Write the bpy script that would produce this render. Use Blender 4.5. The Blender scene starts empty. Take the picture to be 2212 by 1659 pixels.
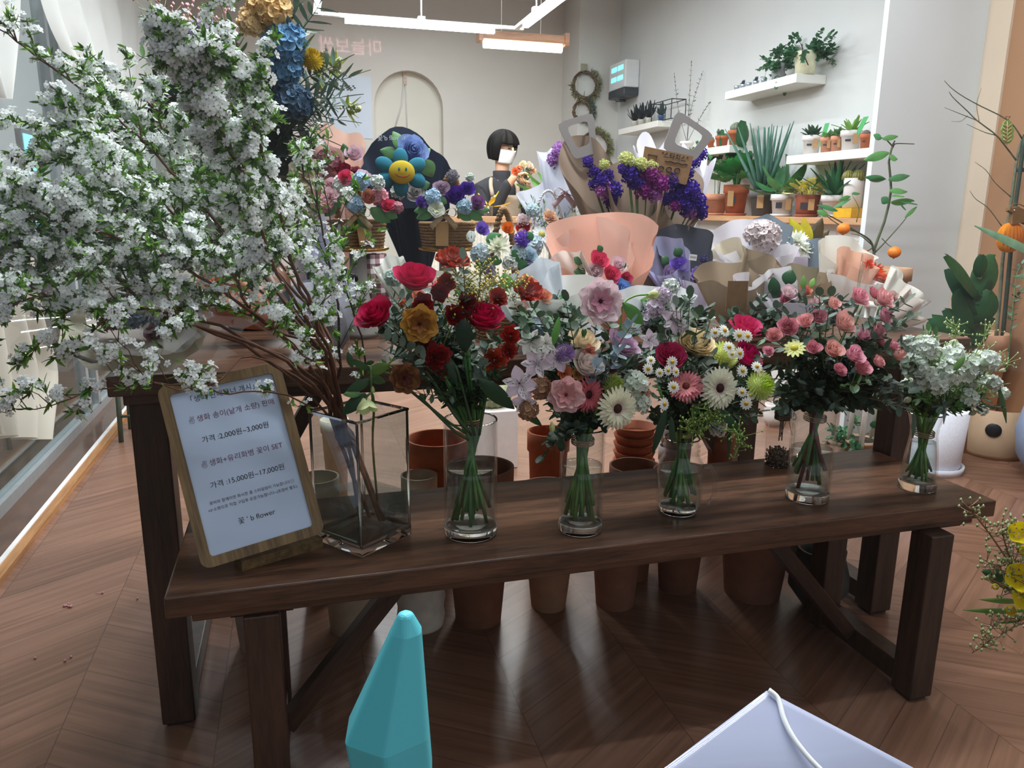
import bpy, math, random
from mathutils import Vector, Matrix, noise
SC = bpy.context.scene
C = SC.collection
PI = math.pi
sin, cos = math.sin, math.cos
rnd = random.Random(7)

# ------------------------------------------------------------------ camera
FPX, PITCH, ROLL, YAW, EYE = 1650.0, math.radians(12.9), math.radians(0.51), math.radians(15.9), Vector((0, 0, 1.05))
FW = Vector((sin(YAW) * cos(PITCH), cos(YAW) * cos(PITCH), -sin(PITCH)))
_r = Vector((cos(YAW), -sin(YAW), 0)); _u = _r.cross(FW)
RT = _r * cos(ROLL) + _u * sin(ROLL); UP = -_r * sin(ROLL) + _u * cos(ROLL)
cam = bpy.data.cameras.new('camera'); cam.sensor_width = 36; cam.lens = FPX * 36 / 2212; cam.clip_start = 0.02
co = bpy.data.objects.new('camera', cam); C.objects.link(co); SC.camera = co
co.matrix_world = Matrix(((RT.x, UP.x, -FW.x, EYE.x), (RT.y, UP.y, -FW.y, EYE.y), (RT.z, UP.z, -FW.z, EYE.z), (0, 0, 0, 1)))

def at(px, py, y=None, x=None, z=None):
    """the point of the place that the photograph shows at pixel px, py on a plane of the room"""
    d = FW + RT * ((px - 1106) / FPX) - UP * ((py - 829.5) / FPX)
    t = y / d.y if y is not None else x / d.x if x is not None else (z - EYE.z) / d.z
    return EYE + d * t
def mpp(p):
    return (Vector(p) - EYE).dot(FW) / FPX

# ------------------------------------------------------------------ light and exposure
SC.view_settings.view_transform = 'Standard'; SC.view_settings.look = 'None'
SC.view_settings.exposure = 0.0; SC.view_settings.gamma = 1.0; SC.view_settings.use_curve_mapping = False
SC.cycles.transparent_max_bounces = 24; SC.cycles.max_bounces = 8
SC.cycles.caustics_reflective = False
wd = bpy.data.worlds.new('night_street'); SC.world = wd; wd.use_nodes = True
wd.node_tree.nodes['Background'].inputs[0].default_value = (0.80, 0.83, 0.88, 1); wd.node_tree.nodes['Background'].inputs[1].default_value = 0.66
def area(name, loc, sx, sy, power, col, rot=(0, 0, 0), parent=None):
    l = bpy.data.lights.new(name, 'AREA'); l.shape = 'RECTANGLE'; l.size = sx; l.size_y = sy; l.energy = power; l.color = col
    o = bpy.data.objects.new(name, l); C.objects.link(o); o.location = loc; o.rotation_euler = rot
    if parent: o.parent = parent
    return o
COOL = (0.90, 0.96, 1.0); WARM = (1.0, 0.82, 0.62)
# light of the LED tubes built below, plus unseen ceiling lights added as fill
for i, (x, y, sx, sy, p) in enumerate([(0.55, 4.8, 1.0, .06, 26), (1.3, 3.9, .06, 1.4, 30), (0.1, 3.9, .06, 1.4, 28), (0.66, 3.0, 1.2, .06, 34), (1.8, 5.2, .06, 1.4, 20), (0.9, 6.2, 1.2, .06, 22),
                                       (2.1, 3.9, .06, 1.2, 9), (0.1, 1.7, 1.2, .06, 36), (1.4, 1.7, 1.2, .06, 36), (2.2, 1.9, .06, 1.2, 15), (0.75, 1.0, 1.4, .06, 14)]):
    area('tube_and_fill_light', (x, y, 2.24 if 3.5 < y < 5 and x < 1.5 else 2.75), sx, sy, p, COOL)

# ------------------------------------------------------------------ materials
def lin(h):
    h = h.lstrip('#'); r = []
    for i in (0, 2, 4):
        c = int(h[i:i + 2], 16) / 255
        r.append(c / 12.92 if c <= .04045 else ((c + .055) / 1.055) ** 2.4)
    return (*r, 1)
_M = {}
class NT:
    def __init__(s, name):
        s.m = bpy.data.materials.new(name); s.m.use_nodes = True; s.n = s.m.node_tree.nodes; s.l = s.m.node_tree.links
        s.b = s.n['Principled BSDF']; s.out = s.n['Material Output']
    def new(s, t, **kw):
        n = s.n.new(t)
        for k, v in kw.items():
            if k.startswith('i_'): n.inputs[int(k[2:])].default_value = v
            else: setattr(n, k, v)
        return n
    def to(s, a, b): s.l.new(a, b)
    def math(s, op, a, b=None, c=None):
        n = s.n.new('ShaderNodeMath'); n.operation = op
        for i, v in enumerate((a, b, c)):
            if v is None: continue
            if isinstance(v, (int, float)): n.inputs[i].default_value = v
            else: s.l.new(v, n.inputs[i])
        return n.outputs[0]
    def noise(s, scale, vec=None, detail=3, stretch=None):
        tc = s.n.new('ShaderNodeTexCoord'); v = tc.outputs['Object']
        if vec is not None: v = vec
        if stretch:
            mp = s.n.new('ShaderNodeMapping'); mp.inputs['Scale'].default_value = stretch; s.l.new(v, mp.inputs[0]); v = mp.outputs[0]
        n = s.n.new('ShaderNodeTexNoise'); n.inputs['Scale'].default_value = scale; n.inputs['Detail'].default_value = detail
        s.l.new(v, n.inputs['Vector']); return n.outputs[0]
    def ramp(s, fac, stops):
        r = s.n.new('ShaderNodeValToRGB'); e = r.color_ramp.elements
        while len(e) < len(stops): e.new(.5)
        for k, (p, c) in enumerate(stops): e[k].position = p; e[k].color = c
        s.l.new(fac, r.inputs[0]); return r.outputs[0]
def scale(c, k): return tuple(min(1, v * k) for v in c[:3]) + (1,)
def M(name, col='#888888', rough=.6, var=.12, sc=30, trans=0, metal=0, spec=.5, bump=0, emit=0, stretch=None, sheen=0):
    """plain surface with a little procedural variation; trans = share of light a thin petal or paper lets through"""
    if name in _M: return _M[name]
    t = NT(name); c = lin(col)
    t.b.inputs['Roughness'].default_value = rough; t.b.inputs['Metallic'].default_value = metal; t.b.inputs['Specular IOR Level'].default_value = spec
    nf = t.noise(sc, stretch=stretch)
    cc = t.ramp(nf, [(.3, scale(c, 1 - var)), (.7, scale(c, 1 + var))])
    t.to(cc, t.b.inputs['Base Color'])
    if emit:
        t.b.inputs['Emission Color'].default_value = c; t.b.inputs['Emission Strength'].default_value = emit
    if bump:
        b = t.new('ShaderNodeBump'); b.inputs['Strength'].default_value = bump; b.inputs['Distance'].default_value = .004; t.to(nf, b.inputs['Height']); t.to(b.outputs[0], t.b.inputs['Normal'])
    if trans:
        tr = t.new('ShaderNodeBsdfTranslucent'); t.to(cc, tr.inputs[0]); mx = t.new('ShaderNodeMixShader', i_0=trans)
        t.to(t.b.outputs[0], mx.inputs[1]); t.to(tr.outputs[0], mx.inputs[2]); t.to(mx.outputs[0], t.out.inputs[0])
    _M[name] = t.m; return t.m
def petal(col, rough=.55): return M('petal_' + col.strip('#'), col, rough, .10, 14, trans=.22, spec=.25)
def paper(col, trans=.25): return M('paper_%s_%d' % (col.strip('#'), trans * 100), col, .7, .04, 9, trans=trans, spec=.2)
def leafm(col): return M('leaf_' + col.strip('#'), col, .45, .22, 18, trans=.15, spec=.4)
def clear(name, col='#ffffff', edge=.16, base=.03, rough=.02):
    """thin clear sheet (glass pane, vase wall, cellophane): lets light straight through and mirrors more towards grazing angles"""
    if name in _M: return _M[name]
    t = NT(name); t.n.remove(t.b)
    tr = t.new('ShaderNodeBsdfTransparent'); tr.inputs[0].default_value = lin(col)
    gl = t.new('ShaderNodeBsdfGlossy'); gl.inputs['Roughness'].default_value = rough
    lw = t.new('ShaderNodeLayerWeight'); lw.inputs[0].default_value = .5
    f = t.math('MULTIPLY_ADD', t.math('POWER', lw.outputs['Facing'], 3.0), edge, base)
    mx = t.new('ShaderNodeMixShader'); t.to(f, mx.inputs[0]); t.to(tr.outputs[0], mx.inputs[1]); t.to(gl.outputs[0], mx.inputs[2]); t.to(mx.outputs[0], t.out.inputs[0])
    _M[name] = t.m; return t.m
def solidglass():
    if 'thick_glass' in _M: return _M['thick_glass']
    t = NT('thick_glass'); t.b.inputs['Transmission Weight'].default_value = 1; t.b.inputs['Roughness'].default_value = 0; t.b.inputs['IOR'].default_value = 1.47
    t.b.inputs['Base Color'].default_value = (.93, .97, .97, 1); _M['thick_glass'] = t.m; return t.m
def glow(name, col, s):
    if name in _M: return _M[name]
    t = NT(name); t.b.inputs['Base Color'].default_value = (.8, .8, .8, 1); t.b.inputs['Emission Color'].default_value = lin(col); t.b.inputs['Emission Strength'].default_value = s
    _M[name] = t.m; return t.m
def woodm(name, dark, light, stretch=(1, 14, 14), sc=3, rough=.42, bump=.15):
    if name in _M: return _M[name]
    t = NT(name); n1 = t.noise(sc, detail=6, stretch=stretch); n2 = t.noise(sc * 6, detail=4, stretch=stretch)
    f = t.math('MULTIPLY_ADD', n2, .4, t.math('MULTIPLY', n1, .7))
    t.to(t.ramp(f, [(.36, lin(dark)), (.70, lin(light))]), t.b.inputs['Base Color']); t.b.inputs['Roughness'].default_value = rough
    b = t.new('ShaderNodeBump'); b.inputs['Strength'].default_value = bump; b.inputs['Distance'].default_value = .002; t.to(f, b.inputs['Height']); t.to(b.outputs[0], t.b.inputs['Normal'])
    _M[name] = t.m; return t.m

# ------------------------------------------------------------------ mesh builder
class MB:
    def __init__(s): s.v, s.f, s.mi = [], [], []
    def add(s, vs, fs, mi=0, mat=None):
        o = len(s.v); s.v += [tuple(mat @ Vector(v)) if mat else tuple(v) for v in vs]
        s.f += [tuple(i + o for i in f) for f in fs]; s.mi += [mi] * len(fs); return s
    def box(s, x0, x1, y0, y1, z0, z1, mi=0, mat=None):
        v = [(x, y, z) for z in (z0, z1) for y in (y0, y1) for x in (x0, x1)]
        return s.add(v, [(0, 2, 3, 1), (4, 5, 7, 6), (0, 1, 5, 4), (2, 6, 7, 3), (0, 4, 6, 2), (1, 3, 7, 5)], mi, mat)
    def grid(s, fn, nu, nv, mi=0, mat=None, wrap=False):
        vs = [fn(i / nu, j / nv) for j in range(nv + 1) for i in range(nu + (0 if wrap else 1))]
        w = nu if wrap else nu + 1
        fs = [(j * w + i, j * w + (i + 1) % w, (j + 1) * w + (i + 1) % w, (j + 1) * w + i) for j in range(nv) for i in range(nu)]
        return s.add(vs, fs, mi, mat)
    def lathe(s, prof, n=24, mi=0, mat=None, cap=False):
        k = len(prof)
        vs = [(r * cos(2 * PI * i / n), r * sin(2 * PI * i / n), z) for r, z in prof for i in range(n)]
        fs = [(j * n + i, j * n + (i + 1) % n, (j + 1) * n + (i + 1) % n, (j + 1) * n + i) for j in range(k - 1) for i in range(n)]
        if cap: fs += [tuple(range(n - 1, -1, -1)), tuple((k - 1) * n + i for i in range(n))]
        return s.add(vs, fs, mi, mat)
    def tube(s, pts, r, n=6, mi=0, r1=None, mat=None):
        pts = [Vector(p) for p in pts]; k = len(pts); vs = []
        for j, p in enumerate(pts):
            d = (pts[min(j + 1, k - 1)] - pts[max(j - 1, 0)]); d = d.normalized() if d.length > 1e-9 else Vector((0, 0, 1))
            a = d.cross(Vector((.31, .12, .94)) if abs(d.z) < .9 else Vector((1, .1, 0))).normalized(); b = d.cross(a)
            rr = r if r1 is None else r + (r1 - r) * j / max(1, k - 1)
            vs += [p + (a * cos(2 * PI * i / n) + b * sin(2 * PI * i / n)) * rr for i in range(n)]
        fs = [(j * n + i, j * n + (i + 1) % n, (j + 1) * n + (i + 1) % n, (j + 1) * n + i) for j in range(k - 1) for i in range(n)]
        fs += [tuple(range(n - 1, -1, -1)), tuple((k - 1) * n + i for i in range(n))]
        return s.add(vs, fs, mi, mat)
    def ball(s, c, r, n=10, m=7, mi=0, sz=1):
        c = Vector(c)
        return s.grid(lambda u, v: c + Vector((r * sin(PI * v) * cos(2 * PI * u), r * sin(PI * v) * sin(2 * PI * u), -r * sz * cos(PI * v))), n, m, mi, wrap=True)
    def mesh(s, name, mats, smooth=True):
        me = bpy.data.meshes.new(name); me.from_pydata(s.v, [], s.f)
        for m in mats: me.materials.append(m)
        me.polygons.foreach_set('material_index', s.mi)
        me.polygons.foreach_set('use_smooth', [smooth] * len(s.f)); me.update(); return me
    def build(s, name, mats, parent=None, smooth=True, loc=None):
        if not isinstance(mats, (list, tuple)): mats = [mats]
        return put(name, s.mesh(name, mats, smooth), parent, loc)
WM = {}
def put(name, me, parent=None, loc=None, mw=None):
    """link an object; loc / mw are in world coordinates also when it has a parent"""
    o = bpy.data.objects.new(name, me); C.objects.link(o)
    w = mw.copy() if mw is not None else Matrix.Translation(Vector(loc or (0, 0, 0)))
    WM[o.name] = w
    if parent is not None:
        o.parent = parent; o.matrix_basis = WM[parent.name].inverted() @ w
    else: o.matrix_basis = w
    return o
def tag(o, label, cat, group=None, kind=None):
    if label: o['label'] = label
    if cat: o['category'] = cat
    if group: o['group'] = group
    if kind: o['kind'] = kind
    return o
def thing(name, label, cat, loc=(0, 0, 0), group=None):
    """an empty at the base of a thing; its parts are built in world coordinates and parented to it"""
    o = bpy.data.objects.new(name, None); C.objects.link(o); o.location = loc; o.empty_display_size = .05
    WM[o.name] = Matrix.Translation(Vector(loc)); return tag(o, label, cat, group)
def setting(o):
    o['kind'] = 'structure'; return o
def bevel(o, w=.004, seg=2):
    m = o.modifiers.new('bevel', 'BEVEL'); m.width = w; m.segments = seg; m.limit_method = 'ANGLE'; return o
def solid(o, t=.002):
    m = o.modifiers.new('solidify', 'SOLIDIFY'); m.thickness = t; m.offset = 0; return o
def frame_to(d, up=(0, 0, 1), roll=0.0):
    """rotation whose local z points along d"""
    d = Vector(d).normalized(); x = Vector(up).cross(d)
    if x.length < 1e-4: x = Vector((1, 0, 0))
    x.normalize(); y = d.cross(x)
    return Matrix(((x.x, y.x, d.x), (x.y, y.y, d.y), (x.z, y.z, d.z))).to_4x4() @ Matrix.Rotation(roll, 4, 'Z')
def bez(pts, n):
    """smooth curve through points (Catmull-Rom)"""
    P = [Vector(p) for p in pts]; P = [P[0] * 2 - P[1]] + P + [P[-1] * 2 - P[-2]]; out = []
    k = len(P) - 3
    for i in range(n + 1):
        t = i / n * k; j = min(int(t), k - 1); t -= j
        a, b, c, d = P[j:j + 4]
        out.append(.5 * ((2 * b) + (c - a) * t + (2 * a - 5 * b + 4 * c - d) * t * t + (3 * b - a - 3 * c + d) * t ** 3))
    return out
def text_mesh(name, txt, size, mat, parent, mw, align='CENTER', bold=0):
    cu = bpy.data.curves.new(name, 'FONT'); cu.body = txt; cu.size = size; cu.align_x = align; cu.align_y = 'CENTER'; cu.offset = bold
    o = bpy.data.objects.new('tmp_text', cu); C.objects.link(o)
    bpy.context.view_layer.update()
    me = bpy.data.meshes.new_from_object(o.evaluated_get(bpy.context.evaluated_depsgraph_get()))
    bpy.data.objects.remove(o); me.materials.clear(); me.materials.append(mat); me.name = name
    return put(name, me, parent, mw=mw)
# ------------------------------------------------------------------ flower and leaf shapes (unit size, facing +z)
def petal_grid(mb, phi, fn, nu=4, nv=4, mi=0):
    """fn(u in -1..1, v in 0..1) -> (radial, tangential, z)"""
    c, s_ = cos(phi), sin(phi)
    def g(a, b):
        r, t, z = fn(a * 2 - 1, b); return (r * c - t * s_, r * s_ + t * c, z)
    mb.grid(g, nu, nv, mi)
def cup(mb, phi, r, h, z0, span, curl, tip=.25, ruf=0, seed=0, nu=5, nv=4, mi=0):
    """a cupped petal standing on a ring of radius r"""
    rr = random.Random(seed); k = rr.uniform(0, 9)
    def g(a, b):
        u = a * 2 - 1; v = b * (1 - tip * u * u)
        rho = r * (.35 + .65 * min(1, v * 1.7)) + curl * max(0, v - .55) ** 1.6 * 2
        rho *= 1 + ruf * v * sin(5 * u + k); ph = phi + u * span * (.45 + .55 * min(1, v * 2))
        return (rho * cos(ph), rho * sin(ph), z0 + h * v - .25 * curl * max(0, v - .7) * (1 + abs(u)) + ruf * .4 * v * sin(7 * u + k * 2))
    mb.grid(g, nu, nv, mi)
def f_rose(seed=0, n=14, openness=1.0):
    mb = MB(); r_ = random.Random(seed)
    for i in range(n):
        f = i / (n - 1); r = .07 + .74 * f ** .95 * openness; h = 1.12 - .42 * f - .08 * r_.random()
        cup(mb, i * 2.4 + r_.uniform(-.15, .15), r, h, -.62 - .05 * f, 1.5 - .72 * f, .03 + .42 * f ** 1.6, .16 + .1 * f, .035, seed * 50 + i)
    mb.lathe([(.05, -.8), (.4, -.66), (.62, -.45)], 10)
    return mb
def f_garden(seed=0):
    mb = MB(); r_ = random.Random(seed)
    for i in range(42):
        f = (i / 41) ** .8; cup(mb, i * 2.4, .08 + .78 * f, .62 - .25 * f * f, -.4 - .05 * f, .55 + .1 * f, .05 + .25 * f * f, .2, .05, seed + i, 4, 3)
    mb.lathe([(.05, -.6), (.5, -.48), (.75, -.3)], 10); return mb
def f_ruffle(seed=0, n=26):
    """carnation / double ranunculus: crowded wavy petals"""
    mb = MB(); r_ = random.Random(seed)
    for i in range(n):
        f = i / (n - 1); cup(mb, i * 2.4 + r_.uniform(-.2, .2), .10 + .62 * f, .85 - .55 * f, -.45, .75, .15 + .35 * f, .12, .13, seed * 99 + i, 7, 4)
    mb.lathe([(.1, -.7), (.35, -.5), (.5, -.35)], 8); return mb
def f_butterfly(seed=0, n=7):
    """open flower of broad thin wavy petals with a small dark centre (slots: petal, centre)"""
    mb = MB(); r_ = random.Random(seed)
    for L, (cnt, sc, ti) in enumerate(((n, 1.0, .12), (n - 1, .74, .34))):
        for i in range(cnt):
            ph = 2 * PI * (i + .5 * L) / cnt + r_.uniform(-.1, .1); k = r_.uniform(0, 9); tl = ti + r_.uniform(-.12, .22)
            def g(u, v, ph=ph, k=k, tl=tl, sc=sc):
                w = (.52 if n > 5 else .66) * sin(PI * min(.90, .10 + .80 * v ** 1.1)) ** .7
                rad = sc * (v * (1 - .12 * u * u)); return (rad, sc * u * w, tl * v * v + .10 * sin(5 * u + k) * v * v - .03 * L + .05 * (i % 2) + .16 * u * u * v)
            petal_grid(mb, ph, g, 6, 5, 0)
    for i in range(14):
        a = i * 2.4; r = .04 + .11 * i / 14; mb.tube([(r * cos(a), r * sin(a), .02), (1.3 * r * cos(a), 1.3 * r * sin(a), .22 - .4 * r)], .018, 4, 1)
    for i in range(6):
        a = i * 1.047 + .3; petal_grid(mb, a, lambda u, v: (.08 + .42 * v, u * .17 * sin(PI * min(.92, .15 + .8 * v)), .10 + .28 * v - .08 * v * v + .1 * u * u), 2, 3, 2)
    mb.ball((0, 0, .08), .10, 8, 5, 1); return mb
def strap(mb, phi, r0, r1, w, z0, lift, droop, mi=0, nv=4, tw=0.0):
    petal_grid(mb, phi, lambda u, v: (r0 + (r1 - r0) * v, u * w * sin(PI * min(.93, .18 + .8 * v)) ** .7, z0 + lift * v - droop * v * v + .25 * w * u * u + tw * u * v), 2, nv, mi)
def f_gerbera(seed=0):
    """slots: ray petals, inner fringe, eye"""
    mb = MB(); r_ = random.Random(seed)
    for L, (n, r1, z, li, dr) in enumerate(((26, 1, 0, .18, .22), (24, .93, .04, .26, .2), (20, .72, .07, .3, .15))):
        for i in range(n): strap(mb, 2 * PI * (i + .37 * L) / n + r_.uniform(-.05, .05), .2, r1 * r_.uniform(.93, 1.03), .10, z, li + r_.uniform(-.06, .06), dr, 0)
    for i in range(60):
        a = i * 2.4; strap(mb, a, .16 + .12 * (i / 60), .42 * r_.uniform(.8, 1.1), .022, .09, .12, .05, 1, 2)
    mb.lathe([(0, .2), (.1, .19), (.2, .13), (.24, .05)], 14, 2)
    mb.lathe([(.3, 0), (.2, -.15), (.07, -.3)], 10, 3); return mb
def f_daisy(seed=0):
    mb = MB()
    for i in range(13): strap(mb, 2 * PI * i / 13 + seed, .2, 1, .2, 0, .1, .2, 0, 3)
    mb.lathe([(0, .3), (.2, .26), (.34, .12), (.36, 0)], 10, 1); return mb
def f_mum(seed=0, n=150):
    """ball of many small petals; slots: outer, heart"""
    mb = MB()
    for i in range(n):
        z = 1 - 1.35 * (i + .5) / n; ph = i * 2.399; r = math.sqrt(1 - z * z); d = Vector((r * cos(ph), r * sin(ph), z))
        m = Matrix.Translation(d * .62) @ frame_to(d, (0.1, .2, 1)) 
        mb.grid(lambda u, v: ((u - .5) * .17 * sin(PI * min(.9, .25 + .7 * v)), .10 * v * v + .05 * (u - .5) ** 2, .46 * v), 2, 3, 0 if i > 26 else 1, m)
    mb.ball((0, 0, 0), .66, 10, 6, 0); return mb
def f_spray(seed=0, n=55, four=4, size=.34, spread=-.25):
    """rounded cluster of small four- or five-petalled florets (hydrangea, stock); slots: petal, heart"""
    mb = MB(); r_ = random.Random(seed)
    for i in range(n):
        z = 1 - (1 - spread) * (i + .5) / n; ph = i * 2.399 + r_.uniform(-.2, .2); r = math.sqrt(max(0, 1 - z * z)); d = Vector((r * cos(ph), r * sin(ph), z))
        d2 = (d + Vector((r_.uniform(-.3, .3), r_.uniform(-.3, .3), r_.uniform(-.2, .3)))).normalized()
        m = Matrix.Translation(d * r_.uniform(.78, .95)) @ frame_to(d2, roll=r_.uniform(0, 6)) @ Matrix.Scale(size * r_.uniform(.8, 1.15), 4)
        for k in range(four):
            a = 2 * PI * k / four; w = .56 if four == 4 else .45
            mb.grid(lambda u, v: ((.06 + .75 * v) * cos(a) - (u - .5) * 2 * w * sin(PI * min(.85, .2 + .75 * v)) * sin(a), (.06 + .75 * v) * sin(a) + (u - .5) * 2 * w * sin(PI * min(.85, .2 + .75 * v)) * cos(a), .25 * v * v + .1 * sin(6 * u + k)), 2, 2, 0, m)
        mb.ball(m @ Vector((0, 0, .05)), .05 * size * 3, 5, 3, 1)
    mb.ball((0, 0, -.05), .72, 8, 5, 2); return mb
def f_puff(seed=0, n=46):
    """crumpled papery cluster (statice)"""
    mb = MB(); r_ = random.Random(seed)
    for i in range(n):
        z = 1 - 1.6 * (i + .5) / n; ph = i * 2.399; r = math.sqrt(max(0, 1 - z * z)); d = Vector((r * cos(ph), r * sin(ph), z * .9))
        m = Matrix.Translation(d * r_.uniform(.6, .9)) @ frame_to(d + Vector((r_.uniform(-.4, .4), r_.uniform(-.4, .4), .2)), roll=r_.uniform(0, 6)) @ Matrix.Scale(.27 * r_.uniform(.8, 1.2), 4)
        mb.grid(lambda u, v: ((.15 + .6 * v) * cos(2 * PI * u) * (1 + .18 * v * sin(10 * PI * u)), (.15 + .6 * v) * sin(2 * PI * u) * (1 + .18 * v * sin(10 * PI * u)), .75 * v + .14 * v * cos(10 * PI * u)), 15, 2, 0, m, True)
    mb.ball((0, 0, -.1), .66, 10, 6, 0)
    return mb
def f_alstro(seed=0):
    """open funnel of six pointed petals, the inner three striped (slots: outer petal, inner petal, stripe)"""
    mb = MB(); r_ = random.Random(seed)
    for i in range(6):
        inner = i % 2; sc = 1 if not inner else .95; w = .36 if not inner else .25; a = 2 * PI * i / 6 + r_.uniform(-.08, .08)
        def g(u, v): return (sc * (.05 + .95 * v), u * w * sin(PI * min(.97, .12 + .85 * v)), .62 * v - .45 * v * v + .12 * u * u + .03 * inner)
        petal_grid(mb, a, g, 4, 5, inner)
        if inner:
            for k in range(7):
                v0 = .3 + .07 * k; u0 = r_.uniform(-.55, .55); p = [g(u0, v0 + t * .09) for t in (0, 1)]
                q = [(r * cos(a) - t * sin(a), r * sin(a) + t * cos(a), z + .02) for r, t, z in p]; mb.tube(q, .018, 3, 2)
    for k in range(6):
        a = k * 1.05 + .4; mb.tube([(0, 0, 0), (.12 * cos(a), .12 * sin(a), .3), (.28 * cos(a), .28 * sin(a), .48)], .012, 4, 2)
    return mb
def f_bell(seed=0):
    """nodding cup of five broad sepals"""
    mb = MB()
    for i in range(5): cup(mb, 2 * PI * i / 5, .75, 1.15, -.45, .78, .3, .28, .02, i, 6, 5)
    mb.lathe([(.06, -.55), (.3, -.45)], 8); return mb
def f_bud(seed=0):
    mb = MB()
    for i in range(5): cup(mb, i * 1.3, .42 + .03 * i, 1.5, -.8, .75, -.25, .3, .02, i, 4, 4)
    return mb
def f_spiky(seed=0, n=34):
    """chrysanthemum of long pointed petals"""
    mb = MB()
    for i in range(n):
        f = i / n; a = i * 2.4; el = 1.35 - 1.25 * f; L = .7 + .3 * f
        petal_grid(mb, a, lambda u, v: (L * v * cos(el) + .05, u * .13 * sin(PI * min(.97, .15 + .82 * v)), L * v * sin(el) - .1 * v * v * f + .1 * u * u * .3), 2, 4)
    return mb
_F = {}
MAKERS = dict(rose=lambda s: f_rose(s), bigrose=lambda s: f_rose(s, 18, 1.05), budrose=lambda s: f_rose(s, 11, .82), garden=f_garden, ruffle=f_ruffle, butterfly=f_butterfly, gerbera=f_gerbera,
              daisy=f_daisy, mum=f_mum, hydrangea=lambda s: f_spray(s), stock=lambda s: f_spray(s, 16, 5, .5, -.1), statice=f_puff, alstroemeria=f_alstro, bell=f_bell, bud=f_bud, spiky=f_spiky,
              lily=lambda s: f_butterfly(s, 5))
NAMES = dict(rose='rose_bloom', bigrose='rose_bloom', budrose='rose_bloom', garden='garden_rose_bloom', ruffle='carnation_bloom', butterfly='ranunculus_bloom', gerbera='gerbera_bloom', daisy='daisy_bloom',
             mum='chrysanthemum_bloom', hydrangea='hydrangea_bloom', stock='stock_bloom', statice='statice_bloom', alstroemeria='alstroemeria_bloom', bell='hellebore_bloom', bud='flower_bud', spiky='chrysanthemum_bloom', lily='lisianthus_bloom')
DARK = '#2a2420'
def bloom(parent, kind, px, py, y, rpx, cols, face=None, seed=None, name=None, label=None, roll=None):
    """one flower head: a part of its bunch; face = direction it looks"""
    if seed is None: seed = rnd.randrange(3)
    key = (kind, seed)
    if key not in _F: _F[key] = MAKERS[kind](seed)
    if isinstance(cols, str): cols = [cols]
    mats = [petal(c) for c in cols]
    while len(mats) < 4: mats.append(mats[-1] if kind in ('hydrangea', 'stock', 'mum') else petal('#5a7a3c') if kind == 'gerbera' and len(mats) == 3 else petal(cols[-1]))
    mk = (kind, seed, tuple(cols))
    if mk not in _FM: _FM[mk] = _F[key].mesh(kind, mats)
    p = at(px, py, y=y); r = rpx * mpp(p)
    d = Vector(face) if face else Vector((rnd.uniform(-.35, .35), -1, rnd.uniform(.2, .7)))
    mw = Matrix.Translation(p) @ frame_to(d, roll=rnd.uniform(0, 6) if roll is None else roll) @ Matrix.Scale(r, 4)
    o = put(name or NAMES[kind], _FM[mk], parent, mw=mw)
    if label: o['label'] = label
    return o
_FM = {}
def leaf(mb, p, d, L, w, droop=.25, mi=0, roll=0.0, fold=.12, nv=5, blunt=.5):
    """a leaf blade from p along d; blunt: 0 pointed at both ends, 1 round"""
    m = Matrix.Translation(Vector(p)) @ frame_to(d, roll=roll)
    def g(u, v):
        s = sin(PI * min(.985, .03 + .95 * v)) ** (.9 - .5 * blunt); k = 1 - .35 * (1 - blunt) * v
        return ((u - .5) * w * s * k, droop * L * v * v + fold * w * abs(u - .5) * 2, L * v)
    mb.grid(g, 2, nv, mi, m)
def sprig(parent, pts, n, leaf_l, leaf_w, col, stem='#6b5a3a', r=.0016, blunt=.9, pair=True, name='eucalyptus_sprig', droop=.2, seed=None, start=.25, up=None, taper=.6):
    """a stem along points with leaves in pairs: one part of a bunch"""
    rr = random.Random(seed if seed is not None else rnd.random()); P = bez(pts, 14); mb = MB(); mb.tube(P, r, 5, 0, r * .5)
    for i in range(n):
        f = start + (1 - start) * (i + .5) / n; k = f * 14; j = min(13, int(k)); p = P[j].lerp(P[j + 1], k - j); t = (P[j + 1] - P[j]).normalized()
        a = t.orthogonal().normalized(); b = t.cross(a); th = rr.uniform(0, 6.28)
        for s_ in ((0, PI) if pair else (0,)):
            q = a * cos(th + s_) + b * sin(th + s_)
            sc = (1 - (1 - taper) * f) * rr.uniform(.8, 1.15)
            leaf(mb, p, (q + t * rr.uniform(.2, .8)), leaf_l * sc, leaf_w * sc, droop * rr.uniform(-.4, 1), 1, rr.uniform(-.5, .5), .1, 4, blunt)
    leaf(mb, P[-1], P[-1] - P[-2], leaf_l * .7, leaf_w * .7, 0, 1, 0, .1, 4, blunt)
    return mb.build(name, [M('stem_' + stem[1:], stem, .6), leafm(col)], parent)
def berries(parent, pts, n, br, col, stem='#7d8a4a', name='berry_sprig', r=.0009, sp=.02, seed=0):
    rr = random.Random(seed + rnd.random()); P = bez(pts, 12); mb = MB(); mb.tube(P, r * 1.4, 5, 0, r)
    for i in range(n):
        k = 12 * (.2 + .8 * rr.random()); j = min(11, int(k)); p = P[j].lerp(P[j + 1], k - j)
        q = p + Vector((rr.gauss(0, sp), rr.gauss(0, sp), rr.gauss(.4 * sp, sp * .8))); mb.tube([p, p.lerp(q, .5) + Vector((0, 0, -.1 * sp)), q], r * .7, 3, 0)
        d = (q - p).normalized() * br; mb.add(*_octa(q + d * .6, br), 1)
    return mb.build(name, [M('stem_' + stem[1:], stem, .6), M('berry_' + col[1:], col, .5, .2)], parent)
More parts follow.
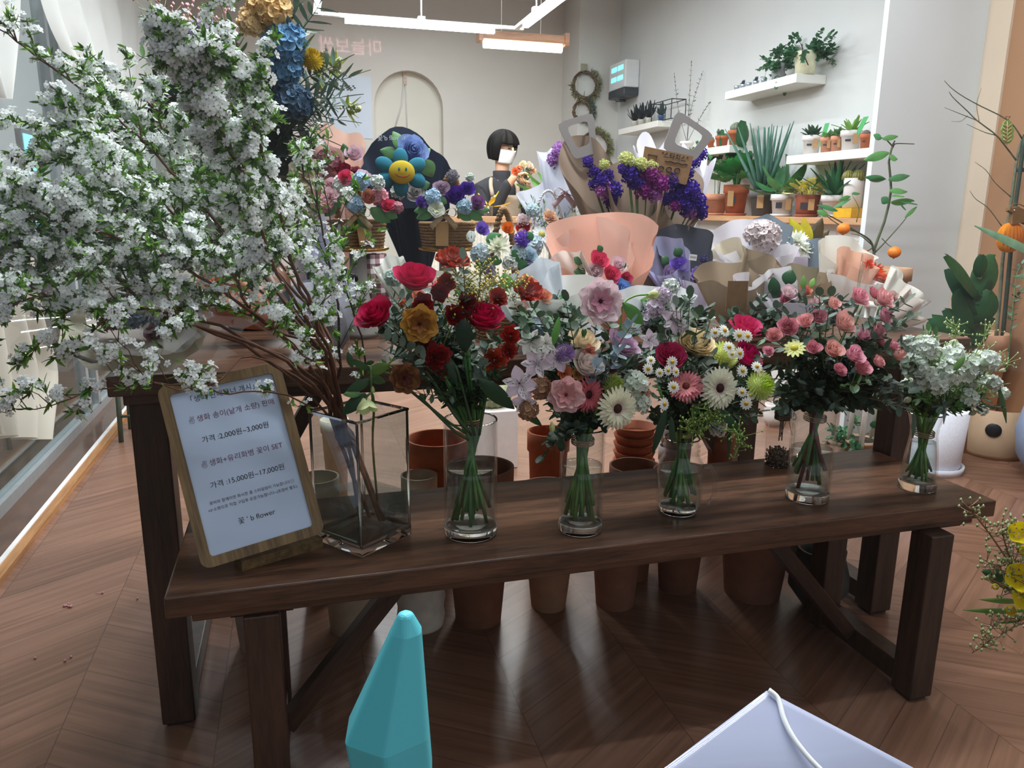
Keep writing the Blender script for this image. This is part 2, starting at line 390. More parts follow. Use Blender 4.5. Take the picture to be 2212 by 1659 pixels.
def _octa(c, r):
    v = [(1, 0, 0), (-1, 0, 0), (0, 1, 0), (0, -1, 0), (0, 0, 1.3), (0, 0, -1.3)]
    return [Vector(c) + Vector(k) * r for k in v], [(0, 2, 4), (2, 1, 4), (1, 3, 4), (3, 0, 4), (2, 0, 5), (1, 2, 5), (3, 1, 5), (0, 3, 5)]
def A(y, *pix): return [at(a, b, y=y) for a, b in pix]
def leafpart(parent, px, py, y, px2, py2, wpx, col, name='leaf', droop=.15, roll=0.0, blunt=.25, dy=0.0, fold=.12):
    p = at(px, py, y=y); q = at(px2, py2, y=y + dy); mb = MB()
    leaf(mb, (0, 0, 0), (0, 0, 1), (q - p).length, wpx * mpp(p), droop, 0, 0, fold, 7, blunt)
    # blade turned to face the room's front
    d = (q - p).normalized(); x = d.cross(-FW).normalized(); yv = d.cross(x)
    mw = Matrix.Translation(p) @ Matrix(((x.x, yv.x, d.x), (x.y, yv.y, d.y), (x.z, yv.z, d.z))).to_4x4() @ Matrix.Rotation(roll, 4, 'Z')
    return put(name, mb.mesh(name, [leafm(col)]), parent, mw=mw)
# ------------------------------------------------------------------ the room
def floor_mat():
    t = NT('chevron_wood_floor'); tc = t.new('ShaderNodeTexCoord'); sp = t.new('ShaderNodeSeparateXYZ'); t.to(tc.outputs['Object'], sp.inputs[0])
    X, Y = sp.outputs[0], sp.outputs[1]
    u = t.math('DIVIDE', t.math('SUBTRACT', X, .11), .31); colm = t.math('FLOOR', u); par = t.math('MODULO', t.math('ADD', colm, 100), 2)
    sg = t.math('SUBTRACT', t.math('MULTIPLY', par, 2), 1); fx = t.math('MULTIPLY', t.math('SUBTRACT', t.math('FRACT', u), .5), .31)
    v = t.math('SUBTRACT', Y, t.math('MULTIPLY', t.math('MULTIPLY', fx, sg), .66)); pv = t.math('DIVIDE', v, .105); pid = t.math('FLOOR', pv); pf = t.math('FRACT', pv)
    cb = t.new('ShaderNodeCombineXYZ'); t.to(pid, cb.inputs[0]); t.to(colm, cb.inputs[1])
    wn = t.new('ShaderNodeTexWhiteNoise', noise_dimensions='2D'); t.to(cb.outputs[0], wn.inputs['Vector'])
    cg = t.new('ShaderNodeCombineXYZ'); t.to(t.math('MULTIPLY', v, 55), cg.inputs[0]); t.to(t.math('MULTIPLY', fx, 3), cg.inputs[1]); t.to(t.math('MULTIPLY', wn.outputs[0], 40), cg.inputs[2])
    gr = t.new('ShaderNodeTexNoise'); gr.inputs['Scale'].default_value = 1; gr.inputs['Detail'].default_value = 6; t.to(cg.outputs[0], gr.inputs['Vector'])
    f = t.math('MULTIPLY_ADD', wn.outputs[0], .14, t.math('MULTIPLY_ADD', gr.outputs[0], .62, .12))
    colr = t.ramp(f, [(.2, lin('#4f382c')), (.45, lin('#785644')), (.62, lin('#8a6552')), (.9, lin('#a47d68'))])
    e1 = t.math('LESS_THAN', t.math('MULTIPLY', t.math('MINIMUM', pf, t.math('SUBTRACT', 1, pf)), .105), .0011)
    fu = t.math('FRACT', u); e2 = t.math('LESS_THAN', t.math('MULTIPLY', t.math('MINIMUM', fu, t.math('SUBTRACT', 1, fu)), .31), .0011)
    seam = t.math('MAXIMUM', e1, e2)
    mx = t.new('ShaderNodeMix', data_type='RGBA'); t.to(t.math('MULTIPLY', seam, .6), mx.inputs[0]); t.to(colr, mx.inputs[6]); mx.inputs[7].default_value = lin('#2c1d17'); t.to(mx.outputs[2], t.b.inputs['Base Color'])
    t.b.inputs['Roughness'].default_value = .32; t.b.inputs['Specular IOR Level'].default_value = .45
    b = t.new('ShaderNodeBump'); b.inputs['Strength'].default_value = .12; b.inputs['Distance'].default_value = .002; t.to(t.math('SUBTRACT', gr.outputs[0], seam), b.inputs['Height']); t.to(b.outputs[0], t.b.inputs['Normal'])
    return t.m
def wallmat(name, col): return M(name, col, .55, .025, 3, spec=.3, bump=.03)
W_WHITE = wallmat('painted_wall_white', '#d3d5d4'); W_TAN = wallmat('painted_wall_tan', '#a97f5e'); W_BEIGE = wallmat('painted_trim_beige', '#d9c6b0'); W_COL = wallmat('painted_column_white', '#d3d8da')
XW, XN, YC = 3.0, 3.05, 2.97
YP = at(1332, 300, x=XW).y; X0 = at(1246, 300, y=YP).x; YB = at(1212, 300, x=X0).y; ZC = 2.95
def sbox(name, x0, x1, y0, y1, z0, z1, m): return setting(MB().box(x0, x1, y0, y1, z0, z1).build(name, m, smooth=False))
sbox('floor', -.87, XN, .2, YB + .2, -.06, 0, floor_mat())
sbox('ceiling', -1.1, XN + .1, .2, YB + .2, ZC, ZC + .05, wallmat('painted_ceiling', '#e6e6e4'))
sbox('wall_right', XW, XW + .1, YC + .1, YB + .2, 0, ZC, W_WHITE)
sbox('trim_2', at(1890, 300, y=YC).x, XN, YC, YC + .03, 0, ZC, W_COL)      # the column that stands out of the right wall
sbox('wall_front_right', XN, XN + .1, .2, YC + .4, 0, ZC, W_TAN)
sbox('trim_3', XN - .012, XN, at(2195, 0, x=XN).y, YC, 0, ZC, W_BEIGE)
sbox('trim_4', X0, XW, YP, YB + .1, 0, ZC, wallmat('painted_pillar', '#d6d4ce'))
# back wall with an arched niche
ax0, ax1 = at(808, 230, y=YB).x, at(957, 230, y=YB).x; az = at(880, 152, y=YB).z; ar = (ax1 - ax0) / 2; asz = az - ar
mb = MB(); n = 16; arc = [((ax0 + ax1) / 2 - ar * cos(PI * i / n), asz + ar * sin(PI * i / n)) for i in range(n + 1)]
mb.add([(-1.1, YB, 0), (ax0, YB, 0), (ax0, YB, ZC), (-1.1, YB, ZC)], [(0, 1, 2, 3)])
mb.add([(ax1, YB, 0), (X0 + .1, YB, 0), (X0 + .1, YB, ZC), (ax1, YB, ZC)], [(0, 1, 2, 3)])
for i in range(n):
    (xa, za), (xb, zb) = arc[i], arc[i + 1]
    mb.add([(xa, YB, za), (xb, YB, zb), (xb, YB, ZC), (xa, YB, ZC)], [(0, 1, 2, 3)])
    mb.add([(xa, YB, za), (xb, YB, zb), (xb, YB + .1, zb), (xa, YB + .1, za)], [(0, 1, 2, 3)])
for x in (ax0, ax1): mb.add([(x, YB, 0), (x, YB, asz), (x, YB + .1, asz), (x, YB + .1, 0)], [(0, 1, 2, 3)])
mb.add([(ax0 - .05, YB + .1, 0), (ax1 + .05, YB + .1, 0), (ax1 + .05, YB + .1, az + .05), (ax0 - .05, YB + .1, az + .05)], [(0, 1, 2, 3)], 1)
setting(mb.build('wall_back', [wallmat('painted_wall_back', '#d5d0c8'), wallmat('painted_niche', '#ddd9cc')], smooth=False))
# left glass wall: wood edge, white sealing line, glossy brown sill, aluminium rail, panes
ALU = M('brushed_aluminium', '#b9bfc2', .35, .06, 40, metal=.6); DALU = M('grey_window_metal', '#6f7478', .4, .06, 40, metal=.5)
sbox('baseboard_left', -.875, -.845, .3, YB, 0, .018, woodm('edge_wood', '#8a5c34', '#b98552', (14, 1, 14)))
sbox('trim_1', -.89, -.875, .3, YB, 0, .022, M('white_sealant', '#e8e6e4', .5, .05))
sbox('trim_5', -1.0, -.89, .3, YB, -.05, .012, M('glossy_brown_sill', '#5d4030', .15, .2, 12, spec=.6))
fr = MB(); GX = -1.02
fr.box(GX - .03, -1.0, .3, YB, .0, .055); fr.box(GX - .03, -1.0, .3, YB, 2.8, 2.86)
for px, py in ((118, 300), (188, 700), (700, 400)):
    y = at(px, py, x=GX).y; fr.box(GX - .03, GX + .02, y - .022, y + .022, .05, 2.8)
w1 = setting(fr.build('window_1', ALU, smooth=False))
setting(MB().box(GX - .006, GX, .3, YB, .055, 2.8).build('window_pane', clear('window_glass', '#f2f7f6', .35, .05), w1, smooth=False))
w2 = setting(MB().box(-1.05, XN, .17, .23, -.15, -.06).box(-1.05, XN, .17, .23, 2.86, 2.95).box(-1.08, -1.02, .17, .23, -.15, 2.95).box(XN, XN + .06, .17, .23, -.15, 2.95).build('window_2', ALU, smooth=False))
setting(MB().box(-1.02, XN, .197, .203, -.06, 2.86).build('window_pane', clear('shop_window_glass', '#fdfefe', .2, .012), w2, smooth=False))
# night street seen through the left panes
sbox('ground', -9, GX - .03, -9, 12, -.16, -.06, M('street_paving', '#5a4a3f', .7, .25, 6))
sbox('wall_outside', -6.2, -6, -6, 14, -.1, 6, M('dark_facade', '#20252a', .7, .3, 1.2))
p = at(60, 290, x=-3); q = at(72, 455, x=-3)
ls = thing('street_sign', 'tall blue-lit sign glowing outside behind the left window pane', 'sign', (-3, p.y, -.06))
MB().box(-3.08, -3.01, p.y - .2, p.y + .22, -.06, p.z + .05).build('casing', M('sign_casing', '#7f8a92', .5), ls, smooth=False)
MB().box(-3.012, -3.0, p.y - .16, p.y + .18, .7, p.z).build('lit_face', glow('blue_led', '#5ec8e8', 2.2), ls, smooth=False)

# ------------------------------------------------------------------ curtains
LINEN = M('white_sheer_fabric', '#dadad6', .9, .06, 5, trans=.35, spec=.1)
def curtain(name, label, x, left, right, folds, amp, m=LINEN, nu=70, nv=24):
    """cloth hanging in folds between a left and a right edge, each given as pixels down the photograph"""
    L = bez([at(a, b, x=x) for a, b in left], nv); R = bez([at(a, b, x=x) for a, b in right], nv); mb = MB()
    def g(u, v):
        j = round(v * nv); p = L[j].lerp(R[j], u); f = sin(folds * 2 * PI * u + 1.3 * sin(5 * u)) + .45 * sin(folds * 5.2 * u + 2 * v)
        return p + Vector((amp * f, amp * .25 * cos(folds * 6.3 * u), 0))
    mb.grid(g, nu, nv); o = mb.build(name, m); return tag(o, label, 'curtain')
curtain('curtain', 'wide white sheer curtain swept aside in folds behind the white blossom branches', -.86, [(70, -60), (105, 60), (175, 200), (225, 330), (240, 520)], [(330, -60), (350, 40), (335, 130), (320, 240), (300, 520)], 7, .022)
curtain('curtain', 'white sheer curtain at the extreme upper left, its folded end gathered up', -.84, [(-120, -80), (-100, 60), (-60, 150), (-20, 210)], [(52, -80), (44, 50), (30, 130), (12, 214)], 3, .02)
curtain('curtain', 'cream curtain end hanging bunched below the blossom branches at the left edge', -.82, [(-160, 520), (-150, 700), (-160, 840), (-110, 940)], [(70, 530), (98, 690), (120, 800), (95, 950)], 5, .045, M('cream_fabric', '#cfc8ba', .9, .08, 5, trans=.3, spec=.1))
# ------------------------------------------------------------------ bench and table
WALNUT = woodm('dark_walnut', '#291b14', '#6c4a36', (1.2, 12, 12), 3.2, .36)
WALV = woodm('dark_walnut_upright', '#1d1410', '#4a3225', (12, 12, 1.2), 3.2, .42)
def loop_leg(mb_name, parent, x0, x1, y0, y1, h, d):
    for y in (y0, y1 - d): bevel(MB().box(x0, x1, y, y + d, .008, h).build('leg', WALV, parent, smooth=False), .003)
    bevel(MB().box(x0 + .004, x1 - .004, y0 + d, y1 - d, .02, .07).build('stretcher', WALV, parent, smooth=False), .003)
    for y in (y0, y1 - d): MB().box(x0 + .008, x1 - .008, y + .008, y + d - .008, 0, .008).build('foot_pad', M('black_rubber', '#151515', .8), parent, smooth=False)
bx0, bx1, by0, by1 = -.224, 1.425, 1.1985, 1.575
bench = thing('display_bench', 'long low dark walnut bench in front carrying the row of glass vases', 'bench', (.6, 1.4, 0))
bevel(MB().box(bx0, bx1, by0, by1, .413, .45).build('seat', WALNUT, bench, smooth=False), .003)
bevel(MB().box(bx0 + .035, bx1 - .035, by0 + .02, by1 - .02, .392, .413).build('apron', WALNUT, bench, smooth=False), .003)
lx = at(1964, 1520, z=0)
loop_leg('leg', bench, lx.x, lx.x + .058, lx.y, by1 - .03, .392, .058)
la = at(525, 1351, y=by0 + .012); loop_leg('leg', bench, la.x, la.x + .058, by0 + .012, by1 - .03, .392, .058)
def bar(p, q, w, name, parent, m):
    p, q = Vector(p), Vector(q); d = q - p; mw = Matrix.Translation(p) @ frame_to(d, (0, 1, 0))
    return bevel(put(name, MB().box(-w / 2, w / 2, -w / 2, w / 2, 0, d.length).mesh(name, [m], False), parent, mw=mw), .002)
bar((la.x + .05, 1.39, .055), (la.x + .33, 1.39, .395), .035, 'brace', bench, WALV)
bar((lx.x, 1.39, .055), (lx.x - .30, 1.39, .395), .035, 'brace', bench, WALV)
for x in (la.x - .02, lx.x + .02): MB().box(x, x + .1, by0 + .03, by0 + .06, .386, .392).build('bracket', M('black_steel', '#1b1a19', .5, metal=.6), bench, smooth=False)
tx0, tx1, ty0, ty1 = -.335, 1.6, 1.483, 2.32
table = thing('display_table', 'dark walnut table behind the bench piled with wrapped bouquets', 'table', (.63, 1.9, 0))
bevel(MB().box(tx0, tx1, ty0, ty1, .712, .75).build('table_top', WALNUT, table, smooth=False), .003)
bevel(MB().box(tx0 + .02, tx1 - .02, ty0 + .02, ty1 - .02, .69, .712).build('apron', WALNUT, table, smooth=False), .003)
loop_leg('leg', table, -.309, -.245, 1.515, 2.25, .69, .064); loop_leg('leg', table, 1.43, 1.494, 1.515, 2.25, .69, .064)
bar((-.25, 2.1, .06), (.12, 2.1, .69), .04, 'brace', table, WALV); bar((1.43, 2.1, .06), (1.05, 2.1, .69), .04, 'brace', table, WALV)

# ------------------------------------------------------------------ sign on the bench
BOARD = woodm('stained_board', '#4a3822', '#8a6d46', (22, 1.3, 22), 4, .55)
c0, c1, c2, c3 = at(437, 1232, y=1.245), at(702, 1150, y=1.285), at(330, 828, y=1.36), at(618, 790, y=1.40)
ex = (c1 - c0); bw = ex.length; ex.normalize(); ez = ((c2 - c0) + (c3 - c1)) / 2; bh = ez.length; ez = (ez - ex * ez.dot(ex)).normalized(); en = ez.cross(ex).normalized()   # towards the viewer
base_z = .45
def bm(x=0, y=0, z=0): # board space: x along the width, y up the board, z out of the face
    o = c0 + ex * x + ez * y + (-en if en.y > 0 else en) * z
    nn = (-en if en.y > 0 else en)
    return Matrix(((ex.x, ez.x, nn.x, o.x), (ex.y, ez.y, nn.y, o.y), (ex.z, ez.z, nn.z, o.z), (0, 0, 0, 1)))
sign = thing('sign_stand', 'wooden clipboard price sign with printed paper standing at the left end of the bench', 'sign', (c0.x + .1, 1.27, .45))
def rrect(w, h, r, n=6):
    return [(cx + r * cos(a0 + PI / 2 * i / n), cy + r * sin(a0 + PI / 2 * i / n)) for cx, cy, a0 in ((w - r, h - r, 0), (r, h - r, PI / 2), (r, r, PI), (w - r, r, 1.5 * PI)) for i in range(n + 1)]
def slab(mb, pts, z0, z1, hole=None, mi=0):
    k = len(pts)
    if not hole:
        mb.add([(x, y, z) for z in (z0, z1) for x, y in pts], [tuple(range(k - 1, -1, -1)), tuple(range(k, 2 * k))] + [(i, (i + 1) % k, k + (i + 1) % k, k + i) for i in range(k)], mi)
    else:
        vs = [(x, y, z) for z in (z0, z1) for ring in (pts, hole) for x, y in ring]; f = []
        for i in range(k):
            j = (i + 1) % k
            f += [(2 * k + i, 2 * k + j, 3 * k + j, 3 * k + i), (i, k + i, k + j, j), (i, j, 2 * k + j, 2 * k + i), (k + i, 3 * k + i, 3 * k + j, k + j)]
        mb.add(vs, f, mi)
    return mb
hole = [(x + .017, y + .017) for x, y in rrect(bw - .034, bh - .034, .006)]
put('frame', slab(MB(), rrect(bw, bh, .016), 0, .005, hole).mesh('frame', [BOARD], False), sign, mw=bm(0, 0, 0))
put('backing', slab(MB(), rrect(bw, bh, .016), -.006, 0).mesh('backing', [BOARD], False), sign, mw=bm())
put('paper', slab(MB(), hole, .0002, .0012).mesh('paper', [M('printed_paper', '#bccbe4', .35, .02, 3, spec=.5)], False), sign, mw=bm())
INK, PUR = M('black_ink', '#1c1c20', .6), M('purple_ink', '#6a3a55', .6)
for txt, cx, fy, s, m in [('「생화 판매코너 개시」', .52, .895, .0185, INK), ('✌생화 송이(낱개 소량) 판매', .55, .785, .0185, PUR), ('가격 :2,000원~3,000원', .54, .665, .0185, INK), ('✌생화+유리화병 꽃이 SET', .54, .535, .0185, PUR),
                          ('가격 :15,000원~17,000원', .545, .415, .0185, INK), ('꽃비와 함께라면 화사한 홈 스타일링이 가능합니다☺', .55, .325, .0098, INK), ('☞소량으로 직접 구입후 포장가능합니다~(포장비 별도)', .545, .29, .0098, INK), ("꽃 ' b flower", .53, .19, .0185, INK)]:
    text_mesh('lettering', txt, s * bw / .31, m, sign, bm(bw * (cx - .03), bh * fy, .0016))
# ledge it stands in
d0 = at(523, 1232, z=.452); d1 = at(698, 1180, z=.452); dv = (d1 - d0).normalized(); dn = Vector((-dv.y, dv.x, 0)); dl = (d1 - d0).length
lm = Matrix(((dv.x, dn.x, 0, d0.x), (dv.y, dn.y, 0, d0.y), (0, 0, 1, .45), (0, 0, 0, 1)))
for i in range(5): put('ledge', MB().box(0, dl, 0, .035, i * .0036, i * .0036 + .0033).mesh('ledge', [BOARD], False), sign, mw=lm)
# ------------------------------------------------------------------ vases on the bench
GW = clear('vase_glass', '#fdfefe', .42, .035, .015); WATER = clear('water', '#f2f8f8', .5, .06, .01); GW2 = clear('thick_vase_glass', '#f8fcfd', .6, .10, .01); THICK = solidglass()
def vase(label, px, py, wpx, top_py, prof, water, name='glass_vase', base=.018, y=None, z=.45):
    """prof: (share of radius, share of height) up the wall"""
    p = at(px, py, z=z); t = at(px, top_py, y=p.y); r = wpx / 2 * mpp(p); h = t.z - z; p = Vector((p.x, p.y + r, z))
    v = thing(name, label, 'vase', p, 'glass vases on the bench'); wall = [(r * a, base + (h - base) * b) for a, b in prof]
    top = wall[-1]; th = .0028
    MB().lathe(wall + [(top[0] - th * .5, top[1] + th * .6), (top[0] - th, top[1])] + [(a - th, b) for a, b in reversed(wall)], 40).build('body', GW, v, loc=p)
    MB().lathe([(0.0005, .001), (r * prof[0][0] * .93, .001), (r * prof[0][0], .004), (r * prof[0][0], base), (r * prof[0][0] - th, base + .002), (.0005, base - .003)], 40).build('base', THICK, v, loc=p)
    MB().lathe([(top[0] - th * 1.2, top[1]), (top[0] - th * .3, top[1] + th * .9), (top[0] + th * .2, top[1])], 40).build('rim', THICK, v, loc=p)
    if water:
        k = [(a - th * 1.4, b) for a, b in wall if (b - base) / (h - base) < water]; ra = lambda f: next((prof[i][0] + (prof[i + 1][0] - prof[i][0]) * (f - prof[i][1]) / (prof[i + 1][1] - prof[i][1]) for i in range(len(prof) - 1) if prof[i][1] <= f <= prof[i + 1][1]), 1)
        zt = base + (h - base) * water; rw = r * ra(water) - th * 1.4
        MB().lathe([(.0005, base)] + k + [(rw, zt), (rw * .96, zt - .0012), (.0005, zt - .0012)], 32).build('water', WATER, v, loc=p)
    return v, p, r, h
V2 = vase('straight cylinder vase second from left on the bench, holding magenta roses', 1030, 1175, 117, 922, [(1, 0), (1, .5), (1, 1)], .56)
V3 = vase('slim cylinder vase in the bench middle, holding pink and white gerberas', 1270, 1163, 96, 938, [(1, 0), (1, .5), (1, 1)], .62)
V5 = vase('cylinder vase near the right end of the bench, holding pink spray roses', 1772, 1093, 92, 885, [(1, 0), (1.02, .5), (1.04, 1)], .50)
V6 = vase('flared waisted vase at the right end of the bench, holding white stocks', 2010, 1068, 77, 905, [(1, 0), (.86, .4), (.72, .68), (.74, .8), (.95, 1)], .60)
V4 = vase('glass mason jar mug with a handle, holding cream rose and daisies', 1488, 1123, 101, 962, [(.82, 0), (1, .08), (1, .55), (.96, .66), (.78, .76), (.76, .80), (.80, .83), (.76, .86), (.80, .90), (.76, .93), (.76, 1)], .55, 'mason_jar_mug', .012)
v, p, r, h = V4
MB().tube([p + Vector((r * .9 * .96, -r * .28, h * .62)), p + Vector((r * 1.25, -r * .35, h * .62)), p + Vector((r * 1.5, -r * .4, h * .5)), p + Vector((r * 1.5, -r * .4, h * .25)), p + Vector((r * 1.25, -r * .35, h * .12)), p + Vector((r * .92, -r * .26, h * .14))], .0045, 10).build('handle', GW, v)
# square vase turned with a corner to the front
p = at(795, 1207, z=.45); s = .125; p = p + Vector((0, .0884, 0)) * (s / .125); SQH = at(792, 915, y=p.y - .088).z - .45
V1 = thing('square_glass_vase', 'large square clear glass vase with a corner forward, holding blossom branches', 'vase', p, 'glass vases on the bench')
qm = Matrix.Translation(p) @ Matrix.Rotation(math.radians(38), 4, 'Z')
def sqring(mb, prof):
    k = len(prof); vs = [(a * sx, a * sy, z) for a, z in prof for sx, sy in ((-1, -1), (1, -1), (1, 1), (-1, 1))]
    return mb.add(vs, [(j * 4 + i, j * 4 + (i + 1) % 4, (j + 1) * 4 + (i + 1) % 4, (j + 1) * 4 + i) for j in range(k - 1) for i in range(4)])
hs = s / 2
put('body', sqring(MB(), [(hs, .022), (hs, SQH), (hs - .0045, SQH), (hs - .0045, .022)]).mesh('body', [GW2], False), V1, mw=qm)
put('base', sqring(MB(), [(.0005, .001), (hs - .003, .001), (hs, .004), (hs, .024), (hs - .006, .024), (hs - .02, .02), (.0005, .018)]).mesh('base', [THICK], False), V1, mw=qm)
put('rim', sqring(MB(), [(hs - .0055, SQH - .001), (hs - .0048, SQH + .0025), (hs + .0003, SQH + .0025), (hs + .0008, SQH - .001), (hs - .0055, SQH - .001)]).mesh('rim', [THICK], False), V1, mw=qm)
for sx, sy in ((-1, -1), (1, -1), (1, 1), (-1, 1)): put('corner_edge', MB().tube([((hs - .0022) * sx, (hs - .0022) * sy, .02), ((hs - .0022) * sx, (hs - .0022) * sy, SQH)], .0024, 8).mesh('corner_edge', [THICK]), V1, mw=qm)
put('water', sqring(MB(), [(.0005, .023), (hs - .006, .023), (hs - .006, .092), (hs - .009, .0905), (.0005, .0905)]).mesh('water', [WATER], False), V1, mw=qm)
# ------------------------------------------------------------------ tied bunches standing in the vases
def stems(parent, V, n, col, low=.03, seed=1, spread=.8, up=.10, lean=(0, 0), woody=None, r=.0038, bind=.93):
    v, p, rad, h = V; rr = random.Random(seed)
    for i in range(n):
        a = i * 2.4 + rr.uniform(-.3, .3); q = min(1, spread * 1.12) * rad * math.sqrt((i + .6) / n) * .88
        b = p + Vector((q * cos(a), q * sin(a), .022 + low * rr.random() * 1.4)); a2 = a + PI + rr.uniform(-.5, .5); nb = rad * .34 * rr.random() ** .5
        m_ = p + Vector((nb * cos(a2), nb * sin(a2), h * bind)); t = m_ + Vector((cos(a2) * up * .5 * rr.random() + lean[0] * up, sin(a2) * up * .4 + lean[1] * up, up * rr.uniform(.8, 1.2)))
        c = woody if woody and i % 3 == 0 else col[i % len(col)]
        MB().tube(bez([b, b.lerp(m_, .5) + Vector((rr.uniform(-.003, .003), rr.uniform(-.003, .003), 0)), m_, t], 8), r * rr.uniform(.75, 1.15), 6, 0, r * .8).build('stem', M('stem_' + c[1:], c, .5, .25, 40, trans=.1), parent)
def twine(parent, V, f=.93, r=.42):
    v, p, rad, h = V; mb = MB()
    for k in range(3): mb.tube([p + Vector((rad * r * cos(a), rad * r * sin(a), h * f + .004 * k + .002 * sin(a))) for a in [2 * PI * i / 16 for i in range(17)]], .0016, 5)
    mb.build('twine', M('jute_twine', '#9a8460', .9, .2, 200), parent)
def fan(parent, V, tips, y, n, ll, lw, col, blunt=.9, name='eucalyptus_sprig', stem='#6b5a3a', droop=.2, f=1.0, start=.3):
    """sprigs from the neck of a vase out to tips given in pixels (px, py[, y])"""
    v, p, rad, h = V; o = p + Vector((0, 0, h * f))
    for t in tips:
        q = at(t[0], t[1], y=t[2] if len(t) > 2 else y + rnd.uniform(-.05, .05)); m_ = o.lerp(q, .5) + Vector((0, 0, .25 * (q - o).length * .4))
        sprig(parent, [o, m_, q], n, ll, lw, col, stem, .0014, blunt, True, name, droop, start=start)
def bunch(label, V):
    v, p, rad, h = V; return thing('flower_bunch', label, 'flowers', p + Vector((0, 0, .03)), 'tied flower bunches in the vases')
def filler(parent, V, cx, cy, rx, ry, n, y, ll, lw, cols, blunt=.8, name='leafy_stem', seed=0, f=1.0):
    rr = random.Random(seed)
    for i in range(n):
        a = rr.uniform(0, 6.28); q = math.sqrt(rr.random()); fan(parent, V, [(cx + rx * q * cos(a), cy + ry * q * sin(a), y + rr.uniform(-.02, .04))], y, 10, ll, lw, cols[i % len(cols)], blunt, name, f=f, start=.2)
GREENS = ['#568f42', '#447a3a', '#66a04c', '#4c8542', '#76a352']
EUC, EUCD, EUCG = '#687a6c', '#40543f', '#7c8b80'
# --- second vase: magenta roses and rust flowers
b = bunch('bunch of magenta roses with rust and wine red flowers in the second vase', V2); y = 1.27
MAG, RUST, WINE, TAN = '#c3174f', '#a8381c', '#7c1518', '#b07a33'
bloom(b, 'bigrose', 898, 590, y, 50, MAG, (.05, -.45, .9), 0); bloom(b, 'bigrose', 808, 672, y, 46, MAG, (-.45, -.55, .75), 1); bloom(b, 'bigrose', 1046, 676, y, 50, MAG, (.1, -.5, .85), 2)
bloom(b, 'butterfly', 977, 565, y + .02, 40, [RUST, '#5c1a10', '#8d2c14'], (0, -.5, .8), 0); bloom(b, 'butterfly', 905, 700, y - .04, 44, ['#bd8a3f', '#4d1a18', '#8a5220'], (.05, -1, .15), 1); bloom(b, 'butterfly', 873, 817, y - .03, 36, ['#8a5a38', '#43120f', '#5f2a1e'], (.1, -1, .15), 2)
bloom(b, 'butterfly', 1140, 633, y + .02, 36, ['#a12a17', '#43120f', '#7a1d12'], (.1, -.6, .7), 1)
for px, py, r, c in ((938, 770, 34, WINE), (958, 765, 24, '#94231f'), (960, 800, 22, WINE), (915, 655, 26, WINE), (950, 630, 24, '#6e1717'), (985, 680, 28, WINE), (1010, 650, 24, '#6e1717'), (965, 610, 22, '#8d2a1c'), (1078, 640, 24, '#8c2417'),
                     (1103, 723, 24, '#a3241a'), (1100, 755, 22, '#8d1f17'), (1070, 776, 29, '#ab3a1d'), (925, 745, 24, '#6a1517')): bloom(b, 'ruffle', px, py, y + rnd.uniform(-.03, .03), r, c)
fan(b, V2, [(838, 760), (870, 775), (1010, 800), (1045, 790), (1060, 730), (990, 720), (830, 730), (860, 640), (1000, 560), (930, 820)], y, 9, .030, .019, EUC, .8, f=1.05)
fan(b, V2, [(845, 640), (860, 670), (838, 700)], y, 14, .028, .006, '#2f4a2a', .2, 'fern_sprig')
for a_ in ([(1000, 760), (1030, 660), (1040, 575)], [(980, 740), (1010, 650), (1095, 600)], [(960, 740), (1000, 640), (985, 590)], [(1010, 730), (1060, 640), (1130, 610)]): berries(b, A(y + .02, *a_), 90, .0022, '#c3a93a', '#7d8a4a', 'mimosa_sprig', sp=.014)
leafpart(b, 1035, 820, y - .05, 1118, 890, 42, '#24452a', droop=.2); leafpart(b, 1000, 690, y - .04, 1005, 765, 44, '#22382b'); leafpart(b, 985, 830, y, 960, 765, 34, '#2c4a30'); leafpart(b, 905, 700, y, 850, 770, 30, '#2a4429')
fan(b, V2, [(905, 850), (960, 850), (1040, 850), (1080, 800), (930, 800), (1000, 840)], y, 10, .026, .014, '#2c4a2e', .6, 'leafy_stem')
stems(b, V2, 22, ['#447a3a', '#3a6e36', '#568f42', '#4a7f3c'], seed=2, up=.13, lean=(-.3, .1)); twine(b, V2, .98)
for a_ in ([(870, 830), (960, 905), (1005, 935)], [(905, 855), (975, 925), (1012, 950)], [(945, 840), (985, 900), (1015, 935)], [(985, 790), (1010, 880), (1025, 940)], [(1060, 800), (1045, 880), (1035, 940)], [(920, 800), (980, 890), (1018, 940)]): MB().tube(bez(A(y, *a_), 8), .0028, 6).build('stem', M('stem_2f4a26', '#2f4a26', .5, .2, 40), b)
filler(b, V2, 965, 720, 130, 110, 26, 1.34, .034, .02, ['#2f4730', '#3c5640', '#4f6458', '#2a3f2a'], .75, seed=1)
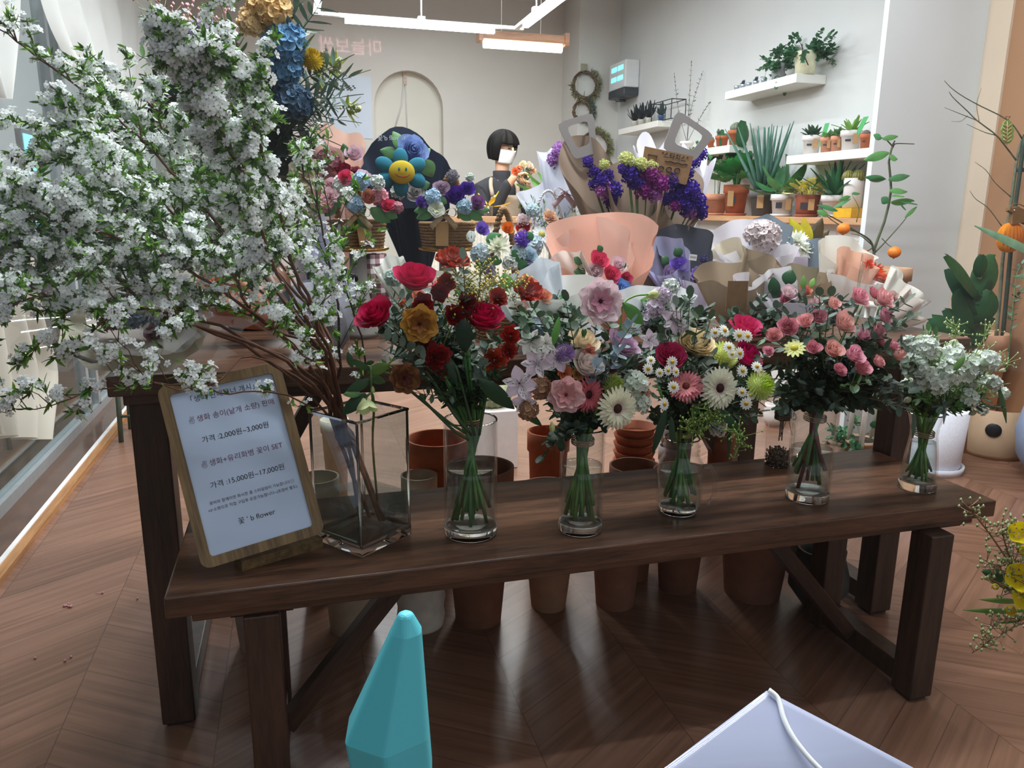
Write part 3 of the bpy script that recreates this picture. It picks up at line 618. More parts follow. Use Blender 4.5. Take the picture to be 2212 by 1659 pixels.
# --- third vase: pale pink, white and pink gerberas
b = bunch('bunch of pale pink, white and pink gerberas with striped lilies in the middle vase', V3); y = 1.26
PALE = '#e3c3ca'
bloom(b, 'butterfly', 1295, 652, y, 53, ['#ead2d6', '#5b2430', '#dc9db0'], (-.05, -1, .25), 0); bloom(b, 'butterfly', 1222, 853, y - .05, 42, ['#e8bcbc', '#8d3a44', '#dd9a9a'], (-.2, -1, .2), 1)
bloom(b, 'rose', 1262, 733, y, 40, '#e8d5b4', (0, -.55, .8), 0); bloom(b, 'rose', 1271, 783, y - .03, 40, '#ecdcd4', (.1, -.75, .65), 1); bloom(b, 'bigrose', 1351, 738, y, 42, '#b795ad', (.35, -.5, .8), 2)
bloom(b, 'gerbera', 1270, 852, y - .035, 42, ['#d9707c', '#b54a58', '#3f1418', '#6d8a4a'], (.35, -.9, .1), 0); bloom(b, 'gerbera', 1332, 882, y - .06, 50, ['#efecd2', '#e9d3c6', '#4a2a22', '#6d8a4a'], (.15, -1, .05), 1)
ALS = ['#e3cfdb', '#f0e6ea', '#4a1f33']
for px, py, r in ((1122, 828, 40), (1160, 785, 36), (1205, 775, 32), (1148, 738, 32), (1178, 742, 26), (1132, 868, 28)): bloom(b, 'alstroemeria', px, py, y - .02, r, ALS if py > 750 else ['#e9e6e0', '#f2efe6', '#555'.replace('555', '4d4d3a')], (rnd.uniform(-.6, .2), -1, .2))
for px, py, r, c, k in ((1222, 802, 20, '#e8935f', 'ruffle'), (1250, 808, 16, '#e0b070', 'ruffle'), (1219, 765, 22, '#a583b8', 'mum'), (1322, 832, 24, ['#c5cf80', '#a9bf4d'], 'mum'), (1372, 828, 27, ['#dfe8dc', '#b9c98a', '#c9d6b8'], 'stock'), (1382, 870, 22, ['#dfe8dc', '#b9c98a', '#c9d6b8'], 'stock'),
                        (1168, 838, 26, '#b08468', 'hydrangea'), (1140, 885, 24, '#b98f70', 'hydrangea'), (1275, 757, 15, '#d98f80', 'ruffle'), (1395, 850, 16, '#d99a86', 'ruffle'), (1322, 795, 15, '#7d4d48', 'ruffle')): bloom(b, k, px, py, y - .02, r, c)
bloom(b, 'bud', 1262, 720, y - .05, 13, '#4f7038', (0, -.2, 1)); bloom(b, 'bud', 1193, 922, y - .06, 14, '#c7c98a', (0, -.2, -1)); bloom(b, 'bud', 1410, 637, y, 20, '#c8cf92', (.6, -.6, .2))
MB().tube(bez(A(y, (1340, 720), (1345, 660), (1370, 640), (1400, 636)), 10), .0018, 5).build('stem', M('stem_6f9a3f', '#6f9a3f', .5), b)
fan(b, V3, [(1222, 650), (1240, 690), (1330, 770), (1290, 690), (1195, 890), (1190, 950), (1175, 985), (1250, 900), (1300, 820), (1120, 700), (1150, 660), (1350, 790), (1205, 700), (1320, 700)], y, 8, .030, .024, EUCD, 1, f=1.0)
fan(b, V3, [(1290, 790), (1340, 760), (1365, 700)], y - .03, 6, .03, .022, '#8296a0', 1)
fan(b, V3, [(1240, 930), (1280, 900), (1310, 920), (1215, 910)], y - .03, 7, .026, .02, '#31463a', 1)
leafpart(b, 1195, 745, y - .04, 1208, 685, 18, '#5c9440'); leafpart(b, 1390, 700, y - .03, 1350, 655, 34, '#4f7f3b'); leafpart(b, 1170, 920, y, 1110, 870, 22, '#355a33')
stems(b, V3, 24, GREENS, seed=3, low=.03, up=.08); twine(b, V3, .86, .5)
filler(b, V3, 1270, 770, 140, 120, 26, 1.34, .032, .022, ['#3c5640', '#5f7468', '#46604a', '#6f8278'], .9, seed=2)
# --- mason jar: cream garden rose, daisies, hot pink roses
b = bunch('bunch of cream garden rose, hot pink roses and daisies in the jar mug', V4); y = 1.27
bloom(b, 'garden', 1507, 735, y, 47, '#f2e0b8', (0, -.55, .85), 0); bloom(b, 'garden', 1450, 765, y - .03, 37, '#b8355f', (-.2, -.7, .7), 1)
bloom(b, 'rose', 1617, 700, y + .02, 43, '#cf3f70', (.1, -.45, .85), 0); bloom(b, 'rose', 1622, 763, y, 40, '#cf1f6d', (.35, -.6, .7), 1)
bloom(b, 'gerbera', 1553, 838, y - .06, 48, ['#eeecd6', '#e7c9bd', '#3d1c1c', '#6d8a4a'], (.05, -1, .15), 0); bloom(b, 'gerbera', 1482, 835, y - .05, 38, ['#d9838a', '#e9a888', '#7a2a30', '#6d8a4a'], (-.5, -.7, .55), 1)
bloom(b, 'mum', 1562, 768, y, 30, ['#dfe58f', '#c3d85c'], (.3, -.6, .6)); bloom(b, 'mum', 1640, 834, y - .04, 31, ['#dbe793', '#b5d23f'], (.2, -.9, .4))
for px, py, r in ((1565, 714, 15), (1545, 718, 12), (1597, 724, 15), (1615, 726, 14), (1575, 750, 14), (1598, 763, 14), (1581, 765, 11), (1604, 801, 14), (1635, 792, 13), (1644, 803, 11), (1603, 847, 12), (1622, 854, 11), (1612, 872, 14), (1452, 782, 13), (1443, 800, 12), (1460, 803, 12), (1400, 797, 13), (1406, 778, 11), (1455, 836, 14), (1435, 873, 15), (1425, 805, 11)): bloom(b, 'daisy', px, py, y - .06 + rnd.uniform(-.02, .02), r, ['#f0efe8', '#c9a22a'])
for px, py, r in ((1447, 690, 33), (1400, 735, 25), (1465, 705, 22)): bloom(b, 'alstroemeria', px, py, y, r, ALS, (rnd.uniform(-.3, .5), -1, .3))
for px, py, r in ((1430, 640, 20), (1415, 665, 20), (1550, 925, 18)): bloom(b, 'stock', px, py, y + .01, r, ['#d6c6d6', '#b6a3b6', '#c6b6c6'] if py < 800 else ['#dde0d6', '#b9c98a', '#c9d6b8'])
for a_ in ([(1520, 930), (1535, 890), (1500, 880)], [(1520, 940), (1500, 910), (1480, 925)], [(1525, 930), (1540, 905), (1545, 890)], [(1560, 930), (1590, 930), (1598, 965)], [(1570, 930), (1600, 945), (1585, 990)], [(1515, 950), (1500, 930), (1495, 945)]): berries(b, A(y - .06, *a_), 26, .0024, '#8fae55', '#86a04f', sp=.012)
leafpart(b, 1558, 880, y - .06, 1618, 962, 22, '#2e5236', droop=.1); leafpart(b, 1440, 880, y - .04, 1412, 985, 22, '#2e4a33', droop=.12); leafpart(b, 1450, 900, y - .05, 1455, 965, 16, '#35523a'); leafpart(b, 1575, 900, y - .04, 1578, 1000, 12, '#35523a'); leafpart(b, 1530, 900, y - .05, 1490, 960, 16, '#2c4630')
fan(b, V4, [(1490, 640), (1510, 680), (1535, 690), (1470, 665), (1600, 870), (1640, 890), (1660, 860), (1400, 890), (1420, 905), (1390, 840), (1560, 800), (1660, 770), (1430, 720), (1390, 760), (1630, 900)], y, 8, .030, .022, EUCD, .9, f=1.0)
fan(b, V4, [(1530, 790), (1540, 770), (1460, 660)], y - .05, 6, .03, .02, EUCG, .9)
fan(b, V4, [(1470, 880), (1520, 870), (1560, 880), (1600, 860), (1440, 860), (1500, 850)], y, 8, .028, .02, '#2d4231', .9)
stems(b, V4, 22, GREENS + ['#4f6d34'], seed=4, low=.012, up=.09, spread=.78, bind=1.0); twine(b, V4, 1.05, .4)
filler(b, V4, 1530, 790, 130, 110, 26, 1.34, .032, .02, ['#3c5640', '#4f6a50', '#39503a', '#6f8278'], .8, seed=3)
# --- spray roses
b = bunch('bunch of dusty pink spray roses over dense dark eucalyptus', V5); y = 1.27
SP = ['#e59fab', '#e8aaaa', '#d98f9c', '#e9b4aa', '#e2a2b2']
for i, (px, py, r) in enumerate(((1862, 637, 24), (1917, 642, 25), (1892, 632, 17), (1805, 653, 18), (1918, 680, 20), (1703, 702, 23), (1742, 690, 22), (1770, 682, 19), (1828, 695, 26), (1870, 722, 22), (1903, 712, 18), (1672, 722, 17), (1758, 748, 21), (1803, 752, 24), (1850, 762, 25), (1868, 791, 24), (1902, 779, 17), (1817, 797, 16), (1948, 764, 20), (1660, 757, 13), (1905, 735, 14), (1825, 677, 14), (1935, 745, 14))):
    bloom(b, ('budrose', 'rose', 'garden')[i % 3] if r < 24 else 'rose', px, py, y - (.10 if py > 735 else .03) + rnd.uniform(-.03, .03), r * 1.08, SP[i % 5], ((px - 1810) / 250, -.75, .6))
bloom(b, 'daisy', 1716, 752, y - .05, 24, ['#e9ea9c', '#d9d04f'], (-.5, -.5, .8))
tips = [(1655 + 20 * i, 735 + 60 * (i % 3) + rnd.uniform(-20, 20)) for i in range(16)] + [(1640 + 22 * i, 820 + 30 * (i % 3)) for i in range(15)] + [(1795, 640), (1770, 640), (1940, 700), (1960, 650), (1975, 685), (1930, 660), (1845, 680), (1740, 660), (1700, 680), (1975, 780), (1968, 830), (1700, 880), (1730, 870), (1870, 880), (1920, 880), (1680, 850)]
fan(b, V5, tips, y, 9, .031, .023, EUCD, .95, f=1.02); fan(b, V5, tips[3:40:3], y - .03, 8, .03, .02, '#445a4c', .95, f=1.02); fan(b, V5, [(1780, 860), (1810, 840), (1840, 850), (1760, 840), (1870, 830), (1720, 820), (1900, 840), (1790, 800), (1930, 830), (1850, 800)], y - .02, 9, .034, .024, '#2c3d33', .95, f=1.02)
fan(b, V5, [(1860, 830), (1880, 815), (1835, 830)], y - .07, 5, .034, .018, '#57794e', .6)
for a_ in ([(1790, 840), (1840, 720), (1862, 660)], [(1800, 840), (1880, 720), (1900, 660)], [(1810, 840), (1895, 740), (1918, 695)], [(1785, 840), (1775, 760), (1770, 700)], [(1800, 840), (1810, 760), (1828, 715)], [(1780, 860), (1720, 760), (1703, 720)]): MB().tube(bez(A(y, *a_), 8), .002, 6).build('stem', M('stem_4e6b35', '#4e6b35', .5, .2, 40), b)
stems(b, V5, 26, ['#447a3a', '#4c8542', '#46763c'], seed=5, low=.05, woody='#6b3434', up=.07, spread=.85); twine(b, V5, .84, .5)
# --- white stocks
b = bunch('bunch of white stocks with fine green sprigs at the bench end', V6); y = 1.27
WS = ['#e4ebe2', '#c2cf9c', '#cfdcc4']
for px, py, r in ((1965, 745, 20), (2000, 750, 24), (1975, 790, 26), (2020, 775, 26), (2055, 775, 27), (2045, 805, 28), (2090, 795, 30), (2110, 780, 22), (2135, 780, 22), (2075, 830, 28), (2115, 825, 24), (2000, 815, 26), (2025, 830, 22), (1965, 840, 22), (2145, 830, 18), (2090, 860, 22), (2060, 760, 20), (2165, 850, 14), (2050, 850, 22), (2120, 885, 14)): bloom(b, 'stock', px, py, y + rnd.uniform(-.05, .05), r, WS, ((px - 2050) / 150, -.8, .5))
for px, py, r in ((1985, 730, 13), (2060, 738, 12), (2150, 770, 12), (2165, 800, 9), (1960, 865, 14), (2100, 893, 12)): bloom(b, 'bud', px, py, y - .02, r, '#dbe3c6')
tips = [(1960 + 24 * (i % 9), 760 + 30 * (i // 9) * 1.5 + rnd.uniform(-15, 15)) for i in range(27)] + [(2140, 750), (2165, 760), (2170, 830), (1965, 880), (2000, 890), (2120, 870), (2010, 725), (1995, 715)]
fan(b, V6, tips, y, 12, .022, .006, '#6b8a43', .3, 'fine_sprig', '#6f8f3f', f=.95); fan(b, V6, [(2005, 715), (2020, 725), (1985, 860), (2010, 850), (2040, 870), (2080, 880), (2110, 850), (2130, 860), (1970, 880)], y, 9, .03, .015, '#4f7a3e', .6, 'leafy_stem', f=.95)
fan(b, V6, [(1960, 800), (1990, 870), (2040, 880), (2100, 870), (2150, 880), (1950, 850)], y - .03, 8, .03, .022, '#44594a', .9, f=.95)
for a_ in ([(2060, 850), (2110, 760), (2140, 700)], [(2030, 850), (2060, 740), (2065, 700)], [(2070, 850), (2150, 790), (2190, 790)], [(2020, 860), (2000, 780), (2010, 740)]): berries(b, A(y, *a_), 34, .0026, '#a9b880', '#8aa050', sp=.014)
leafpart(b, 2155, 830, y - .05, 2188, 920, 14, '#4c6b46'); leafpart(b, 2040, 860, y - .04, 2045, 920, 10, '#8ba2a0'); leafpart(b, 1975, 890, y - .04, 1978, 950, 12, '#5b7566'); leafpart(b, 2060, 800, y - .08, 2090, 770, 18, '#5c8440')
stems(b, V6, 30, ['#568a3a', '#649a44', '#4f7c40', '#74a850'], seed=6, low=.02, up=.07, spread=.72, r=.003, bind=.75)
twine(b, V6, .72, .52)
# --- hellebore sprig beside the blossom branches
hb = thing('hellebore_sprig', 'pale green nodding hellebore with broad leaves hanging over the square vase', 'flowers', V1.location + Vector((0, 0, .15)))
y = 1.2
bloom(hb, 'bell', 790, 872, y, 27, '#d5dfa4', (.1, -.5, -.85), 0); bloom(hb, 'bud', 805, 842, y, 10, '#a8b878', (0, -.3, -1))
for x0, y0, x1, y1, w, c in ((800, 800, 752, 780, 22, '#3b5a35'), (800, 790, 795, 735 + 45, 26, '#35552f'), (795, 805, 845, 790, 30, '#55722f'), (800, 820, 745, 850, 26, '#31502f'), (790, 850, 735, 895, 34, '#27432a'), (780, 850, 742, 848, 22, '#4a6e34'), (800, 815, 832, 830, 24, '#3d5a30'), (760, 795, 748, 762, 20, '#3b5a35')): leafpart(hb, x0, y0, y, x1, y1, w, c, droop=.15, roll=rnd.uniform(-.6, .6))
MB().tube(bez([at(788, 860, y=y), at(803, 850, y=y), at(808, 880, y=1.24), at(805, 960, y=1.3), at(815, 1080, y=1.33)], 12), .0022, 6).build('stem', M('stem_4e6b35', '#4e6b35', .5, .2, 40), hb)
MB().tube(bez([at(800, 790, y=y), at(802, 830, y=y), at(806, 880, y=1.24)], 8), .002, 6).build('stem', M('stem_4e6b35', '#4e6b35', .5, .2, 40), hb)
# --- little bottle with gravel
p = at(1697, 1012, z=.45) + Vector((0, .03, 0)); bt = thing('terrarium_bottle', 'small clear bottle of brown gravel with twine round its neck at the bench back', 'bottle', p)
R_ = .033; hb_ = at(1697, 868, y=p.y).z - .45
MB().lathe([(R_, .006), (R_, hb_ * .58), (R_ * .9, hb_ * .66), (R_ * .5, hb_ * .72), (R_ * .46, hb_), (R_ * .5, hb_)], 28).build('bottle', GW, bt, loc=p)
MB().lathe([(.0005, 0), (R_ * .95, 0), (R_, .006)], 28).build('base', THICK, bt, loc=p)
g = MB(); rr = random.Random(3)
for i in range(420):
    a = rr.uniform(0, 6.28); q = R_ * .93 * math.sqrt(rr.random()); g.add(*_octa((q * cos(a), q * sin(a), .004 + .036 * rr.random()), rr.uniform(.002, .0036)))
o = g.build('gravel', M('brown_gravel', '#5a4a3c', .9, .5, 90), bt, smooth=False, loc=p); o['kind'] = 'stuff'
tw = MB()
for k in range(9): tw.tube([p + Vector((R_ * .52 * cos(a), R_ * .52 * sin(a), hb_ * (.74 + .022 * k) + .001 * sin(a))) for a in [2 * PI * i / 14 for i in range(15)]], .0017, 5)
for s_ in (-1, 1): tw.tube(bez([p + Vector((0, -R_ * .55, hb_ * .78)), p + Vector((s_ * .02, -R_ * .6, hb_ * .84)), p + Vector((s_ * .022, -R_ * .6, hb_ * .74)), p + Vector((s_ * .004, -R_ * .62, hb_ * .77)), p + Vector((s_ * .016, -R_ * .65, hb_ * .5))], 12), .0009, 4)
tw.build('twine', M('brown_twine', '#5b4a38', .9, .2, 200), bt)
for k in (-1, 0, 1): MB().tube([p + Vector((.004 * k, 0, hb_ * .45 - .01 * abs(k))), p + Vector((.003 * k, 0, hb_ * 1.15))], .0013, 5).build('dried_stem', M('dry_stem', '#3a3328', .8), bt)
# ------------------------------------------------------------------ blossom branches fanning out of the square vase
BARK = M('bark_brown', '#5d3a26', .75, .3, 60); BARKD = M('bark_dark', '#3a2820', .75, .3, 60)
WB = M('blossom_white', '#f8fafa', .6, .03, 20, trans=.42, spec=.2); GB = M('blossom_heart', '#8b8a4a', .7); LG = [leafm('#6c9a3c'), leafm('#486c30'), leafm('#86b845')]
def blossom(mb, p, d, r, rr):
    m = Matrix.Translation(p) @ frame_to(d, roll=rr.uniform(0, 6)) @ Matrix.Scale(r, 4); vs = [(0, 0, 0)]; fs = []
    for k in range(5):
        a = 1.2566 * k; z = .22
        i = len(vs); vs += [(.72 * cos(a - .54), .72 * sin(a - .54), z * .8), (1.0 * cos(a - .26), 1.0 * sin(a - .26), z), (1.0 * cos(a + .26), 1.0 * sin(a + .26), z), (.72 * cos(a + .54), .72 * sin(a + .54), z * .8)]; fs.append((0, i, i + 1, i + 2, i + 3))
    mb.add(vs, fs, 0, m)
    i = [(.22 * cos(2.1 * k), .22 * sin(2.1 * k), .06) for k in range(3)] + [(0, 0, .16)]
    mb.add(i, [(0, 1, 3), (1, 2, 3), (2, 0, 3)], 1, m)
NB = [0]
def branch(pts, label, dens, seed, r=.0042, twl=.16, ntw=9, leafy=1.0, size=.0062, start=.3, m=BARK, base=True):
    """pts: (px, py, y) from the vase outwards; dens = blossoms per twig"""
    rr = random.Random(seed); P = [at(a, b, y=c) for a, b, c in pts]
    if base:
        NB[0] += 1; deep = NB[0] in (1, 2, 5, 8)
        P = [V1.location + (Vector((.045 - .012 * NB[0] / 2, rr.uniform(-.02, .03), .03)) if deep else Vector((-.015 + rr.uniform(-.02, .01), rr.uniform(0, .03), SQH * .72))), V1.location + Vector((-.035 + rr.uniform(-.012, .012), rr.uniform(-.01, .03), SQH * .93))] + P
    n = 30; K = bez(P, n); K = [k + Vector((rr.gauss(0, .0018), rr.gauss(0, .0018), rr.gauss(0, .0018))) * (1 if 2 < i else 0) for i, k in enumerate(K)]
    st = MB(); st.tube(K, r, 6, 0, r * .25); bl = MB(); lf = MB(); L = sum((K[i + 1] - K[i]).length for i in range(n)); t0 = K[3]
    br = thing('blossom_branch', label, 'branch', K[0], 'white blossom branches in the square vase')
    lines = [(K[int(n * max(start, .5)):], 1.6)]
    for i in range(ntw):
        f = start + (1 - start) * (i + rr.random()) / ntw; j = min(n - 1, int(f * n)); p = K[j]; t = (K[j + 1] - K[j]).normalized()
        o = Vector((rr.gauss(0, 1), rr.gauss(0, .6), rr.gauss(.25, 1))); o = (o - t * o.dot(t)).normalized(); d = (t * rr.uniform(.9, 1.6) + o).normalized(); l = twl * rr.uniform(.5, 1.2) * (1.1 - .4 * f)
        q = [p, p + d * l * .5 + Vector((0, 0, .01)), p + d * l + Vector((0, 0, rr.uniform(-.02, .03)))]; Q = bez(q, 6); st.tube(Q, r * .33, 4, 0, r * .15); lines.append((Q[1:], 1))
        for k in range(2):
            p2 = Q[rr.randrange(2, 6)]; d2 = (d + Vector((rr.gauss(0, .7), rr.gauss(0, .5), rr.gauss(0, .7)))).normalized(); Q2 = bez([p2, p2 + d2 * l * .25, p2 + d2 * l * .45 + Vector((0, 0, rr.uniform(-.01, .015)))], 4); st.tube(Q2, r * .2, 3, 0, r * .1); lines.append((Q2, .6))
    for ln, w in lines:
        k = len(ln) - 1
        for i in range(int(dens * w / 3 + rr.random())):
            f = rr.random() * k; j = min(k - 1, int(f)); c = ln[j].lerp(ln[j + 1], f - j); out = Vector((rr.gauss(0, 1), rr.gauss(-.4, 1), rr.gauss(.5, 1))).normalized(); cc = c + out * rr.uniform(.004, .012)
            st.tube([c, cc], .0005, 3)
            for q in range(rr.choice((1, 2, 4, 5))):
                e = Vector((rr.gauss(0, 1), rr.gauss(-.5, 1), rr.gauss(.4, 1))).normalized(); b_ = cc + e * rr.uniform(.004, .011)
                blossom(bl, b_, (e + out * .6 + Vector((0, -.3, .2))).normalized(), size * rr.uniform(.65, 1.1), rr)
        for i in range(int(dens * w * leafy * .55)):
            f = rr.random() * k; j = min(k - 1, int(f)); c = ln[j].lerp(ln[j + 1], f - j); t = (ln[j + 1] - ln[j]).normalized(); o = Vector((rr.gauss(0, 1), rr.gauss(0, 1), rr.gauss(.3, 1))).normalized()
            for q in range(rr.choice((2, 3, 4))):
                d = (o + t * .6 + Vector((rr.gauss(0, .5), rr.gauss(0, .5), rr.gauss(0, .5)))).normalized(); leaf(lf, c, d, rr.uniform(.008, .019), rr.uniform(.0035, .006), .2, rr.choice((0, 0, 1, 1, 2)), rr.uniform(0, 6), .1, 3, .2)
    st.build('stem', m, br); o = bl.build('blossoms', [WB, GB], br, smooth=False); o['kind'] = 'stuff'; o = lf.build('leaves', LG, br); o['kind'] = 'stuff'
    return br
BR = [  # pixels and depth of the way each branch takes; label; blossoms; twigs; twig length
 ([(560, 765, 1.28), (330, 665, 1.25), (190, 540, 1.22), (70, 490, 1.2), (-50, 460, 1.2)], 'long low main branch running left from the vase to the picture edge', 26, 15, .12),
 ([(640, 790, 1.3), (430, 690, 1.27), (240, 590, 1.24), (90, 550, 1.22), (-60, 520, 1.2)], 'heavy flowering branch sweeping level towards the cream curtain end', 30, 15, .12),
 ([(690, 750, 1.34), (540, 610, 1.36), (360, 450, 1.36), (230, 370, 1.35), (170, 320, 1.35)], 'thick flowering branch in the middle of the white mass', 32, 17, .14),
 ([(700, 760, 1.36), (560, 590, 1.4), (400, 400, 1.42), (260, 260, 1.44), (90, 130, 1.45), (-10, 60, 1.45)], 'long thin branch tip reaching the upper left corner', 5, 13, .06),
 ([(715, 740, 1.4), (600, 560, 1.45), (500, 390, 1.46), (450, 250, 1.45), (425, 40, 1.42)], 'upright branch rising toward the hydrangea arrangement', 24, 15, .11),
 ([(700, 760, 1.25), (600, 590, 1.15), (520, 370, 1.08), (430, 210, 1.02), (400, 150, 1.0)], 'near branch with a dense blurred ball of blossom at top', 46, 17, .095),
 ([(705, 750, 1.27), (630, 560, 1.2), (570, 340, 1.14), (530, 220, 1.1), (500, 170, 1.08)], 'near branch with dense blossom beside the blue hydrangea', 34, 14, .08),
 ([(660, 780, 1.3), (500, 640, 1.26), (320, 540, 1.2), (150, 480, 1.16), (0, 470, 1.15)], 'flowering branch crossing in front of the blue street sign', 30, 16, .11),
 ([(620, 780, 1.26), (420, 700, 1.2), (250, 650, 1.15), (100, 640, 1.12), (-40, 670, 1.1)], 'low branch with clumps hanging before the cellophane bouquet', 22, 13, .11),
 ([(680, 740, 1.38), (540, 560, 1.42), (430, 480, 1.45), (300, 380, 1.46), (220, 290, 1.46)], 'inner branch behind the middle of the blossom mass', 34, 17, .18),
 ([(700, 720, 1.4), (600, 590, 1.45), (480, 510, 1.5), (380, 340, 1.52), (330, 210, 1.52)], 'inner branch toward the white curtain', 32, 16, .17),
 ([(690, 770, 1.3), (560, 690, 1.28), (470, 560, 1.26), (330, 500, 1.25), (200, 400, 1.25)], 'broad branch filling the centre of the blossom', 34, 17, .15),
 ([(705, 740, 1.36), (640, 600, 1.36), (600, 480, 1.38), (560, 330, 1.4), (470, 330, 1.4)], 'branch with fresh green leaves in front of the dark trunk', 18, 12, .10),
]
for i, (pts, lab, de, nt, tl) in enumerate(BR): branch(pts, 'white blossom branch: ' + lab, de, 11 + i, twl=tl, ntw=nt, start=.50, leafy=1.6)
branch([(600, 852, 1.2), (450, 845, 1.12), (320, 820, 1.08), (230, 690, 1.06)], 'thin bare blossom twig arching low in front of the price sign', 5, 41, .002, .05, 7, 1.2, start=.3)
branch([(560, 770, 1.22), (460, 830, 1.14), (330, 830, 1.1), (200, 845, 1.06), (90, 880, 1.04), (-20, 890, 1.02)], 'thin blossom twig passing over the top of the price sign', 7, 42, .002, .06, 10, 1.0, start=.35)
branch([(735, 720, 1.3), (705, 540, 1.3), (670, 400, 1.3), (630, 300, 1.3)], 'dark upright twig with fresh leaf tufts right of the mass', 4, 43, .0032, .09, 10, 2.6, start=.3, m=BARKD)
branch([(790, 780, 1.33), (745, 620, 1.33), (715, 480, 1.32), (690, 330, 1.32)], 'second dark upright twig in front of the left flower basket', 4, 44, .0026, .09, 9, 2.8, start=.3, m=BARKD)
branch([(690, 800, 1.22), (590, 700, 1.16), (700, 650, 1.12), (735, 590, 1.1)], 'short side twig with small white clusters near the grey cellophane', 12, 45, .002, .08, 8, 1.5, start=.35)
# ------------------------------------------------------------------ wrapped bunches and baskets on the table
TZ = .75
def tabp(px, y, z=TZ): # the point of the table top below a pixel column
    q = at(px, 700, y=y); return Vector((q.x, y, z))
def wrap(parent, y, base, top, hw, m, front=.5, dr=.5, g=1.2, ruf=.05, seed=0, name='wrapping_paper', r0=.10, corner=.02, a0=0.0, a1=1.0, lean=.0, label=None):
    """paper rolled to a cone: base and top of its tall back sheet in pixels, hw = half width of the mouth in pixels; the front stands lower"""
    P0 = at(base[0], base[1], y=y); P0.z = max(P0.z, TZ + .004); P1 = at(top[0], top[1], y=y + lean); a = P1 - P0; D = Vector((0, 1, 0)); X = a.cross(D).normalized(); w = hw * mpp(P0); rr = random.Random(seed); k1, k2 = rr.uniform(0, 6), rr.uniform(0, 6)
    D = X.cross(a).normalized(); D = D if D.y > 0 else -D
    def G(u, v):
        ph = 2 * PI * (a0 + (a1 - a0) * u - .5); c = (1 + cos(ph)) / 2
        sm = front + (1 - front) * c ** .9 + corner * sin(4 * ph + k1); s_ = v * sm
        rad = w * (r0 + (1 - r0) * max(0, s_) ** g) * (1 + ruf * v * sin(7 * ph + k2) + ruf * .6 * v * v * sin(13 * ph + k1))
        return P0 + a * s_ + X * rad * sin(ph) + D * rad * dr * cos(ph) + D * (.012 * sin(5 * ph + k2) * v * v)
    mb = MB(); mb.grid(G, 48, 12); o = mb.build(name, m, parent)
    if label: o['label'] = label
    return o
def bq(name, label, px, y, sheets=(), flowers=(), leaves=(), cat='bouquet', group=None, face=(0, -.8, .55), z=TZ):
    t = thing(name, label, cat, tabp(px, y, z), group)
    for i, s_ in enumerate(sheets):
        s_ = dict(s_); c = s_.pop('c'); tr = s_.pop('tr', .3); dy = s_.pop('dy', 0); wrap(t, y + dy, s_.pop('b'), s_.pop('t'), s_.pop('w'), c if not isinstance(c, str) else paper(c, tr), seed=i + len(label), **s_)
    for f in flowers:
        k, px_, py_, r, c = f[:5]; fc = Vector(f[5]) if len(f) > 5 else Vector(face) + Vector((rnd.uniform(-.3, .3), 0, rnd.uniform(-.2, .2)))
        bloom(t, k, px_, py_, y - .03 + rnd.uniform(-.015, .015), r, c, fc)
    for l in leaves: leafpart(t, l[0], l[1], y - .02, l[2], l[3], l[4], l[5] if len(l) > 5 else '#3c6a3a', roll=rnd.uniform(-.4, .4))
    return t
HP, PK, LIL, VIO, CRM, SKY = '#d8476c', '#e3bcc6', '#b49ac2', '#6a44ae', '#e6dcc4', '#b4cfe2'
# --- tall arrangement at the back left
t = thing('flower_arrangement', 'tall artificial arrangement with blue and peach hydrangeas in a black vase, back left', 'flower arrangement', tabp(560, 2.05)); y = 2.05
p = tabp(560, y); MB().lathe([(.0005, 0), (.075, 0), (.085, .05), (.06, .16), (.045, .24), (.06, .30), (.055, .30)], 28).build('vase', M('black_glazed', '#121315', .25, .1), t, loc=p)
for k, px, py, r, c in (('hydrangea', 583, 18, 50, ['#e6c48a', '#caa25e', '#d4b078']), ('hydrangea', 545, 50, 32, ['#e6c894', '#caa25e', '#d4b078']), ('hydrangea', 615, 100, 50, ['#6b9bc0', '#4f7ca3', '#4f7ca3']), ('hydrangea', 622, 152, 34, ['#5f8fb4', '#4a7494', '#4a7494']),
                        ('hydrangea', 632, 220, 42, ['#46627c', '#33485e', '#33485e']), ('hydrangea', 440, 88, 44, ['#a896b4', '#8d7b9b', '#8d7b9b']), ('mum', 673, 130, 24, ['#c6a821', '#a98a12']), ('hydrangea', 515, 305, 40, ['#d9cdb2', '#b9a988', '#b9a988']), ('ruffle', 655, 372, 40, '#d9cfb8'), ('hydrangea', 395, 330, 40, ['#cfd2c8', '#a9ad9c', '#a9ad9c']),
                        ('stock', 500, 350, 30, ['#d8ceb4', '#b9a988', '#b9a988']), ('hydrangea', 470, 200, 50, ['#cfd3d0', '#a9ad9c', '#a9ad9c'])): bloom(t, k, px, py, y - .05, r, c)
for px, py, q in ((722, 150, (735, 128)), (690, 165, (700, 110)), (748, 235, (780, 235)), (680, 150, (690, 130))):
    mb = MB(); a_, b_ = at(px, py, y=y), at(q[0], q[1], y=y - .03); d = (b_ - a_).normalized()
    for i in range(60):
        f = i / 60; o = Vector((rnd.gauss(0, 1), rnd.gauss(0, 1), rnd.gauss(0, 1))).normalized(); mb.add(*_octa(a_.lerp(b_, f) + o * .013 * (1.2 - f), .0035), 0)
    for i in range(9): leaf(mb, a_, (d * .5 + Vector((rnd.gauss(0, .6), rnd.gauss(0, .6), rnd.gauss(0, .6)))).normalized(), .05, .011, .1, 1, 0, .1, 4, .1)
    mb.build('thistle_bloom', [M('thistle_green', '#b4bb8a', .8, .3, 60), leafm('#8f9c36')], t)
o0 = at(560, 400, y=y)
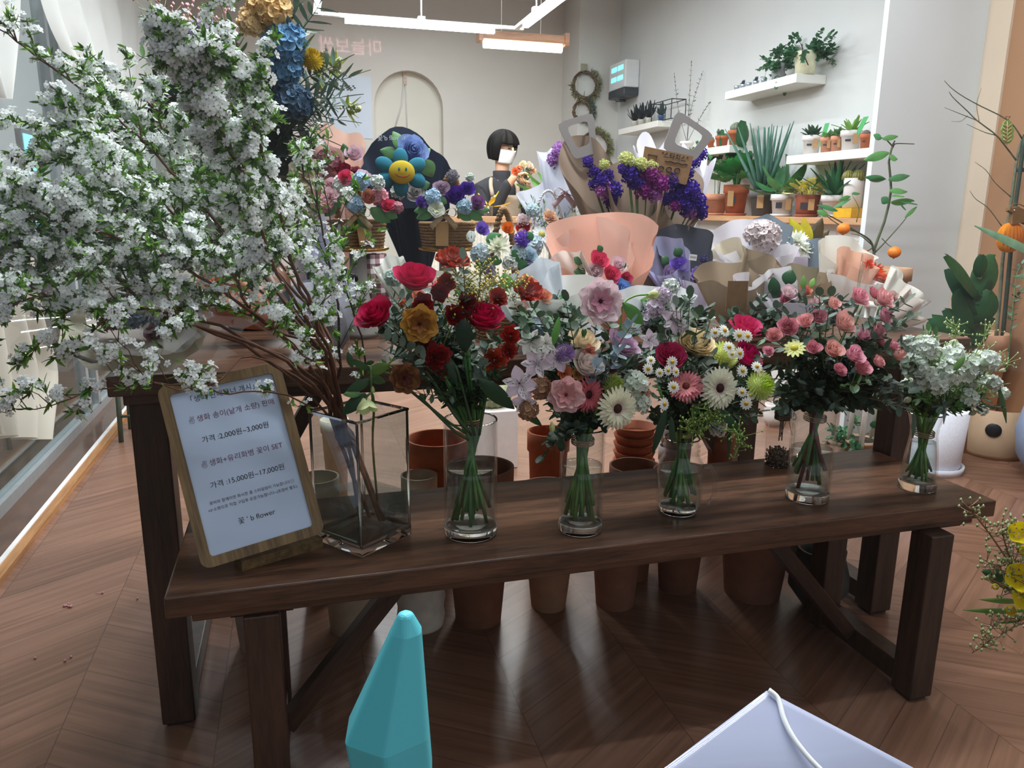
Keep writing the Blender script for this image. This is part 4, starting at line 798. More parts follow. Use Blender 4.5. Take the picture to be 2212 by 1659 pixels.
def spr(tips, n, ll, lw, col, bl, name, yy=y): 
    for a_, b_ in tips:
        q = at(a_, b_, y=yy + rnd.uniform(-.08, .08)); sprig(t, [o0, o0.lerp(q, .5) + Vector((0, 0, .08)), q], n, ll, lw, col, '#4a4a38', .002, bl, True, name, .2, start=.3)
spr([(725, 140), (760, 165), (700, 200), (740, 210), (735, 260), (700, 300), (690, 10), (650, 0), (655, 60), (720, 230), (680, 260), (640, 300)], 10, .075, .02, '#4a6152', .3, 'olive_sprig')
spr([(290, 200), (330, 170), (320, 235), (300, 260), (350, 210), (400, 260), (340, 300)], 9, .045, .034, '#2f4637', 1, 'eucalyptus_sprig')
spr([(420, 300), (470, 330), (520, 360), (600, 330), (640, 350), (560, 250), (500, 230), (590, 260), (450, 250), (600, 200), (560, 170), (540, 300), (650, 420), (600, 400), (480, 400), (430, 380)], 10, .07, .045, '#24352a', .6, 'dark_leaf_sprig')
spr([(330, 50), (370, 120), (500, 60), (420, 150), (660, 100), (300, 120)], 9, .05, .02, '#577a45', .4, 'leafy_stem')
for a_, b_ in ((345, 40), (360, 20), (375, 50), (390, 70), (365, 90), (400, 30), (480, 30)): berries(t, [o0, o0.lerp(at(a_, b_, y=y), .6) + Vector((0, 0, .05)), at(a_, b_, y=y)], 60, .004, '#d9a3a5', '#a08a6a', 'heather_sprig', sp=.025)
# --- bunches at the back left
bq('wrapped_bouquet', 'bouquet in pale pink paper behind the left flower basket', 725, 2.15, [dict(c='#e0b9a8', b=(735, 640), t=(728, 268), w=62, front=.62, dr=.45, g=.7, corner=.03), dict(c='#e6c3bb', b=(735, 640), t=(690, 300), w=50, front=.6, dr=.4, g=.8, dy=-.03)],
   [('rose', 765, 328, 24, '#e2c6d0'), ('rose', 738, 362, 22, '#b02a4f'), ('hydrangea', 708, 348, 26, ['#cf8f98', '#b06a78', '#b06a78']), ('rose', 715, 392, 24, '#dcb8be'), ('ruffle', 772, 370, 18, '#b8707e')], [(748, 345, 740, 310, 26), (690, 360, 675, 330, 24)])
t = bq('wrapped_bouquet', 'navy paper bouquet with a blue rose and smiling plush flower', 890, 2.0, [dict(c='#1d2536', b=(905, 640), t=(862, 280), w=112, front=.35, dr=.38, g=1.15, corner=.03, tr=.05), dict(c='#1a2130', b=(905, 640), t=(925, 325), w=80, front=.4, dr=.36, g=1.0, dy=.02, tr=.05), dict(c='#161b28', b=(905, 660), t=(890, 450), w=40, front=.95, dr=.6, g=.5, corner=.0, dy=-.05, tr=.05)],
   [('bigrose', 893, 322, 37, '#93a9d6', (.05, -1, .25)), ('rose', 897, 412, 24, '#d5d2d2', (0, -1, .3)), ('stock', 860, 415, 16, ['#dfe2de', '#a9b59a', '#a9b59a'])], [(875, 325, 852, 282, 34, '#5c8a52'), (865, 335, 822, 322, 30, '#4f7d4a'), (915, 345, 935, 382, 40, '#6a9a62'), (870, 400, 845, 415, 26), (905, 400, 930, 395, 26), (912, 330, 928, 318, 22, '#5c8a52')])
y = 1.93; TEAL = M('teal_plush', '#1d6d83', .95, .12, 60, sheen=1); YEL = M('yellow_plush', '#b39a1c', .95, .1, 60)
fc = at(868, 372, y=y - .03); R_ = 27 * mpp(fc)
for i in range(6):
    a_ = PI / 6 + i * PI / 3; q = fc + Vector((1.45 * R_ * cos(a_), .02, 1.1 * R_ * sin(a_))); mb = MB(); mb.ball((0, 0, 0), 1, 14, 10)
    put('plush_petal', mb.mesh('plush_petal', [TEAL]), t, mw=Matrix.Translation(q) @ Matrix.Rotation(-a_, 4, 'Y') @ Matrix.Diagonal((R_ * .82, R_ * .4, R_ * .62, 1)))
face_ = put('plush_face', MB().ball((0, 0, 0), 1, 22, 14).mesh('plush_face', [YEL]), t, mw=Matrix.Translation(fc) @ Matrix.Diagonal((R_ * 1.05, R_ * .55, R_ * .92, 1)))
for sx in (-.28, .28): put('plush_eye', MB().ball((0, 0, 0), 1, 10, 7).mesh('plush_eye', [M('teal_thread', '#1c6f7c', .8)]), face_, mw=Matrix.Translation(fc + Vector((sx * R_, -.53 * R_, .22 * R_))) @ Matrix.Diagonal((R_ * .08, R_ * .05, R_ * .15, 1)))
MB().tube([fc + Vector((.62 * R_ * sin(a_), -.57 * R_ * (1 - .35 * sin(a_) ** 2), .05 * R_ - .42 * R_ * cos(a_))) for a_ in [-1.25 + 2.5 * i / 12 for i in range(13)]], R_ * .045, 6).build('plush_smile', M('red_thread', '#8d3418', .8), face_)
lab = at(846, 298, y=2.0 - .03); text_mesh('lettering', "꽃'b flower", 14 * mpp(lab), M('silver_print', '#b9bcc4', .5), t, Matrix.Translation(lab) @ frame_to((-.05, -1, .1), (0, 0, 1)) @ Matrix.Rotation(.07, 4, 'Z'))
# --- flower baskets on gold stands
WICK = M('woven_seagrass', '#8c6a45', .8, .35, 90, bump=.6, stretch=(1, 1, 3)); BURL = M('burlap_ribbon', '#b39a78', .9, .15, 160); KRAFT = M('kraft_card', '#b28a5c', .8, .06, 40); GOLD = M('brass_plate', '#c9993f', .25, .08, 20, metal=1); PORC = M('grey_porcelain', '#b9b6b2', .3, .04)
def rope_arch(parent, c, w, h, r, m=WICK, name='handle', turns=22, depth=0.0):
    mb = MB()
    for s_ in (0, PI):
        mb.tube([c + Vector((w * cos(PI * f) + r * .6 * cos(turns * PI * f + s_) * cos(PI * f), depth * sin(PI * f) + r * .6 * sin(turns * PI * f + s_), h * sin(PI * f) + r * .6 * cos(turns * PI * f + s_) * sin(PI * f))) for f in [i / 66 for i in range(67)]], r * .75, 6)
    return mb.build(name, m, parent)
def basket(parent, c, w, d, h):
    mb = MB(); n = 9
    for k in range(n):
        z = h * (k + .5) / n; e = .86 + .14 * k / n
        mb.tube([c + Vector((w * e * (abs(cos(a)) ** .5) * (1 if cos(a) > 0 else -1) * (1 + .012 * sin(24 * a + PI * k)), d * e * (abs(sin(a)) ** .5) * (1 if sin(a) > 0 else -1) * (1 + .02 * sin(24 * a + PI * k)), z)) for a in [2 * PI * i / 64 for i in range(65)]], h / n * .62, 6)
    mb.grid(lambda u, v: c + Vector(((u - .5) * 1.7 * w, (v - .5) * 1.7 * d, h * .9)), 2, 2)
    return mb.build('basket', WICK, parent)
def bow(parent, px, py, y, s):
    c = at(px, py, y=y); k = s * mpp(c); mb = MB()
    for sg in (-1, 1):
        mb.grid(lambda u, v: c + Vector((sg * k * (.05 + .9 * sin(PI * u)), -.012 + (v - .5) * .3 * k, k * (.55 * sin(2 * PI * u) * .6 + .12))), 12, 2)
        mb.grid(lambda u, v: c + Vector((sg * k * (.1 + .9 * u + .25 * (v - .5)), -.008, -k * (.1 + .95 * u) + k * .35 * (v - .5))), 4, 2)
    mb.ball(c + Vector((0, -.01, .05 * k)), .16 * k, 8, 6); return solid(mb.build('ribbon_bow', BURL, parent), .001)
def cardtag(parent, px, py, y, w, h, rot=0.0, m=None, name='paper_tag'):
    c = at(px, py, y=y); k = mpp(c); return put(name, MB().box(-w / 2 * k, w / 2 * k, -.0008, .0008, -h / 2 * k, h / 2 * k).mesh(name, [m or KRAFT], False), parent, mw=Matrix.Translation(c) @ Matrix.Rotation(rot, 4, 'Y'))
def stand(label, px, py, y, w):
    c = at(px, py, y=y); r = w / 2 * mpp(c); s_ = thing('cake_stand', label, 'stand', (c.x, y, TZ)); h = c.z - TZ
    MB().lathe([(.0005, h - .004), (r * .9, h - .004), (r, h), (r, h + .004), (r * .92, h + .001), (.0005, h)], 40).build('plate', GOLD, s_, loc=(c.x, y, TZ))
    MB().lathe([(.0005, 0), (r * .62, 0), (r * .6, .01), (r * .32, h * .5), (r * .26, h - .004), (.0005, h - .004)], 32).build('pedestal', PORC, s_, loc=(c.x, y, TZ)); return c, r
c, r = stand('gold plate on a grey pedestal under the left flower basket', 772, 538, 1.85, 135); y = 1.85
def fl(t, items, y):
    for k, px, py, rr_, cc in items: bloom(t, k, px, py, y + rnd.uniform(-.03, .0), rr_, cc)
zt = c.z + .001
t = thing('flower_basket', 'seagrass basket of pink and peach soap roses with burlap bow, left gold stand', 'flower basket', (c.x, y, zt)); k = mpp(c)
basket(t, Vector((c.x, y, zt)), 60 * k, .05, 62 * k); rope_arch(t, at(757, 470, y=y), 26 * k, 88 * k, .006, depth=-.02)
fl(t, [('hydrangea', 742, 402, 24, ['#e9ebe6', '#c9d0b4', '#c9d0b4']), ('hydrangea', 767, 442, 21, [SKY, '#8fb2cc', '#8fb2cc']), ('hydrangea', 778, 392, 20, [SKY, '#dfe6ea', '#8fb2cc']), ('rose', 798, 424, 22, '#e09a82'), ('rose', 838, 442, 19, HP), ('rose', 745, 382, 18, HP), ('rose', 787, 382, 20, '#e0c8d2'), ('hydrangea', 820, 425, 20, ['#e3a0aa', '#c9808c', '#c9808c']), ('ruffle', 715, 420, 20, '#e2c2c6'), ('hydrangea', 700, 440, 20, ['#e0a5ad', '#c9808c', '#c9808c']), ('stock', 815, 395, 16, ['#dfe3df', '#a9b59a', '#8fa08a']), ('rose', 712, 398, 18, '#dcb4bc'), ('hydrangea', 858, 448, 13, ['#c98c98', '#a96a78', '#a96a78'])], y - .05)
for l in ((800, 450, 845, 480, 34), (790, 445, 760, 470, 26), (830, 455, 860, 470, 26), (725, 440, 700, 465, 28), (770, 460, 800, 500, 26), (735, 425, 720, 450, 24)): leafpart(t, l[0], l[1], y - .07, l[2], l[3], l[4], '#4d7d4b')
bow(t, 772, 462, y - .062, 28); cardtag(t, 788, 505, y - .062, 30, 46, -.12)
c, r = stand('gold plate on a grey pedestal under the right flower basket', 966, 538, 1.85, 125)
t = thing('flower_basket', 'seagrass basket of purple soap roses with burlap bow, right gold stand', 'flower basket', (c.x, y, zt)); zt = c.z + .001
basket(t, Vector((c.x, y, zt)), 58 * k, .05, 58 * k); rope_arch(t, at(972, 470, y=y), 22 * k, 92 * k, .006, depth=-.02)
fl(t, [('bigrose', 983, 422, 26, '#5a2f9c'), ('rose', 1008, 405, 21, '#5a35a0'), ('rose', 1033, 437, 22, '#8a5a8e'), ('rose', 955, 405, 20, '#b9a0b4'), ('hydrangea', 935, 427, 19, [SKY, '#e3ecef', '#8fb2cc']), ('hydrangea', 1003, 447, 17, ['#a9c4d2', '#7f9fb2', '#7f9fb2']), ('lily', 942, 452, 20, ['#e7e8df', '#c9cfae']), ('rose', 910, 437, 15, '#64429a'), ('statice', 978, 380, 14, '#8d8790'), ('stock', 1015, 385, 10, ['#cfd8cf', '#8fa08a', '#8fa08a'])], y - .05)
for l in ((1010, 455, 1045, 475, 26), (1020, 450, 1060, 452, 22), (940, 455, 900, 470, 26), (965, 440, 945, 425, 20), (990, 458, 1020, 475, 24), (925, 450, 895, 455, 22)): leafpart(t, l[0], l[1], y - .07, l[2], l[3], l[4], '#4d7d4b')
bow(t, 957, 462, y - .062, 28); cardtag(t, 955, 505, y - .062, 28, 52, .02)
# --- centre baskets
y = 1.75; p = tabp(1085, y)
t = thing('flower_basket', 'round basket with a tall braided handle, white chrysanthemum and purple roses', 'flower basket', p); k = mpp(at(1085, 560, y=y))
basket(t, p, 62 * k, .06, .07); rope_arch(t, Vector((at(1090, 600, y=y).x, y + .01, TZ + .05)), 28 * k, at(1090, 452, y=y).z - TZ - .05, .0075, turns=34)
fl(t, [('rose', 1043, 494, 18, '#8a6cc8'), ('bud', 1018, 512, 24, '#dfe4df'), ('spiky', 1075, 535, 34, '#e9ead6'), ('rose', 1097, 492, 16, '#e07a1f'), ('statice', 1128, 517, 18, '#7a55c0'), ('rose', 1146, 550, 21, '#bcd2de'), ('rose', 1057, 582, 20, '#a394b0'), ('rose', 1140, 580, 22, '#6d4a86'), ('hydrangea', 1038, 548, 22, ['#cfdde3', '#a9bdc6', '#a9bdc6']), ('hydrangea', 1120, 548, 20, ['#c6d8de', '#a9bdc6', '#a9bdc6']), ('rose', 1160, 592, 18, '#e0d8c0'), ('stock', 1100, 570, 16, ['#dfe3df', '#a9b59a', '#8fa08a'])], y - .04)
for l in ((1050, 520, 1085, 505, 30), (1110, 540, 1125, 580, 32), (1060, 560, 1025, 575, 28), (1085, 565, 1060, 560, 24), (1120, 560, 1150, 600, 26), (1150, 520, 1140, 500, 20)): leafpart(t, l[0], l[1], y - .06, l[2], l[3], l[4], '#3f7a44')
y = 2.15; p = tabp(1190, y)
t = thing('flower_basket', 'basket with white hoop handles and a pink ribbon, holding red roses', 'flower basket', p); k = mpp(at(1190, 480, y=y)); basket(t, p, 66 * k, .07, .09)
WHC = M('white_cord', '#dcd9da', .6, .06, 80)
for cx, w in ((1182, 38), (1215, 30)): rope_arch(t, at(cx, 560, y=y), w * k, 145 * k, .0035, WHC, turns=40)
fl(t, [('bigrose', 1203, 494, 27, '#a5182b'), ('rose', 1132, 492, 18, '#a81c2c'), ('ruffle', 1190, 466, 20, '#e6bfa2'), ('daisy', 1170, 506, 22, ['#e9ebea', '#c9bf6a']), ('daisy', 1192, 520, 18, ['#e9ebea', '#c9bf6a']), ('hydrangea', 1150, 455, 16, ['#cbdde2', '#a9bdc6', '#a9bdc6']), ('ruffle', 1130, 475, 16, '#e3cfd0'), ('rose', 1128, 503, 14, '#e2c3b8'), ('hydrangea', 1150, 530, 24, ['#c9dbe4', '#a9bdc6', '#a9bdc6']), ('rose', 1240, 470, 14, '#e6e3d4')], y - .04)
for px, py in ((1150, 430), (1165, 450), (1175, 440), (1235, 450), (1245, 460), (1205, 465), (1140, 445), (1180, 480)): sprig(t, [at(1185, 540, y=y), at((px + 1185) / 2, (py + 520) / 2, y=y), at(px, py, y=y - .03)], 9, .025, .007, '#6f8f68', '#6f7f50', .001, .3, True, 'fine_sprig')
bow(t, 1218, 418, y - .01, 26).data.materials[0] = M('pink_ribbon', '#d3b3bd', .5, .05)
# --- centre: large peach bouquet
t = bq('wrapped_bouquet', 'big peach paper bouquet with pink and white soap roses at the table centre', 1300, 1.8, [dict(c='#eab39e', b=(1322, 760), t=(1302, 458), w=158, front=.30, dr=.42, g=.8, corner=.02), dict(c='#e9c4b4', b=(1318, 760), t=(1275, 478), w=112, front=.32, dr=.4, g=.85, dy=.02), dict(c='#e4d5cb', b=(1330, 770), t=(1200, 560), w=52, front=.7, dr=.4, g=.8, dy=-.02, corner=.03)],
   [('rose', 1296, 560, 24, HP), ('rose', 1286, 586, 24, '#e6cfd2', (0, -1, .4)), ('rose', 1324, 591, 23, HP, (.1, -1, .4)), ('rose', 1338, 570, 20, '#e2c6cc'), ('rose', 1260, 574, 17, '#dcd8c2'), ('rose', 1290, 622, 24, '#e3c6c8'), ('bigrose', 1348, 625, 28, '#7ea3d8', (.2, -1, .5)), ('rose', 1262, 610, 18, '#dcc0bf'), ('rose', 1352, 600, 16, '#c5405f')],
   [(1300, 545, 1293, 530, 16), (1258, 570, 1243, 555, 22), (1265, 590, 1242, 585, 24), (1345, 575, 1358, 575, 18), (1370, 625, 1385, 598, 32, '#4d8a4a'), (1360, 640, 1385, 625, 26, '#4d8a4a')])
# --- statice in kraft carriers with a price card
KC = paper('#8f7b6a', .05)
STV, STM, STP, STY = '#4b2f97', '#8f2f86', '#b06cb4', '#cdd08c'
def carrier(label, y, b, t_, w, fl_, hand=None, front=.55):
    t = bq('statice_bunch', label, b[0], y, [dict(c=KC, b=b, t=t_, w=w, front=front, dr=.8, g=.9, corner=0, ruf=.0, r0=.25)], [('statice', *f) for f in fl_], cat='flowers', group='statice bunches in kraft carriers')
    o0 = at(b[0], b[1] - 30, y=y)
    for f in fl_[::2]: MB().tube([o0, o0.lerp(at(f[0], f[1], y=y - .02), .97)], .0018, 5).build('stem', M('stem_4e6b35', '#4e6b35', .5), t)
    if hand:
        q = [at(*h_, y=y + .045) for h_ in hand]; m_ = sum(q, Vector()) / 4; i = [m_ + (a - m_) * .58 + (q[1] - q[2]) * .05 for a in q]; n_ = Vector((0, .0012, 0)); k_ = len(q)
        def rr4(c4, f):
            out = []
            for j in range(4):
                a, b_, c_ = c4[j - 1], c4[j], c4[(j + 1) % 4]; p1, p2 = b_ + (a - b_) * f, b_ + (c_ - b_) * f; out += [p1.lerp(b_, .0), (p1 + p2 + b_ * 2) / 4, p2]
            return out
        O, I = rr4(q, .16), rr4(i, .2); K_ = len(O); vs = [v_ + s_ * n_ for s_ in (-1, 1) for ring in (O, I) for v_ in ring]; f = []
        for a in range(K_):
            b_ = (a + 1) % K_; f += [(a, b_, K_ + b_, K_ + a), (2 * K_ + a, 3 * K_ + a, 3 * K_ + b_, 2 * K_ + b_), (a, 2 * K_ + a, 2 * K_ + b_, b_), (K_ + a, K_ + b_, 3 * K_ + b_, 3 * K_ + a)]
        MB().add(vs, f).build('carrier_handle', M('grey_card', '#86807d', .7, .03), t, smooth=False)
    return t
carrier('statice bunch in the left kraft carrier, grey handle leaning left', 2.08, (1352, 640), (1252, 290), 62, [(1270, 350, 13, STV), (1284, 372, 14, STV), (1300, 392, 18, STV), (1313, 378, 13, STV), (1303, 410, 21, STP), (1325, 412, 20, STV), (1305, 356, 12, STY), (1318, 435, 16, STV), (1282, 398, 12, STV)], [(1202, 266), (1282, 242), (1290, 330), (1240, 345)], .52)
carrier('magenta and purple statice bunch in the middle kraft carrier', 2.0, (1385, 680), (1362, 345), 60, [(1353, 346, 18, STY), (1385, 355, 16, STY), (1360, 378, 21, STV), (1348, 366, 14, STV), (1372, 395, 18, STV), (1402, 378, 23, STM), (1396, 408, 27, STM), (1424, 398, 21, STM), (1415, 420, 17, STP), (1408, 360, 14, STY), (1375, 365, 14, STV)], None, .6)
carrier('purple statice bunch in the right kraft carrier leaning right, grey handle', 2.04, (1388, 690), (1500, 345), 58, [(1447, 386, 22, STV), (1470, 397, 20, STV), (1466, 422, 25, STV), (1491, 411, 23, STV), (1506, 441, 23, STV), (1480, 440, 22, STV), (1488, 456, 18, STP), (1450, 372, 15, STV), (1485, 372, 14, STV), (1440, 430, 15, STV), (1515, 462, 14, STV), (1425, 402, 15, STP), (1458, 445, 14, STM)], [(1462, 236), (1543, 292), (1500, 350), (1430, 322)], .55)
pc = thing('price_card', 'brown kraft price card handwritten 7000 above the purple statice', 'price card', tabp(1440, 1.99)); q = [at(1393, 316, y=1.985), at(1498, 338, y=1.985), at(1482, 400, y=1.985), at(1384, 372, y=1.985)]
n_ = Vector((0, .001, 0)); MB().add([v_ + s_ * n_ for s_ in (-1, 1) for v_ in q], [(0, 1, 2, 3), (7, 6, 5, 4), (0, 4, 5, 1), (1, 5, 6, 2), (2, 6, 7, 3), (3, 7, 4, 0)]).build('card', M('kraft_dark', '#8a6744', .8, .12, 60), pc, smooth=False)
MB().tube([at(1440, 390, y=1.99), at(1420, 470, y=2.0), Vector((tabp(1405, 2.0).x, 2.0, TZ))], .0015, 5).build('stick', M('wood_stick', '#b28a5c', .7), pc)
ux = (q[1] - q[0]).normalized(); uz = (q[0] - q[3]); uz = (uz - ux * uz.dot(ux)).normalized(); kk = mpp(q[0]); mwc = lambda px, py: Matrix(((ux.x, uz.x, 0, 0), (ux.y, uz.y, -1, 0), (ux.z, uz.z, 0, 0), (0, 0, 0, 1))) if 0 else Matrix.Translation(at(px, py, y=1.983)) @ Matrix(((ux.x, uz.x, 0, 0), (ux.y, uz.y, -1, 0), (ux.z, uz.z, 0, 0), (0, 0, 0, 1)))
text_mesh('lettering', '"스타치스"', 15 * kk, INK, pc, mwc(1458, 340), bold=.0004)
def pen(pts, w=1.3): MB().tube([at(a, b, y=1.983) for a, b in pts], w * kk * .6, 5).build('handwriting', INK, pc)
pen([(1402, 350), (1400, 333), (1420, 337), (1414, 355)]); pen([(1437, 346 + 2 * sin(i)) if 0 else (1437 + 4 * i, 347 + i * .75 + 1.2 * sin(i * 1.6)) for i in range(13)])
for cx, cy in ((1428, 364), (1445, 366), (1463, 368)): pen([(cx + 6 * cos(a), cy + 5.5 * sin(a)) for a in [i * PI / 6 for i in range(13)]])
bq('statice_bunch', 'lilac statice in frosted white paper left of the kraft carriers', 1200, 2.25, [dict(c='#e3e6ee', b=(1225, 620), t=(1205, 318), w=45, front=.9, dr=.6, g=.8, corner=.02, tr=.5), dict(c='#dfe3ec', b=(1225, 620), t=(1180, 395), w=70, front=.85, dr=.5, g=1.2, tr=.5)], [('statice', 1210, 328, 20, '#b683c4'), ('statice', 1198, 345, 18, '#a878b8'), ('statice', 1222, 340, 16, '#b683c4')], cat='flowers')
bq('statice_bunch', 'purple statice in white tissue right of the kraft carriers', 1500, 2.25, [dict(c='#e6e4ec', b=(1450, 640), t=(1512, 318), w=38, front=.85, dr=.6, g=.8, corner=.05, tr=.5), dict(c='#e6e4ec', b=(1440, 640), t=(1405, 300), w=38, front=.85, dr=.6, g=.8, corner=.05, tr=.5)], [('statice', 1515, 333, 14, STV), ('statice', 1500, 350, 14, STV)], cat='flowers')
# --- right of centre
t = bq('wrapped_bouquet', 'charcoal and lavender paper bouquet of violet soap roses right of centre', 1480, 1.95, [dict(c='#4a4b55', b=(1490, 760), t=(1478, 486), w=78, front=.45, dr=.45, g=.7, tr=.1), dict(c='#b9b8da', b=(1480, 760), t=(1425, 520), w=62, front=.6, dr=.45, g=.8, dy=-.02, tr=.4), dict(c='#d6d2e2', b=(1500, 770), t=(1510, 590), w=50, front=.8, dr=.5, g=.8, dy=-.05, tr=.5)],
   [('rose', 1468, 569, 23, '#8466c4'), ('rose', 1449, 592, 22, '#a893b8'), ('rose', 1470, 612, 24, '#5d35a0'), ('ruffle', 1510, 590, 20, '#8d74b8'), ('statice', 1520, 470 + 90, 10, '#55507a')], [(1470, 555, 1462, 535, 26, '#2f5a35'), (1445, 570, 1432, 555, 24, '#2f5a35'), (1480, 600, 1495, 600, 20, '#2f4a35')])
cardtag(t, 1497, 556, 1.9, 18, 13, .12, M('white_label', '#e9e9e9', .6), 'price_label'); text_mesh('lettering', '20000', 6 * mpp(at(1497, 556, y=1.9)), INK, t, Matrix.Translation(at(1497, 556, y=1.898)) @ Matrix.Rotation(.12, 4, 'Y') @ Matrix.Rotation(PI / 2, 4, 'X'))
bq('wrapped_bouquet', 'white tissue bouquet with blush hydrangea and a slate blue sheet behind', 1640, 2.05, [dict(c='#7d8790', b=(1650, 700), t=(1668, 466), w=62, front=.6, dr=.4, g=.6, dy=.05, tr=.1), dict(c='#e4e1e8', b=(1640, 700), t=(1600, 478), w=80, front=.55, dr=.45, g=.7, tr=.5), dict(c='#ebe9ef', b=(1640, 720), t=(1630, 540), w=100, front=.85, dr=.5, g=.8, dy=-.06, tr=.5), dict(c='#d9cdb4', b=(1630, 720), t=(1560, 530), w=50, front=.7, dr=.5, g=.8, dy=-.02)],
   [('hydrangea', 1650, 512, 36, ['#e3d6d6', '#c9b8b6', '#c9b8b6']), ('hydrangea', 1630, 505, 24, ['#dfd2d2', '#c9b8b6', '#c9b8b6'])])
t = bq('wrapped_bouquet', 'white chrysanthemum bouquet in lilac tissue and grey blue paper before the croton', 1725, 2.15, [dict(c='#dfd6e2', b=(1740, 700), t=(1735, 520), w=45, front=.75, dr=.5, g=.7, tr=.4), dict(c='#7f8d9a', b=(1760, 700), t=(1800, 520), w=62, front=.75, dr=.4, g=.6, tr=.1, dy=-.04)], [('spiky', 1720, 522, 30, '#e9ebe0'), ('spiky', 1735, 540, 24, '#e3e6d8')])
t = bq('wrapped_bouquet', 'large kraft paper bouquet with tissue lining behind the hot pink roses', 1600, 1.66, [dict(c='#a5917a', b=(1600, 800), t=(1600, 565), w=110, front=.7, dr=.45, g=.45, corner=.06, tr=.08), dict(c='#9a876f', b=(1600, 800), t=(1690, 560), w=95, front=.6, dr=.4, g=.5, dy=.04, tr=.08), dict(c='#e6e0e4', b=(1610, 790), t=(1625, 590), w=45, front=.8, dr=.4, g=.5, dy=.0), dict(c='#6d5138', b=(1680, 780), t=(1690, 655), w=45, front=.8, dr=.5, g=.4, dy=-.05, tr=.05)],
   [('statice', 1655, 625, 14, '#6a5a4c'), ('statice', 1660, 645, 14, '#5a4c40')])
cardtag(t, 1592, 640, 1.575, 50, 66, .02, M('kraft_dark', '#8a6744', .8, .12, 60), 'kraft_label')
t = bq('wrapped_bouquet', 'pink rose bouquet with dark green leaves and a note card in olive paper', 1710, 1.60, [dict(c='#9b8f74', b=(1715, 790), t=(1715, 575), w=68, front=.65, dr=.4, g=.5, dy=.04, tr=.1), dict(c='#e9e6ea', b=(1715, 790), t=(1665, 590), w=52, front=.7, dr=.4, g=.6, tr=.4)],
   [('rose', 1706, 630, 21, '#e6ccd0'), ('rose', 1700, 648, 22, '#dd5580'), ('rose', 1742, 625, 16, '#d98a72'), ('rose', 1752, 662, 22, '#e3c3c6'), ('rose', 1770, 650, 16, '#e2c6c8')], [(1675, 640, 1670, 600, 30, '#1f4a2a'), (1700, 615, 1712, 582, 36, '#1f4f2a'), (1680, 650, 1676, 615, 26, '#23502e'), (1735, 625, 1738, 595, 16, '#6f9a4a'), (1750, 620, 1760, 600, 14, '#7fa84f')])
cardtag(t, 1720, 680, 1.53, 70, 50, .06, M('lilac_note', '#cfc4d2', .6, .05), 'note_card')
bq('wrapped_bouquet', 'cream and peach paper bouquet with bright orange flowers near the citrus pot', 1830, 1.95, [dict(c='#e6e2d6', b=(1790, 740), t=(1840, 512), w=80, front=.55, dr=.4, g=.6), dict(c='#e6b59c', b=(1810, 740), t=(1862, 540), w=55, front=.7, dr=.4, g=.6, dy=-.04), dict(c='#e9e6e2', b=(1820, 740), t=(1850, 590), w=70, front=.8, dr=.5, g=.6, dy=-.07), dict(c='#a58f74', b=(1770, 740), t=(1775, 590), w=40, front=.8, dr=.5, g=.6, dy=-.06)],
   [('spiky', 1888, 590, 26, '#e8561c'), ('spiky', 1905, 605, 20, '#e8641c'), ('spiky', 1872, 570, 18, '#e04a18')])
CELL = clear('cellophane', '#fbfcfd', .75, .05, .06)
bq('wrapped_bouquet', 'cream paper bouquet under crinkled clear cellophane at the right table end', 1935, 1.68, [dict(c='#e6e2d8', b=(1890, 760), t=(1975, 600), w=62, front=.7, dr=.5, g=.6), dict(c='#dccfc4', b=(1900, 770), t=(1985, 650), w=48, front=.8, dr=.5, g=.6, dy=-.05), dict(c=CELL, b=(1870, 760), t=(1940, 598), w=98, front=.8, dr=.6, g=.5, dy=-.03, corner=.08, ruf=.07, name='cellophane')],
   [('rose', 1900, 650, 16, '#dcc8c0'), ('rose', 1930, 640, 16, '#d8b8b0')])
# --- behind the vases
t = bq('wrapped_bouquet', 'white paper bouquet of coral carnations and peach rose behind the middle vase', 1180, 1.58, [dict(c='#e4e3dc', b=(1195, 800), t=(1190, 600), w=120, front=.75, dr=.4, g=.5), dict(c='#dde3ea', b=(1200, 800), t=(1120, 590), w=85, front=.8, dr=.4, g=.5, dy=.03), dict(c='#e9e8ee', b=(1230, 800), t=(1262, 690), w=70, front=.8, dr=.4, g=.5, dy=-.02)],
   [('ruffle', 1138, 614, 26, '#e58a70'), ('rose', 1178, 637, 20, '#dd9578'), ('ruffle', 1215, 686, 26, '#e0a9a5'), ('rose', 1195, 660, 14, '#5a3a9c'), ('rose', 1166, 690, 20, '#c76a72'), ('hydrangea', 1150, 710, 26, ['#b9cbd6', '#96aebb', '#96aebb']), ('rose', 1130, 665, 18, '#e0c6c0'), ('spiky', 1110, 640, 24, '#dfe0d6')], [(1100, 640, 1090, 590, 40, '#5c9a42'), (1230, 680, 1250, 650, 34, '#4d8a44'), (1150, 680, 1120, 690, 30, '#5f8a72'), (1180, 670, 1160, 720, 34, '#7f9a8c'), (1210, 650, 1222, 640, 24, '#4d8a44')])
